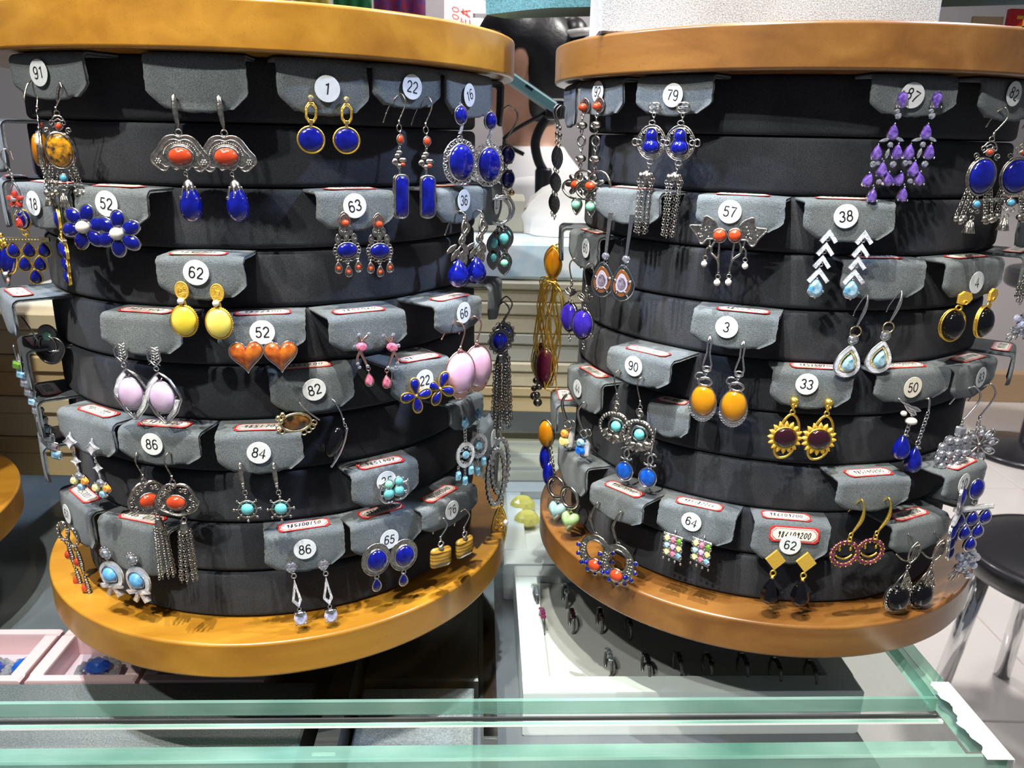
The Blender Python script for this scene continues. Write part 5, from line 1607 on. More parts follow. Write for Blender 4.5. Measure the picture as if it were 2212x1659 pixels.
    ('R', 3, -72.8, 0.011, 0.048, 0.0225, '60', (0.0095, -0.009, 4), '9851702', 'violet ovals under silver lotuses', [('lotus_violet', {}, None, 'drop_earring', 'violet oval earring under a silver lotus', 350.7, 285.7, [(-0.0037, 0.2186, 0.0015, -52.8), (0.0215, 0.2195, 0.0015, -37.8)])]),
    ('R', 3, -90.0, 0.017, 0.036, 0.024, '', None, '', 'gold loop amber earrings at the left rim', [('gold_loops', {}, None, 'drop_earring', 'amber earring with tangled gold loops at left rim of right column', 331.7, 315.1, [(-0.0, 0.2171, 0.003, -30.0), (-0.01, 0.2181, 0.003, -30.0)])]),
    ('R', 3, 5.8, 0.011, 0.0439, 0.021, '', None, '9851702', 'pear halo earrings', [('pear_halo', {}, None, 'drop_earring', 'hook earring with pave pear halo around blue gem', 248.5, 236.6, [(-0.0094, 0.2183, 0.0015, 5.8), (0.0086, 0.2203, 0.0015, 5.8)])]),
    ('R', 3, 28.0, 0.0152, 0.0472, 0.0211, '4', (-0.0007, -0.0123, -6), '9851702', 'onyx ovals on gold', [('gold_onyx', {}, None, 'drop_earring', 'gold earring with black onyx oval', 296.8, 242.9, [(-0.0092, 0.2169, 0.0015, 12.0), (0.0137, 0.217, 0.0015, 36.0)])]),
    ('R', 3, 52.0, 0.02, 0.04, 0.026, '', None, '9851702', 'crystal earring at the right picture edge', [('crystal_bunch', {}, None, 'drop_earring', 'crystal bunch earring at right picture edge', 277.2, 262.9, [(-0.0, 0.2064, 0.003, 22.0)])]),
    ('R', 4, -23.6, 0.0203, 0.0435, 0.0196, '3', (-0.0034, -0.0079, 8), '9851702', 'large amber lever earrings', [('amber_lever', {}, None, 'drop_earring', 'silver lever earring with large golden amber oval', 236.9, 248.8, [(-0.0114, 0.1936, 0.0015, -23.6), (0.0059, 0.1931, 0.0015, -23.6)])]),
    ('R', 5, -42.8, 0.026, 0.0421, 0.0187, '90', (-0.0016, -0.0072, 4), '9851701', 'turquoise wreath hoops', [('wreath', {}, None, 'drop_earring', 'silver wreath hook earring with turquoise centre', 275.6, 271.4, [(-0.0104, 0.1658, 0.0015, -30.8), (0.0054, 0.1652, 0.0015, -30.8)])]),
    ('R', 5, -6.3, 0.0118, 0.0413, 0.0217, '33', (-0.0033, -0.0074, 6), '985150200', 'gold sunflower garnets', [('sunflower', {}, None, 'drop_earring', 'gold sunflower earring with dark garnet', 237.6, 257.0, [(-0.009, 0.1611, 0.0015, -6.3), (0.0086, 0.1613, 0.0015, -6.3)])]),
    ('R', 5, 17.2, 0.0118, 0.0478, 0.0184, '50', (-0.0022, -0.0092, 0), '985150200', 'lapis drops on pearl and chain', [('pearl_lapis', {}, None, 'drop_earring', 'lapis drop earring with pearl and silver leaves', 299.7, 256.5, [(-0.0097, 0.1632, 0.0015, 17.2)]), ('chain_lapis', {}, None, 'drop_earring', 'lapis drop earring on a fine silver chain', 307.2, 259.5, [(0.0086, 0.1616, 0.0015, 17.2)])]),
    ('R', 5, 36.9, 0.0147, 0.048, 0.0202, '83', (0.0016, -0.0088, -4), '985140400', 'crystal cone and daisy earrings', [('crystal_cone', {}, None, 'drop_earring', 'silver hook earring with crystal cone on flap 83', 319.6, 264.0, [(-0.0081, 0.1647, 0.0015, 16.9)]), ('crystal_daisy', {}, None, 'drop_earring', 'silver hook earring with crystal daisy on flap 83', 304.8, 270.5, [(0.012, 0.163, 0.0015, 11.9)])]),
    ('R', 5, 58.0, 0.022, 0.036, 0.022, '', None, '9851702', 'nothing, on the right rim', []),
    ('R', 6, -68.0, 0.0112, 0.048, 0.0243, '44', (-0.0046, -0.0118, 4), '985170200', 'orange and blue gem hooks', [('hooked_gem', {}, None, 'drop_earring', 'silver hook earring with orange and yellow gems', 380.5, 322.9, [(-0.0154, 0.1294, 0.0015, -43.0)]), ('hooked_gem', {'a': 'aqua_gem', 'b': 'blue_glass'}, None, 'drop_earring', 'silver hook earring with two bright blue gems', 359.2, 311.3, [(0.0077, 0.1306, 0.0015, -43.0)])]),
    ('R', 6, -36.9, 0.0148, 0.026, 0.0192, '', None, '985170120', 'blue ovals on interlocked arcs', [('double_arc', {}, None, 'drop_earring', 'silver interlocked arcs earring with bright blue oval', 275.5, 286.0, [(-0.022, 0.1326, 0.0015, -26.9), (-0.0063, 0.1327, 0.0015, -26.9)])]),
    ('R', 7, -86.0, 0.018, 0.036, 0.024, '', None, '985170200', 'amber and blue stones at the left rim', [('blue_teal_stone', {}, None, 'drop_earring', 'amber and blue stone earring at left rim of right column', 344.7, 350.1, [(-0.0, 0.0943, 0.003, -46.0)])]),
    ('R', 7, 9.6, 0.0183, 0.0426, 0.0195, '', None, '985140200', 'garnet smile rings', [('smile_ring', {}, None, 'drop_earring', 'gold smiling face ring earring set with garnets', 274.9, 272.6, [(-0.0088, 0.1072, 0.0015, 9.6), (0.0071, 0.1074, 0.0015, 9.6)])]),
    ('R', 7, 33.7, 0.0239, 0.0422, 0.018, '10', (-0.0061, -0.0072, 0), '9850001', 'silver lapis grid earrings', [('lapis_grid', {'metal': 'silver', 'bar': 'pave'}, None, 'drop_earring', 'silver triangle earring of lapis teardrops, on flap 10', 322.2, 280.4, [(-0.0098, 0.1051, 0.0015, 53.7), (0.0068, 0.1066, 0.0015, 13.7)])]),
    ('R', 8, -71.2, 0.0136, 0.048, 0.0258, '', None, '', 'jade heart hoops', [('jade_heart', {'stone': 'jade_blue'}, None, 'hoop_earring', 'silver hoop with pale blue jade heart', 385.7, 349.8, [(-0.0166, 0.0668, 0.0015, -41.2)]), ('jade_heart', {'stone': 'jade_green'}, None, 'hoop_earring', 'silver hoop with pale green jade heart', 364.6, 337.0, [(0.0074, 0.0696, 0.0015, -41.2)])]),
    ('R', 8, -46.3, 0.0259, 0.0402, 0.018, '', None, '985170200', 'coral and lapis bead hoops', [('bead_hoop', {}, None, 'hoop_earring', 'silver drop hoop with coral and tiny lapis beads', 294.2, 305.8, [(-0.011, 0.0798, 0.0015, -31.3), (0.007, 0.0803, 0.0015, -31.3)])]),
    ('R', 8, -28.0, 0.0146, 0.0445, 0.0217, '64', (-0.002, -0.0078, 12), '985182266', 'multicolour gem grid studs', [('colour_grid', {}, None, 'stud_earring', 'small stud grid of multicolour gems', 265.9, 297.2, [(-0.0113, 0.0737, 0.0015, -28.0), (0.0058, 0.0748, 0.0015, -28.0)])]),
    ('R', 8, -6.5, 0.0136, 0.0412, 0.0258, '62', (-0.0006, -0.0129, 6), '986109200', 'onyx drops on gold diamonds', [('gold_diamond', {}, None, 'drop_earring', 'gold diamond plate earring with faceted black drop', 251.9, 290.1, [(-0.0077, 0.068, 0.0015, -6.5), (0.009, 0.068, 0.0015, -6.5)])]),
    ('R', 8, 24.5, 0.018, 0.0448, 0.0199, '', None, '985140200', 'onyx lantern earrings', [('onyx_lantern', {}, None, 'drop_earring', 'silver lantern earring with round black onyx', 310.8, 290.9, [(-0.0074, 0.0742, 0.0015, 14.5), (0.0134, 0.0714, 0.0015, 14.5)])]),
    ('R', 8, 46.0, 0.018, 0.036, 0.024, '', None, '985001', 'crystal bunch low on the right rim', [('crystal_bunch', {}, None, 'drop_earring', 'crystal bunch earring low on the right column rim', 296.8, 308.8, [(-0.0, 0.0619, 0.003, 26.0)])]),
]

# ------------------------------------------------------------------ object helpers


def link(name, data, parent=None, loc=(0, 0, 0), rot=(0, 0, 0)):
    o = bpy.data.objects.new(name, data)
    C.objects.link(o)
    o.location = loc; o.rotation_euler = rot
    if parent:
        o.parent = parent
    return o


def tag(o, label, cat, group=None, kind=None):
    if label: o['label'] = label
    if cat: o['category'] = cat
    if group: o['group'] = group
    if kind: o['kind'] = kind
    return o


def setm(me, *names):
    for q in names:
        me.materials.append(MATS[q])
    return me


def mesh(name, v, f, mt, smooth=False):
    me = bpy.data.meshes.new(name); me.from_pydata(v, [], f); me.update()
    if smooth:
        me.polygons.foreach_set('use_smooth', [True] * len(f))
    return setm(me, mt)


def W(x, y, z):          # kit axes -> world metres (x right, kit z -> towards -Y, kit y down)
    return (x, -z, -y)


def gmesh(g, name, mt, fn=W):
    me = g.mesh(name, fn)
    return setm(me, mt)


def boxg(v0, v1, bev=0.0):
    x0, y0, z0 = v0; x1, y1, z1 = v1
    if bev <= 0:
        v = [(x0, y0, z0), (x1, y0, z0), (x1, y1, z0), (x0, y1, z0), (x0, y0, z1), (x1, y0, z1), (x1, y1, z1), (x0, y1, z1)]
        return v, [(3, 2, 1, 0), (4, 5, 6, 7), (0, 1, 5, 4), (1, 2, 6, 5), (2, 3, 7, 6), (3, 0, 4, 7)]
    b = bev
    o = [(x0 + b, y0), (x1 - b, y0), (x1, y0 + b), (x1, y1 - b), (x1 - b, y1), (x0 + b, y1), (x0, y1 - b), (x0, y0 + b)]
    i_ = [(min(max(x, x0 + b), x1 - b), min(max(y, y0 + b), y1 - b)) for x, y in o]
    v = [(x, y, z0) for x, y in i_] + [(x, y, z0 + b) for x, y in o] + [(x, y, z1 - b) for x, y in o] + [(x, y, z1) for x, y in i_]
    f = [tuple(reversed(range(8))), tuple(24 + i for i in range(8))]
    for r in range(3):
        f += [(r * 8 + i, r * 8 + (i + 1) % 8, (r + 1) * 8 + (i + 1) % 8, (r + 1) * 8 + i) for i in range(8)]
    return v, f


def box(name, v0, v1, mt, parent=None, bev=0.0, loc=(0, 0, 0), rot=(0, 0, 0)):
    v, f = boxg(v0, v1, bev)
    return link(name, mesh(name, v, f, mt), parent, loc, rot)


def revolve(name, prof, mt, seg=96, smooth=True, jit=0.0, seed=0):
    r_ = random.Random(seed); v = []; f = []
    for (r, z) in prof:
        for i in range(seg):
            a = 2 * PI * i / seg
            rr = r + (jit * math.sin(3 * a + seed) + jit * 0.6 * math.sin(7 * a + 2 * seed) if r > 0.05 else 0)
            v.append((rr * math.cos(a), rr * math.sin(a), z))
    n = len(prof)
    for k in range(n - 1):
        f += [(k * seg + i, k * seg + (i + 1) % seg, (k + 1) * seg + (i + 1) % seg, (k + 1) * seg + i) for i in range(seg)]
    f.append(tuple(reversed(range(seg)))); f.append(tuple((n - 1) * seg + i for i in range(seg)))
    me = bpy.data.meshes.new(name); me.from_pydata(v, [], f); me.update()
    me.polygons.foreach_set('use_smooth', [True] * (len(f) - 2) + [False, False])
    return setm(me, mt)


def rounded(r0, r1, z0, z1, b, k=4):
    p = [(r0, z0)]
    for i in range(k + 1):
        a = PI / 2 * i / k
        p.append((r1 - b + b * math.sin(a), z0 + b - b * math.cos(a)))
    for i in range(k + 1):
        a = PI / 2 * i / k
        p.append((r1 - b + b * math.cos(a), z1 - b + b * math.sin(a)))
    p.append((r0, z1))
    return p


TXT = {}


def arc(cx, cy, rx_, ry_, a0, a1, n=14):
    return [(cx + rx_ * math.cos(math.radians(a0 + (a1 - a0) * i / n)), cy + ry_ * math.sin(math.radians(a0 + (a1 - a0) * i / n))) for i in range(n + 1)]


DIG = {'0': [arc(.28, .5, .22, .44, 90, 450, 24)], '1': [[(.12, .76), (.22, .82), (.32, .94), (.32, .06)]],
       '2': [arc(.28, .69, .21, .25, 170, -35) + [(.09, .10)], [(.07, .07), (.53, .07)]],
       '3': [arc(.26, .72, .19, .22, 165, -90), arc(.26, .28, .22, .22, 90, -165)],
       '4': [[(.40, .04), (.40, .94), (.04, .32), (.56, .32)]],
       '5': [[(.48, .93), (.15, .93), (.10, .52)] + arc(.27, .34, .22, .27, 130, -155)],
       '6': [arc(.28, .32, .21, .26, 90, 450, 22), [(.07, .32), (.08, .58)] + arc(.29, .66, .21, .28, 175, 35)],
       '7': [[(.06, .93), (.52, .93), (.36, .62), (.26, .32), (.22, .06)]],
       '8': [arc(.28, .73, .17, .21, 90, 450, 22), arc(.28, .29, .22, .24, 90, 450, 24)],
       '9': [arc(.28, .68, .21, .26, 90, 450, 22), [(.49, .68), (.48, .42)] + arc(.27, .34, .21, .28, -5, -145)]}


def text_mesh(s, size, mt):
    key = (s, mt)
    if key not in TXT:
        g = G(); w0 = 0.62 * len(s) - 0.06; hw = 0.055
        for i, ch in enumerate(s):
            for st in DIG[ch]:
                pts = [(x + i * 0.62 - w0 / 2, y - 0.5) for x, y in st]
                v = []; f = []
                for j, (x, y) in enumerate(pts):
                    a_ = pts[max(j - 1, 0)]; b_ = pts[min(j + 1, len(pts) - 1)]
                    L = math.hypot(b_[0] - a_[0], b_[1] - a_[1]) or 1
                    nx, ny = -(b_[1] - a_[1]) / L * hw, (b_[0] - a_[0]) / L * hw
                    v += [(x + nx, y + ny, 0), (x - nx, y - ny, 0)]
                g.add(v, [(2 * j, 2 * j + 1, 2 * j + 3, 2 * j + 2) for j in range(len(pts) - 1)], False)
        TXT[key] = gmesh(g, 'digits', mt, lambda x, y, z: (x, 0, y))
    return TXT[key]


STROKES = {'0': [[(.5, 1), (.15, .8), (.1, .3), (.45, 0), (.8, .25), (.85, .8), (.5, 1)]], '1': [[(.45, 1), (.4, 0)]], '2': [[(.1, .8), (.45, 1), (.75, .75), (.1, .05), (.9, .05)]],
           '3': [[(.1, .9), (.7, .95), (.35, .55), (.75, .3), (.1, .02)]], '4': [[(.5, 1), (.1, .4), (.9, .42)], [(.6, .7), (.55, 0)]], '5': [[(.2, 1), (.15, .55), (.7, .5), (.7, .1), (.1, 0)], [(.2, 1), (.85, .98)]],
           '6': [[(.7, 1), (.15, .4), (.4, 0), (.8, .25), (.25, .45)]], '7': [[(.1, .95), (.85, .95), (.4, 0)]], '8': [[(.7, .85), (.35, 1), (.2, .75), (.75, .3), (.45, 0), (.15, .25), (.7, .85)]], 'E': [[(.9, .95), (.2, 1), (.1, 0), (.9, .05)], [(.15, .5), (.8, .55)], [(.0, .7), (.5, .85)]], 'A': [[(.0, 0), (.5, 1), (.9, 0)], [(.1, .35), (.8, .4)], [(.2, .75), (.95, .8)]], '9': [[(.75, .8), (.3, .6), (.3, .95), (.75, .9), (.6, 0)]]}


def handwriting(s, w_, h_, mt='ink'):      # flat ribbon strokes in x/y, centred
    g = G(); n = len(s); cw = w_ / n; r = random.Random(sum(map(ord, s)) + n)
    for i, ch in enumerate(s):
        for st in STROKES[ch]:
            pts = [(-w_ / 2 + cw * (i + 0.08 + 0.8 * x) + 0.16 * h_ * (y - .5), -h_ / 2 + h_ * (y * 0.92 + r.uniform(-.04, .04))) for x, y in st]
            for a, b in zip(pts, pts[1:]):
                L = math.hypot(b[0] - a[0], b[1] - a[1]) or 1
                nx, ny = -(b[1] - a[1]) / L * h_ * .055, (b[0] - a[0]) / L * h_ * .055
                g.add([(a[0] + nx, a[1] + ny, 0), (b[0] + nx, b[1] + ny, 0), (b[0] - nx, b[1] - ny, 0), (a[0] - nx, a[1] - ny, 0)], [(0, 1, 2, 3)], False)
    return gmesh(g, 'writing', mt, lambda x, y, z: (x, y, z))


# ------------------------------------------------------------------ room: floor, wall
FZ = -0.85
ftag = lambda o: tag(o, None, None, kind='structure')
fl = ftag(box('floor', (-3, -1.2, FZ - 0.05), (4.5, 5.0, FZ - 0.004), 'grout'))
tile_me = mesh('tile', *boxg((-0.298, -0.298, -0.01), (0.298, 0.298, 0.0), 0.002), 'tile')
for i in range(7):
    for j in range(7):
        link('tile', tile_me, fl, (0.3 + 0.6 * i, 0.5 + 0.6 * j, FZ))
ftag(box('ceiling', (-3.2, -1.4, 2.4), (4.6, 5.1, 2.5), 'wall'))
for k, (x, y) in enumerate(((-0.9, -0.5), (0.5, -0.6), (-0.4, 1.3), (1.2, 1.2), (-1.8, 0.6), (2.2, 0.2))):  # glowing panels added out of view, for fill and reflections in metal and stones
    t = link('added_fill_panel', None, None, (x, y, 2.4)); tag(t, 'unseen square fill light panel added overhead, number %s from the left front' % ('one', 'two', 'three', 'four', 'five', 'six')[k], 'lamp', 'added fill light panels')
    box('frame', (-0.22, -0.22, -0.03), (0.22, 0.22, -0.0005), 'tray_white', t); box('fill_emitter', (-0.2, -0.2, -0.034), (0.2, 0.2, -0.0302), 'lamp_glow', t)  # frame and emitter of the added fill panel
ftag(box('wall_back', (-3.2, 5.0, FZ), (4.6, 5.1, 2.4), 'wall'))

# ------------------------------------------------------------------ counter case
CA = math.radians(2.4); A0 = Vector((0.2405, 0.3767, 0))


def cp(a, b, z=0.0):
    return Vector((A0.x - math.cos(CA) * a - math.sin(CA) * b, A0.y - math.sin(CA) * a + math.cos(CA) * b, z))


def slab(name, a0, a1, b0, b1, z0, z1, parent=None, edge_only_top=False, mts=('glass_clear', 'glass_edge'), bev=0.0012):
    q = [cp(a0, b0), cp(a1, b0), cp(a1, b1), cp(a0, b1)]
    c = (q[0] + q[1] + q[2] + q[3]) / 4
    ins = [p + (c - p).normalized() * bev * 1.4 for p in q]
    v = []
    for (pts, z) in ((ins, z0), (q, z0 + bev), (q, z1 - bev), (ins, z1)):
        v += [(p.x, p.y, z) for p in pts]
    f = [(3, 2, 1, 0), (12, 13, 14, 15)]
    for r in range(3):
        f += [(r * 4 + i, r * 4 + (i + 1) % 4, (r + 1) * 4 + (i + 1) % 4, (r + 1) * 4 + i) for i in range(4)]
    me = bpy.data.meshes.new(name); me.from_pydata(v, [], f); me.update(); setm(me, *mts)
    for i, p in enumerate(me.polygons):
        top = i < 2
        p.material_index = (0 if top else 1) if not edge_only_top else (1 if top else 0)
    return link(name, me, parent)


counter = link('glass_counter', None); tag(counter, 'glass display counter with green cut edges carrying the earring columns', 'counter')
slab('lower_glass', -0.022, 1.3, -0.032, 0.85, -0.0208, -0.0108, counter)
slab('front_pane', -0.010, 1.3, -0.020, -0.010, -0.50, -0.0212, counter, True)
slab('side_pane', -0.0215, -0.0105, -0.020, 0.85, -0.50, -0.0212, counter, True)
slab('shelf', 0.0, 1.28, 0.0, 0.84, -0.092, -0.084, counter, mts=('case_grey', 'case_grey'))
slab('inner_rail', 0.335, 0.348, 0.005, 0.84, -0.0838, -0.040, counter, mts=('case_dark', 'case_dark'))
slab('inner_rail', 0.244, 0.252, 0.005, 0.84, -0.0838, -0.030, counter, mts=('chrome', 'chrome'))
slab('back_panel', -0.02, 1.3, 0.842, 0.86, -0.84, -0.0212, counter, mts=('tray_white', 'tray_white'))
slab('plinth', -0.02, 1.3, 0.0, 0.84, -0.84, -0.51, counter, mts=('tray_white', 'tray_white'))
slab('reflection_strip', 0.0, 1.3, -0.0042, -0.0030, -0.0107, -0.0088, counter, mts=('case_dark', 'case_dark'))  # dark strip standing in for a refraction band of the glass edge
slab('reflection_strip', 0.0, 1.3, -0.0085, -0.0062, -0.0107, -0.0098, counter, mts=('glass_edge', 'bag_white'))  # pale strip standing in for a reflection along the glass edge
top = slab('glass_sheet', 0.0, 1.3, 0.0, 0.80, -0.0105, -0.0002)
tag(top, 'loose clear glass sheet lying on the counter under the columns', 'glass sheet')
# white tape round the corner
g = G(); tp = []
for i in range(41):
    k = i / 40
    b = 0.026 - 0.062 * k
    p = cp(-0.0225, b); jag = 0.0016 * math.sin(i * 0.33) + 0.0008 * math.sin(i * 0.9) + 0.0005 * rnd.uniform(-1, 1)
    q = cp(-0.0225 + 0.0105 + 0.004 * k + jag, b); r_ = cp(-0.0232, b)
    tp += [(r_.x, r_.y, -0.021), (p.x, p.y, -0.0103), (q.x, q.y, -0.0102 + 0.0003 * math.sin(i * 0.5))]
g.add(tp, [(i * 3 + j, i * 3 + j + 1, i * 3 + j + 4, i * 3 + j + 3) for i in range(40) for j in range(2)], True)
me = g.mesh('white_tape', lambda x, y, z: (x, y, z)); setm(me, 'tape')
tp_o = link('tape_strip', me); md = tp_o.modifiers.new('thick', 'SOLIDIFY'); md.thickness = 0.0004
tag(tp_o, 'torn white tape strip on the counter corner', 'tape')

felt = slab('felt_mat', 0.36, 0.72, 0.006, 0.0815, -0.0838, -0.0512, None, mts=('felt_grey', 'felt_grey')); tag(felt, 'grey felt strip under the glass in front of pink boxes', 'felt mat')
blk = slab('display_block', 0.258, 0.332, 0.01, 0.09, -0.0838, -0.062, None, mts=('felt_grey', 'felt_grey')); tag(blk, 'pale grey display block under glass between the columns', 'display block')
blk = slab('display_block', 0.255, 0.332, 0.095, 0.40, -0.0838, -0.060, None, mts=('case_dark', 'case_dark')); tag(blk, 'dark glossy display block under glass between the columns', 'display block')
blk = slab('display_block', 0.36, 0.95, 0.145, 0.42, -0.0838, -0.056, None, mts=('case_grey', 'case_grey')); tag(blk, 'slate grey display block under glass behind pink boxes', 'display block')


def tray(name, label, a0, a1, b0, b1, rim, z0, z1, zl, m1, m2, r2=None):
    t = link(name, None); tag(t, label, 'tray')
    r2 = r2 or rim
    slab('rim', a0, a1, b0, b0 + rim, z0, z1, t, mts=(m1, m1)); slab('rim', a0, a1, b1 - rim, b1, z0, z1, t, mts=(m1, m1))
    slab('rim', a0, a0 + r2, b0 + rim, b1 - rim, z0, z1, t, mts=(m1, m1)); slab('rim', a1 - r2, a1, b0 + rim, b1 - rim, z0, z1, t, mts=(m1, m1))
    slab('lining', a0 + r2, a1 - r2, b0 + rim, b1 - rim, z0, zl, t, mts=(m2, m2))
    return t


tray('ring_tray', 'white ring tray with grey lining under the right column', 0.002, 0.226, 0.069, 0.229, 0.016, -0.0838, -0.050, -0.056, 'tray_white', 'tray_lining', 0.018)
tray('gem_tray', 'white tray holding two yellow stones behind the ring tray', 0.002, 0.234, 0.232, 0.40, 0.024, -0.0838, -0.050, -0.058, 'tray_white', 'tray_white', 0.020)
for i in range(4):
    s_ = slab('step_bar', 0.002, 0.236, 0.404 + i * 0.03, 0.430 + i * 0.03, -0.0838, -0.050 + i * 0.003, None, mts=('box_grey', 'tray_white')); tag(s_, 'pale stepped display bar %s behind the gem tray' % ('nearest', 'second', 'third', 'farthest')[i], 'display bar')


def finger_ring(x, y, z, rot, mt, n):
    t = link('finger_ring', None, None, (x, y, z), (0, 0, rot))
    g = G(); tube(g, [(0.0085 * math.sin(a), -0.0085 * math.cos(a), 0) for a in [2 * PI * k / 24 for k in range(24)]], 0.0011, True, 6)
    link('band', gmesh(g, 'band', 'dark_silver'), t)
    for k in range(5):
        a = (k - 2) * 0.30; g = G(); gem(g, ell(0, 0, 0.0021, 0.0021, 8), 0.0012, 0, 0.58, 0.0006)
        me = gmesh(g, 'ring_gem', mt, lambda x, y, z: (x, y, z))
        link('ring_gem', me, t, (0.0093 * math.sin(a), 0, 0.0093 * math.cos(a)), (0, a, 0))
    return t


RG = [(0.026, 0.516, 'purple_garnet'), (0.048, 0.517, 'garnet'), (0.069, 0.518, 'garnet'), (0.089, 0.510, 'onyx'), (0.095, 0.464, 'onyx'), (0.117, 0.467, 'onyx'), (0.137, 0.466, 'onyx'), (0.161, 0.466, 'onyx'), (0.182, 0.462, 'onyx'), (0.205, 0.460, 'onyx'),
      (0.022, 0.548, 'crystal'), (0.045, 0.550, 'crystal'), (0.070, 0.468, 'crystal')]
RL = ['leftmost of the back row', 'second of the back row', 'third of the back row', 'fourth of the back row', 'first of the front row', 'second of the front row', 'third of the front row', 'fourth of the front row', 'fifth of the front row', 'sixth of the front row', 'farthest left in the tray', 'farthest second in the tray', 'clear stoned at the front left']
for k, (x, y, mt) in enumerate(RG):
    t = finger_ring(x, y, -0.050, PI / 2 + 0.15, mt, k)
    tag(t, 'stone set ring stuck in the ring tray, ' + RL[k], 'ring', 'rings in the white tray')
for k, (x, y) in enumerate(((0.013, 0.715), (0.017, 0.683))):
    g = G(); gem(g, ell(0, 0, 0.013, 0.011, 10), 0.009, 0.0, 0.5, 0.003)
    o = link('loose_stone', gmesh(g, 'loose_stone', 'pale_amber', lambda x, y, z: (x, y, z)), None, (x, y, -0.052))
    tag(o, 'faceted yellow stone in white tray, %s one' % ('farther', 'nearer')[k], 'gemstone', 'yellow stones in the white tray')
for k, (a0, a1) in enumerate(((0.478, 0.548), (0.551, 0.640), (0.395, 0.475))):
    tray('jewel_box', 'open pink jewel box under glass, %s of three' % ('middle', 'leftmost', 'rightmost')[k], a0, a1, 0.083, 0.140, 0.006, -0.0838, -0.050, -0.066, 'tray_pink', 'tray_pink_lining', 0.009)
for k, (x, y) in enumerate(((-0.277, 0.463), (-0.325, 0.461), (-0.348, 0.459))):
    t = link('brooch', None, None, (x, y, -0.062)); tag(t, 'blue stone brooch ringed with crystals in pink box, %s' % ('right', 'left', 'far left')[k], 'brooch', 'blue brooches in pink boxes')
    g = G(); gem(g, ell(0, 0, 0.009, 0.007, 10), 0.005, 0.004, 0.5, 0.003)
    link('blue_stone', gmesh(g, 'blue_stone', 'blue_glass', lambda x, y, z: (x, y, z)), t)
    g = G()
    for j in range(16):
        a = 2 * PI * j / 16
        gem(g, ell(0.0125 * math.sin(a), 0.0105 * math.cos(a), 0.0028, 0.0028, 6), 0.003, 0.0015, 0.5, 0.001)
    tag(link('crystal_ring', gmesh(g, 'crystal_ring', 'pave', lambda x, y, z: (x, y, z)), t), None, None)

# ------------------------------------------------------------------ rotating columns
ST = {'L': (-0.1539, 0.5165), 'R': (0.1742, 0.5452), 'K': (-0.51, 0.495)}
RC, RW, ZT, ZB = 0.1274, 0.1511, 0.3246, 0.0313
ZS = [ZT + (ZB - ZT) * i / 10 for i in range(11)]
disc_me = [revolve('padded_disc', rounded(0.02, RC + (0.0002, -0.0003, 0.0004)[k], 0.0004, 0.0289, 0.0030), 'suede_dark', 128, True, 0.0003, k) for k in range(3)]
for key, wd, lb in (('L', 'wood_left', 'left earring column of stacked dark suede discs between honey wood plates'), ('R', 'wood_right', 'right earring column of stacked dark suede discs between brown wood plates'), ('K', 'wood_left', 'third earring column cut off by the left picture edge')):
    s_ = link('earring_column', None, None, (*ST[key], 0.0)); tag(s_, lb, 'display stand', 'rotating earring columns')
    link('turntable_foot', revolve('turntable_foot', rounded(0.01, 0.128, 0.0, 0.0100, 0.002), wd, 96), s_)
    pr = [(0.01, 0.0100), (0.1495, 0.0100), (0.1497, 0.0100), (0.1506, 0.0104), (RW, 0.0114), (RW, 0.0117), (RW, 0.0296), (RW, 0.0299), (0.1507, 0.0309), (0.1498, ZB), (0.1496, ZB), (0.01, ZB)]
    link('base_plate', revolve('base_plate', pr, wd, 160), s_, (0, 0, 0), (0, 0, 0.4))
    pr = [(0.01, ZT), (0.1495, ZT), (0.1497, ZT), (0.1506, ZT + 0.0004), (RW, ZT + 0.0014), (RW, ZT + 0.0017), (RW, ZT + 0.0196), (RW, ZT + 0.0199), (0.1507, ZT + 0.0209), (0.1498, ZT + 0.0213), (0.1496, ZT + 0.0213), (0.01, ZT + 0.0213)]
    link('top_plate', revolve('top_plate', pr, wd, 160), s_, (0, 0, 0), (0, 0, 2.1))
    for k in range(10):
        link('padded_disc', disc_me[(k * 2 + len(lb)) % 3], s_, (0, 0, ZS[k + 1]), (0, 0, k * 1.3))

# ------------------------------------------------------------------ flaps


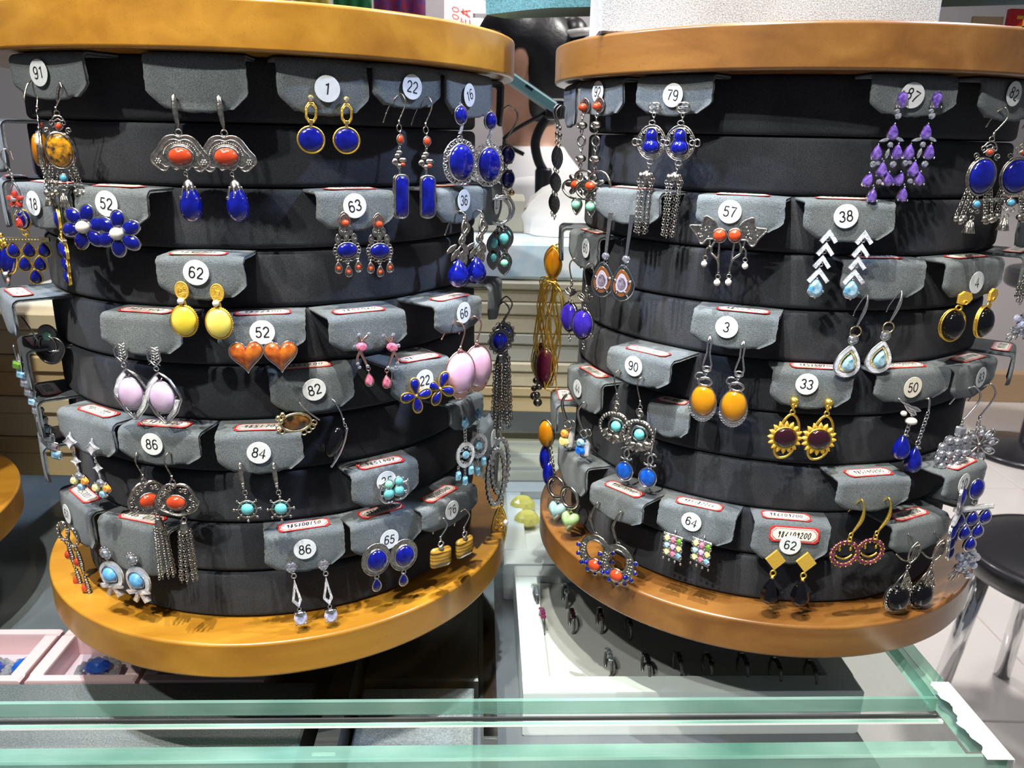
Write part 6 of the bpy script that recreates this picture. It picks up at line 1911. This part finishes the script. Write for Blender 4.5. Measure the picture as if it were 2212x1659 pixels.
def flap_mesh(w_, h_, p, seed):
    r = random.Random(seed)
    f0 = 0.0036; t = 0.0015
    prof = []       # (out from fold, z, nx, nz, frac) local: out = towards viewer
    nin = 5
    for i in range(nin + 1):
        prof.append((-(p + 0.006) + (p + 0.006 - f0) * i / nin, 0.0, 0, 1, 0))
    for i in range(1, 6):
        a = PI / 2 * i / 5
        prof.append((-f0 + f0 * math.sin(a), -f0 + f0 * math.cos(a), math.sin(a), math.cos(a), 0))
    nd = 12
    for i in range(1, nd + 1):
        k = i / nd
        prof.append((0.0004 * math.sin(k * 3), -f0 - (h_ - f0) * k, 1, 0, k))
    nt = 12; v = []; f = []
    wl = [r.uniform(-1, 1) for _ in range(40)]
    skew = r.uniform(-0.0012, 0.0012)
    for s_ in (0, 1):
        for i, (o_, z, nx, nz, k) in enumerate(prof):
            c0 = 0.62
            hw = w_ / 2 * (1 - 0.42 * max(0, (k - c0) / (1 - c0)) ** 1.05) * (1 + 0.04 * k * (1 - k))
            for j in range(nt + 1):
                q = -1 + 2 * j / nt
                x = q * hw
                if abs(q) > 0.99:
                    x += 0.00022 * wl[(i * 3 + j) % 40]
                bow = -0.0010 * q * q * (1 if k > 0 else 0.6) * (0.3 + k)
                ed = 0.0
                if k >= 0.999:
                    ed = 0.0018 * q * q + 0.0003 * wl[(j * 5 + 3) % 40]
                oo = o_ + bow - (nx * t if s_ else 0); zz = z + ed - (nz * t if s_ else 0) - (0.0006 * q * q * (1 - k) if k == 0 else 0)
                v.append((x + skew * k, -oo, zz))
    n1 = len(prof) * (nt + 1)
    idx = lambda s_, i, j: s_ * n1 + i * (nt + 1) + j
    for i in range(len(prof) - 1):
        for j in range(nt):
            f.append((idx(0, i, j), idx(0, i + 1, j), idx(0, i + 1, j + 1), idx(0, i, j + 1)))
            f.append((idx(1, i, j), idx(1, i, j + 1), idx(1, i + 1, j + 1), idx(1, i + 1, j)))
        for j in (0, nt):
            f.append((idx(0, i, j), idx(1, i, j), idx(1, i + 1, j), idx(0, i + 1, j)))
    m_ = len(prof) - 1
    for j in range(nt):
        f.append((idx(0, m_, j), idx(1, m_, j), idx(1, m_, j + 1), idx(0, m_, j + 1)))
    me = bpy.data.meshes.new('suede_strip'); me.from_pydata(v, [], f); me.update()
    me.polygons.foreach_set('use_smooth', [True] * len(f))
    return setm(me, 'suede_flap')


def price_label(parent, p, s, seed, w_):
    r = random.Random(seed)
    Wd, Hd = min(0.027, w_ * 0.66), 0.0098
    lab = link('price_label', None, parent, (r.uniform(-0.003, 0.003), 0.0078 + r.uniform(-.001, .001), 0.0003), (0, 0, r.uniform(-0.07, 0.07)))
    def octo(k, c_):
        a, b = Wd / 2 * k, Hd / 2 * (1 - (1 - k) * Wd / Hd)
        return [(-a + c_, -b), (a - c_, -b), (a, -b + c_), (a, b - c_), (a - c_, b), (-a + c_, b), (-a, b - c_), (-a, -b + c_)]
    fn = lambda x, y, z: (x, y, z)
    for nm, k, c_, z, mt in (('red_border', 1.0, 0.0018, 0.0, 'label_red'), ('white_line', 0.93, 0.0022, 0.00012, 'label_paper'), ('red_line', 0.90, 0.0022, 0.00022, 'label_red'), ('writing_field', 0.875, 0.0021, 0.00032, 'label_paper')):
        g = G(); plate(g, octo(k, c_), 0.00015, z)
        link(nm, gmesh(g, nm, mt, fn), lab)
    me = handwriting(s, Wd * 0.68, Hd * 0.42)
    link('writing', me, lab, (0, 0, 0.00054))
    return lab


def sticker(parent, u, v, rot, num, seed):
    r = random.Random(seed)
    o = ell(0, 0, 0.00585, 0.00585, 26)
    g = G(); plate(g, o, 0.00018, 0)
    st = link('number_sticker', gmesh(g, 'number_sticker', 'old_sticker' if num == '50' else 'sticker'), parent, (u, -0.0016, v), (0, math.radians(rot), 0))
    me = text_mesh(num, 1, 'ink')
    d = link('digits', me, st, (0, -0.00026, 0)); k = 0.0056
    d.scale = (k, k, k)
    return st


def build_design(des, opts, sx, sy):
    D = Dz(); DES[des](D, **(opts or {}))
    sm = (sx + sy) / 2
    fn = lambda x, y, z: (x * sx, -z * sm, -y * sy)
    return [(nm, gmesh(g, nm, mt, fn)) for nm, mt, g, ch in D.parts]


seedn = 0
for (st, k, th, p, w_, h_, num, sk, price, what, ears) in FLAPS:
    seedn += 1
    a = math.radians(th); cx, cy = ST[st]
    X = Vector((math.cos(a), math.sin(a), 0)); N = Vector((math.sin(a), -math.cos(a), 0))
    z = ZS[k] + (0.0002 if k else -0.0002)
    base = Vector((cx, cy, 0)) + N * (RC + p)
    fo = link('display_flap', None, None, (base.x, base.y, z), (0, 0, a))
    tag(fo, ('grey suede flap numbered %s holding %s' % (num, what)) if num else ('grey suede flap without number holding ' + what), 'flap', 'suede flaps between the discs')
    link('suede_strip', flap_mesh(w_, h_, p, seedn), fo)
    if price:
        price_label(fo, p, price, seedn, w_)
    if what.startswith('onyx drops on gold'):
        fl_ = price_label(fo, p, price, 91, w_); fl_.location = (0.001, -0.0010, -0.0066); fl_.rotation_euler = (PI / 2, 0, 0)
    if num:
        sticker(fo, sk[0], sk[1], sk[2], num, seedn)
    for (des, o1, o2, nm, lab, sx, sy, ins) in ears:
        parts = None
        for i, (u, zz, nn, ang) in enumerate(ins):
            if parts is None or (i and o2):
                parts = build_design(des, o2 if (i and o2) else o1, sx * 1e-6, sy * 1e-6)
            q = base + X * u + N * nn
            e = link(nm, None, None, (q.x, q.y, zz), (0, math.radians(rnd.uniform(-2, 2)), math.radians(ang)))
            lb = lab
            if len(ins) == 2:
                lb = lab + (', left of the pair', ', right of the pair')[i]
            tag(e, lb, 'earring', 'earrings on the columns')
            for pn, me in parts:
                link(pn, me, e)

# flaps and earrings of the third column (only its right rim is in view)
for (k, th, des, lab) in ((2, 66, 'violet_gold', 'gold capped lapis ball earring high on third column at left picture edge'), (4, 66, 'vine_drop', 'vine hook lapis drop on third column at left picture edge'), (1, 62, 'coral_leaves', 'coral leaf hoop earring on third column at left picture edge'), (7, 62, 'purple_prism', 'purple prism earring on third column at left picture edge'), (5, 66, 'dark_tassel', 'dark tassel earring with blue stone on third column at left picture edge')):
    a = math.radians(th); N = Vector((math.sin(a), -math.cos(a), 0)); base = Vector((*ST['K'], 0)) + N * (RC + 0.018)
    fo = link('display_flap', None, None, (base.x, base.y, ZS[k]), (0, 0, a)); tag(fo, 'grey suede flap on third column holding ' + {7: 'purple prism earring', 5: 'dark tassel earring', 2: 'lapis ball earring', 4: 'vine lapis drop', 1: 'coral leaf hoop'}[k], 'flap', 'suede flaps between the discs')
    link('suede_strip', flap_mesh(0.04, 0.026, 0.018, k + 500), fo); price_label(fo, 0.018, '9851702', k, 0.04)
    q = base + N * 0.003
    e = link('drop_earring', None, None, (q.x, q.y, ZS[k] - 0.016), (0, 0, a - 0.5)); tag(e, lab, 'earring', 'earrings on the columns')
    for pn, me in build_design(des, dict(n=5, L=40) if des == 'dark_tassel' else {}, 0.00026, 0.00028):
        link(pn, me, e)

# ------------------------------------------------------------------ things standing on the columns
ZP = ZT + 0.0213
pl = link('plush_block', None, None, (0.133, 0.522, ZP + 0.0002)); tag(pl, 'white plush covered block on top of the right column', 'display block')
v, f = boxg((-0.0905, -0.056, 0.0), (0.090, 0.012, 0.05), 0.0012)
link('cover', mesh('cover', v, f, 'plush_white'), pl)
g = G(); tl = [(-0.022, 0.0), (0.004, -0.016), (0.018, -0.022), (0.30, -0.022), (0.34, 0.0), (0.34, 0.02), (-0.01, 0.02)]
plate(g, tl, 0.035, 0.0)
o = link('cloth_tray', gmesh(g, 'cloth_tray', 'cloth_teal', lambda x, y, z: (x, y, z)), None, (0.0, 0.545, ZP + 0.0004)); 
o.location = (0.0, 0.560, ZP + 0.0215); o.rotation_euler = (0, -0.045, 0)
tag(o, 'teal cloth covered tray behind plush block on right column', 'tray')
b = box('riser', (0.07, 0.545, ZP + 0.0003), (0.19, 0.578, ZP + 0.0240), 'cloth_teal'); tag(b, 'low teal riser under the cloth tray on right column', 'riser')
t = link('price_card', None, None, (-0.037, 0.525, ZP + 0.0003), (0.1, 0, 0.1)); tag(t, 'small pink card with red handwriting on top of the left column', 'card')
box('card', (-0.0085, -0.0004, 0), (0.0085, 0.0004, 0.034), 'tray_pink', t, 0.0)
link('writing', handwriting('5800', 0.016, 0.0045, 'red_ink'), t, (-0.002, -0.0006, 0.012), (PI / 2, -PI / 2, 0))
link('writing', handwriting('EA', 0.010, 0.006, 'red_ink'), t, (0.004, -0.0006, 0.014), (PI / 2, -PI / 2, 0))
b = box('paper_slip', (0.289, 0.56, ZP + 0.0003), (0.3085, 0.562, ZP + 0.026), 'old_paper'); tag(b, 'yellowed paper slip standing on the right column', 'paper')
t = link('red_packet', None, None, (0.3195, 0.556, ZP + 0.0003)); tag(t, 'red packet with golden print standing on the right column', 'packet')
box('packet', (-0.010, 0, 0), (0.010, 0.004, 0.030), 'red_print', t, 0.0005)
g = G()
for (x0, y0, x1, y1) in ((-5, 24, 5, 26), (-6, 18, 6, 20), (-1, 10, 1, 26), (-6, 10, -4, 18), (4, 10, 6, 18)):
    plate(g, [(x0 / 1000, -y0 / 1000), (x1 / 1000, -y0 / 1000), (x1 / 1000, -y1 / 1000), (x0 / 1000, -y1 / 1000)], 0.0002, 0.0)
link('golden_print', gmesh(g, 'golden_print', 'gold_print'), t, (0, -0.0001, 0))

# ------------------------------------------------------------------ boxes behind the columns
bz = [0.0, 0.030, 0.058, 0.090, 0.124, 0.146]
bm = ['box_tan', 'box_cream', 'box_grey', 'box_cream', 'box_cream']
pos = ['lowest', 'second', 'third', 'fourth', 'topmost']
for k in range(5):
    t = link('carton', None, None, (0.03 + 0.004 * (k % 3), 0.925 - 0.002 * (k % 2), bz[k] - 0.0215 + 0.0215)); tag(t, 'cream flat box behind the columns, %s of the middle pile' % pos[k], 'box', 'boxes behind the columns')
    H_ = bz[k + 1] - bz[k] - 0.0006
    box('body', (-0.15, -0.08, 0.0002), (0.15, 0.09, H_ * 0.62), bm[k], t, 0.001); box('lid', (-0.152, -0.082, H_ * 0.62), (0.152, 0.092, H_), bm[k], t, 0.0015)
for k in range(4):
    z0 = k * 0.0365
    t = link('carton', None, None, (-0.34 - 0.004 * (k % 2), 0.735, z0)); tag(t, 'cream flat box left of the left column, %s of the left pile' % pos[k if k < 3 else 4], 'box', 'boxes behind the columns')
    box('body', (-0.12, -0.09, 0.0002), (0.12, 0.09, 0.022), 'box_cream' if k % 2 else 'box_tan', t, 0.001); box('lid', (-0.122, -0.092, 0.022), (0.122, 0.092, 0.0362), 'box_cream' if k % 2 else 'box_tan', t, 0.0015)
b = box('printed_parcel', (-0.14, 0.852, 0.1464), (0.17, 1.00, 0.187), 'print_paper', None, 0.004); tag(b, 'white parcel with pale blue print on the middle box pile', 'parcel')
b = box('carton', (-0.16, 0.93, 0.1875), (0.01, 1.02, 0.225), 'box_grey', None, 0.002); tag(b, 'small grey box on the printed parcel', 'box')
# crumpled white bag
g = G(); bmv = []
r = random.Random(5); nu, nv = 22, 10
for j in range(nv + 1):
    a = PI / 2 * j / nv
    for i in range(nu):
        q = 2 * PI * i / nu
        s_ = 1 + 0.10 * math.sin(5 * q + 3 * a) + 0.07 * math.sin(11 * q + j) + r.uniform(-.04, .04)
        bmv.append((0.075 * math.cos(a) * math.cos(q) * s_, 0.05 * math.cos(a) * math.sin(q) * s_, 0.062 * math.sin(a) * (1 + r.uniform(-.05, .05))))
g.add(bmv, [(j * nu + i, j * nu + (i + 1) % nu, (j + 1) * nu + (i + 1) % nu, (j + 1) * nu + i) for j in range(nv) for i in range(nu)] + [tuple(range(nu))], True)
o = link('plastic_bag', gmesh(g, 'plastic_bag', 'bag_white', lambda x, y, z: (x, y, z)), None, (0.075, 0.945, 0.1876)); tag(o, 'crumpled white plastic bag on the printed parcel', 'bag')

# ------------------------------------------------------------------ phone on a gimbal
ph = link('phone', None, None, (0.022, 1.20, 0.359), (0, math.radians(31.5), 0)); tag(ph, 'pale blue phone held in the dark gimbal clamp', 'phone')
box('case', (-0.085, -0.005, -0.0135), (0.040, 0.065, 0.0005), 'phone_teal', ph, 0.002); box('screen', (-0.082, -0.002, 0.0006), (0.037, 0.062, 0.0016), 'hair_clip', ph)
box('side_button', (-0.012, -0.0058, -0.006), (0.000, -0.0050, -0.002), 'black_plastic', ph)
gm = link('gimbal', None, None, (0, 0, 0)); tag(gm, 'dark phone gimbal standing behind the boxes', 'gimbal')
g = G(); tube(g, [(0.052, -0.330, -1.268), (0.036, -0.31, -1.268), (0.027, -0.285, -1.268), (0.032, -0.26, -1.268), (0.040, -0.245, -1.268)], 0.0075, False, 10)
link('arm', gmesh(g, 'arm', 'black_plastic'), gm)
g = G(); lathe(g, 0.041, [(-0.248, 0.011), (-0.244, 0.013), (-0.20, 0.0125), (-0.16, 0.013), (-0.03, 0.016), (-0.0012, 0.018)], -1.268, 16); link('handle', gmesh(g, 'handle', 'black_plastic'), gm)
box('clamp', (0.040, 1.206, 0.318), (0.066, 1.27, 0.346), 'black_plastic', gm, 0.003)
g = G(); tube(g, [(0.045, -0.33, -1.245), (-0.02, -0.29, -1.245), (0.010, -0.268, -1.240)], 0.003, False, 8); link('strap', gmesh(g, 'strap', 'black_plastic'), gm)
tb = link('side_table', None); tag(tb, 'white counter behind the boxes carrying the gimbal', 'counter')
box('worktop', (-0.6, 1.242, -0.03), (0.55, 1.315, -0.0004), 'tray_white', tb, 0.003); box('front_panel', (-0.58, 1.245, FZ), (0.53, 1.255, -0.031), 'tray_white', tb); box('side_panel', (0.50, 1.256, FZ), (0.53, 1.312, -0.031), 'tray_white', tb); box('side_panel', (-0.58, 1.256, FZ), (-0.55, 1.312, -0.031), 'tray_white', tb)

# ------------------------------------------------------------------ person behind the counter (seated, facing left)


def loft(rings, n=24):
    g = G(); v = []; f = []
    for (x, y, z, rx, ry) in rings:
        for i in range(n):
            a = 2 * PI * i / n
            v.append((x + rx * math.cos(a), y + ry * math.sin(a), z))
    for k in range(len(rings) - 1):
        f += [(k * n + i, k * n + (i + 1) % n, (k + 1) * n + (i + 1) % n, (k + 1) * n + i) for i in range(n)]
    f += [tuple(reversed(range(n))), tuple((len(rings) - 1) * n + i for i in range(n))]
    return g.add(v, f, True)


def lim(g, pts, rad, n=14):
    return tube(g, pts, rad, False, n)


PX, PY = 0.0, 1.60
per = link('person', None, None, (PX, PY, 0)); tag(per, 'person in white shirt with dark tied hair facing left behind the counter', 'person')
g = loft([(0.02, 0, -0.42, 0.13, 0.17), (0.02, 0, -0.30, 0.125, 0.165), (0.02, 0, -0.12, 0.105, 0.14), (0.02, 0, 0.05, 0.11, 0.165), (0.025, 0, 0.17, 0.10, 0.18), (0.035, 0, 0.235, 0.075, 0.135), (0.032, 0, 0.262, 0.058, 0.075), (0.026, 0, 0.285, 0.052, 0.056), (0.018, 0, 0.32, 0.05, 0.052), (0.005, 0, 0.335, 0.060, 0.052),
          (-0.012, 0, 0.350, 0.078, 0.060), (-0.008, 0, 0.375, 0.090, 0.068), (-0.004, 0, 0.405, 0.096, 0.074), (0.000, 0, 0.44, 0.097, 0.077), (0.004, 0, 0.47, 0.088, 0.070), (0.004, 0, 0.495, 0.062, 0.050), (0.004, 0, 0.508, 0.022, 0.018)])
TW = lambda x, y, z: (x, -z, -y)
# face: nose, brows, chin, ears (kit coordinates: y down, z towards viewer)
bd = G(); bd.add([(x, y, z) for x, y, z in g.v], g.f, True)


def eball(x, y, z, rx, ry, rz, n=14, m=10):
    q = G(); ball(q, 0, 0, 0, 1, n, m)
    bd.add([(x + rx * a, y + ry * b, z + rz * c_) for a, b, c_ in q.v], q.f, True)


eball(-0.104, 0, 0.398, 0.018, 0.011, 0.020)       # nose
eball(-0.085, 0, 0.350, 0.022, 0.026, 0.016)       # chin
for s in (-1, 1):
    eball(0.002, s * 0.079, 0.418, 0.015, 0.008, 0.029)     # ears
    eball(-0.078, s * 0.034, 0.438, 0.022, 0.024, 0.012)    # brows
    q = G(); lim(q, [(0.03, s * 0.16, 0.19), (0.03, s * 0.205, 0.10), (0.02, s * 0.215, -0.04), (-0.03, s * 0.20, -0.10), (-0.14, s * 0.15, -0.13), (-0.22, s * 0.11, -0.135)], [0.055, 0.052, 0.042, 0.040, 0.033, 0.026])
    bd.add(q.v, q.f, True)
    # hands: palm and five fingers
    q = G(); lim(q, [(-0.215, s * 0.112, -0.135), (-0.25, s * 0.10, -0.138), (-0.29, s * 0.09, -0.142)], [0.024, 0.030, 0.028]); bd.add(q.v, q.f, True)
    for j in range(4):
        L = (0.062, 0.070, 0.066, 0.052)[j]; yy = s * (0.065 + 0.018 * j)
        q = G(); lim(q, [(-0.285, yy, -0.140), (-0.285 - L * 0.5, yy - s * 0.002, -0.142), (-0.285 - L * 0.85, yy - s * 0.004, -0.152), (-0.285 - L, yy - s * 0.005, -0.160)], [0.009, 0.0085, 0.0075, 0.005], 8); bd.add(q.v, q.f, True)
    q = G(); lim(q, [(-0.24, s * 0.085, -0.140), (-0.262, s * 0.055, -0.145), (-0.285, s * 0.043, -0.150)], [0.011, 0.0095, 0.006], 8); bd.add(q.v, q.f, True)
    q = G(); lim(q, [(0.0, s * 0.09, -0.36), (-0.22, s * 0.11, -0.34), (-0.42, s * 0.11, -0.35), (-0.44, s * 0.11, -0.56), (-0.43, s * 0.11, -0.79)], [0.088, 0.075, 0.058, 0.052, 0.036]); bd.add(q.v, q.f, True)
    eball(-0.47, s * 0.11, -0.825, 0.10, 0.04, 0.025)
ID = lambda x, y, z: (x, y, z)
link('body', gmesh(bd, 'body', 'skin', ID), per)
for s in (-1, 1):
    q = G(); ball(q, -0.088, s * 0.034, 0.418, 0.011, 12, 8); ey = link('eye', gmesh(q, 'eye', 'eye_white', ID), per)
    q = G(); ball(q, -0.0965, s * 0.035, 0.418, 0.0045, 10, 6); link('iris', gmesh(q, 'iris', 'hair', ID), ey)
q = G(); ball(q, -0.094, 0, 0.369, 0.010, 12, 8, 0.022, 0.007); link('mouth', gmesh(q, 'mouth', 'lips', ID), per)
# hair: cap over skull and nape, bun with a pale clip
hv = []; nu, nv = 36, 18
for j in range(nv + 1):
    a = PI * j / nv
    for i in range(nu):
        q = 2 * PI * i / nu
        x, y, z = math.sin(a) * math.cos(q), math.sin(a) * math.sin(q), math.cos(a)
        face = max(0.0, (-x - 0.22)) * (1 if z < 0.35 else 0.15)
        side = max(0.0, abs(y) - 0.3) * (1.0 if z < 0.06 else 0) * max(0.0, min(1.0, (0.20 - x) / 0.12))
        k = 1.0 - 0.55 * min(1, face * 1.3) - 0.22 * min(1, side * 2.4)
        rx_, ry_, rz_ = 0.107, 0.088, 0.104
        low = -0.115 if x > 0.15 else -0.03
        zz = z * rz_ if z > 0 else z * (0.135 if x > 0.1 else 0.07)
        st_ = 1 + 0.012 * math.sin(26 * q + 6 * a)
        hv.append((0.008 + x * rx_ * k * st_, y * ry_ * k * st_, 0.428 + zz * (k if z < 0 else 1)))
hf = [(j * nu + i, (j + 1) * nu + i, (j + 1) * nu + (i + 1) % nu, j * nu + (i + 1) % nu) for j in range(nv) for i in range(nu)]
hg = G(); hg.add(hv, hf, True)
q = G(); ball(q, 0, 0, 0, 1, 18, 12); hg.add([(0.098 + 0.030 * a, 0.0 + 0.042 * b, 0.470 + 0.036 * c_) for a, b, c_ in q.v], q.f, True)
link('hair', gmesh(hg, 'hair', 'hair', ID), per)
q = G(); lim(q, [(0.085, -0.035, 0.448), (0.112, -0.046, 0.455), (0.130, -0.02, 0.468)], 0.008, 8); lim(q, [(0.080, -0.038, 0.470), (0.110, -0.048, 0.474), (0.130, -0.015, 0.480)], 0.007, 8)
tag(link('hair_clip', gmesh(q, 'hair_clip', 'hair_clip', ID), per), 'pale plastic hair clip', None)
sg = loft([(0.02, 0, -0.40, 0.142, 0.182), (0.02, 0, -0.30, 0.138, 0.178), (0.02, 0, -0.12, 0.118, 0.153), (0.02, 0, 0.05, 0.122, 0.177), (0.025, 0, 0.17, 0.112, 0.190), (0.035, 0, 0.235, 0.086, 0.145), (0.034, 0, 0.262, 0.068, 0.085), (0.031, 0, 0.276, 0.062, 0.066), (0.031, 0, 0.277, 0.058, 0.060)], 30)
sv = [(x + 0.004 * math.sin(40 * z + 9 * y), y + 0.003 * math.sin(55 * z + 20 * x), z) for x, y, z in sg.v]
s2 = G(); s2.add(sv, sg.f, True)
for s in (-1, 1):
    q = G(); lim(q, [(0.03, s * 0.155, 0.195), (0.03, s * 0.208, 0.10), (0.02, s * 0.218, -0.035), (0.0, s * 0.213, -0.07)], [0.066, 0.064, 0.058, 0.056]); s2.add(q.v, q.f, True)
link('shirt', gmesh(s2, 'shirt', 'shirt', ID), per)
tr_ = G()
for s in (-1, 1):
    q = G(); lim(q, [(0.01, s * 0.09, -0.37), (-0.22, s * 0.11, -0.34), (-0.42, s * 0.11, -0.35), (-0.44, s * 0.11, -0.56), (-0.43, s * 0.11, -0.77)], [0.10, 0.088, 0.072, 0.066, 0.06]); tr_.add(q.v, q.f, True)
link('trousers', gmesh(tr_, 'trousers', 'black_vinyl', ID), per)
bst = link('bench_seat', None, None, (PX + 0.02, PY, 0)); tag(bst, 'plain bench under the seated person', 'bench')
box('seat', (-0.2, -0.25, -0.53), (0.22, 0.25, -0.475), 'black_vinyl', bst, 0.01)
for (x, y) in ((-0.17, -0.22), (0.19, -0.22), (-0.17, 0.22), (0.19, 0.22)):
    box('leg', (x - 0.015, y - 0.015, FZ), (x + 0.015, y + 0.015, -0.531), 'chrome', bst)

# ------------------------------------------------------------------ stools on the tiled floor


def stool(x, y, zs, r, lab):
    t = link('bar_stool', None, None, (x, y, 0)); tag(t, lab, 'stool', 'black round stools')
    pr = [(0.01, zs - 0.055), (r * 0.86, zs - 0.055), (r * 0.95, zs - 0.045), (r, zs - 0.02), (r * 0.985, zs - 0.006), (r * 0.93, zs), (r * 0.90, zs - 0.0025), (r * 0.86, zs + 0.001), (r * 0.5, zs + 0.004), (0.01, zs + 0.006)]
    link('seat', revolve('seat', pr, 'black_vinyl', 96), t)
    for k in range(4):
        a = PI / 4 + k * PI / 2 + 0.5
        g = G(); x0, y0 = r * 0.72 * math.cos(a), r * 0.72 * math.sin(a); x1, y1 = r * 0.95 * math.cos(a), r * 0.95 * math.sin(a)
        tube(g, [(x0, y0, zs - 0.056), (x1, y1, FZ + 0.001)], 0.017, False, 16)
        lg = link('leg', gmesh(g, 'leg', 'chrome', ID), t)
        if k == 2:
            g = G(); q = 0.42; xm, ym, zm = x0 + (x1 - x0) * q, y0 + (y1 - y0) * q, zs - 0.056 + (FZ - zs + 0.056) * q
            tube(g, [(xm, ym, zm), (xm + (x1 - x0) * 0.075, ym + (y1 - y0) * 0.075, zm - 0.03)], 0.0177, False, 16)
            tag(link('leg_sticker', gmesh(g, 'leg_sticker', 'label_paper', ID), lg), 'pale sticker with red edge', None)
    return t


stool(1.075, 1.385, -0.45, 0.185, 'black round stool with chrome legs beside the counter')
bs = link('pedestal_stool', None, None, (2.02, 2.95, 0)); tag(bs, 'dark pedestal stool farther back on the tiles', 'stool')
link('base', revolve('base', [(0.01, FZ + 0.001), (0.21, FZ + 0.001), (0.215, FZ + 0.012), (0.19, FZ + 0.022), (0.05, FZ + 0.045), (0.01, FZ + 0.05)], 'black_vinyl', 64), bs)
link('post', revolve('post', [(0.01, FZ + 0.04), (0.03, FZ + 0.045), (0.03, -0.20), (0.01, -0.20)], 'chrome', 32), bs)
link('seat', revolve('seat', rounded(0.01, 0.19, -0.20, -0.13, 0.02), 'black_vinyl', 64), bs)
b = box('wooden_rail', (1.7, 3.6, FZ), (2.9, 3.66, FZ + 0.14), 'wood_rail', None, 0.004); tag(b, 'low wooden rail on the floor behind the pedestal stool', 'rail')
b = link('counter_front', None); tag(b, 'pale shop counter standing behind the rail', 'counter')
box('panel', (-2.0, 3.9, FZ), (3.5, 3.96, 0.1), 'wall', b, 0.004); box('worktop', (-2.02, 3.86, 0.1), (3.52, 4.2, 0.13), 'tray_white', b, 0.004)

# ------------------------------------------------------------------ far background above the left column
for k, (x, z, rx_) in enumerate(((-0.12, 0.645, 0.075), (-0.14, 0.600, 0.085))):
    t = link('pendant_lamp', None, None, (x, 2.5 + 0.16 * k, z + 0.02 * k)); tag(t, 'glowing flat pendant lamp in the background, %s one' % ('upper', 'lower')[k], 'lamp')
    g = G(); ball(g, 0, 0, 0, rx_, 24, 10, 0.06, 0.014); link('shade', gmesh(g, 'shade', 'lamp_glow', ID), t)
    g = G(); tube(g, [(0, 0, 0.012), (0, 0, 1.7)], 0.002, False, 6); link('cord', gmesh(g, 'cord', 'black_plastic', ID), t)
for k, (x, wd, mt, lb) in enumerate(((-0.62, 0.10, 'cloth_yellow', 'yellow'), (-0.50, 0.11, 'cloth_green', 'green'), (-0.36, 0.15, 'cloth_red', 'red and blue patterned'), (-0.74, 0.11, 'cloth_blue', 'blue'))):
    g = G(); n = 14; v = []
    for j in range(9):
        for i in range(n):
            v.append((x + wd * (i / (n - 1) - 0.5), 2.6 + 0.012 * math.sin(i * 1.5) * (0.4 + j / 8), 0.95 - 0.04 * j))
    g.add(v, [(j * n + i, j * n + i + 1, (j + 1) * n + i + 1, (j + 1) * n + i) for j in range(8) for i in range(n - 1)], True)
    o = link('hanging_cloth', gmesh(g, 'hanging_cloth', mt, ID)); md = o.modifiers.new('thick', 'SOLIDIFY'); md.thickness = 0.004
    tag(o, '%s cloth hanging far behind the left column' % lb, 'cloth', 'hanging cloths in the background')
rl = box('cloth_rail', (-0.85, 2.59, 0.95), (-0.2, 2.61, 0.965), 'chrome'); tag(rl, 'thin metal rail carrying the hanging cloths', 'rail')
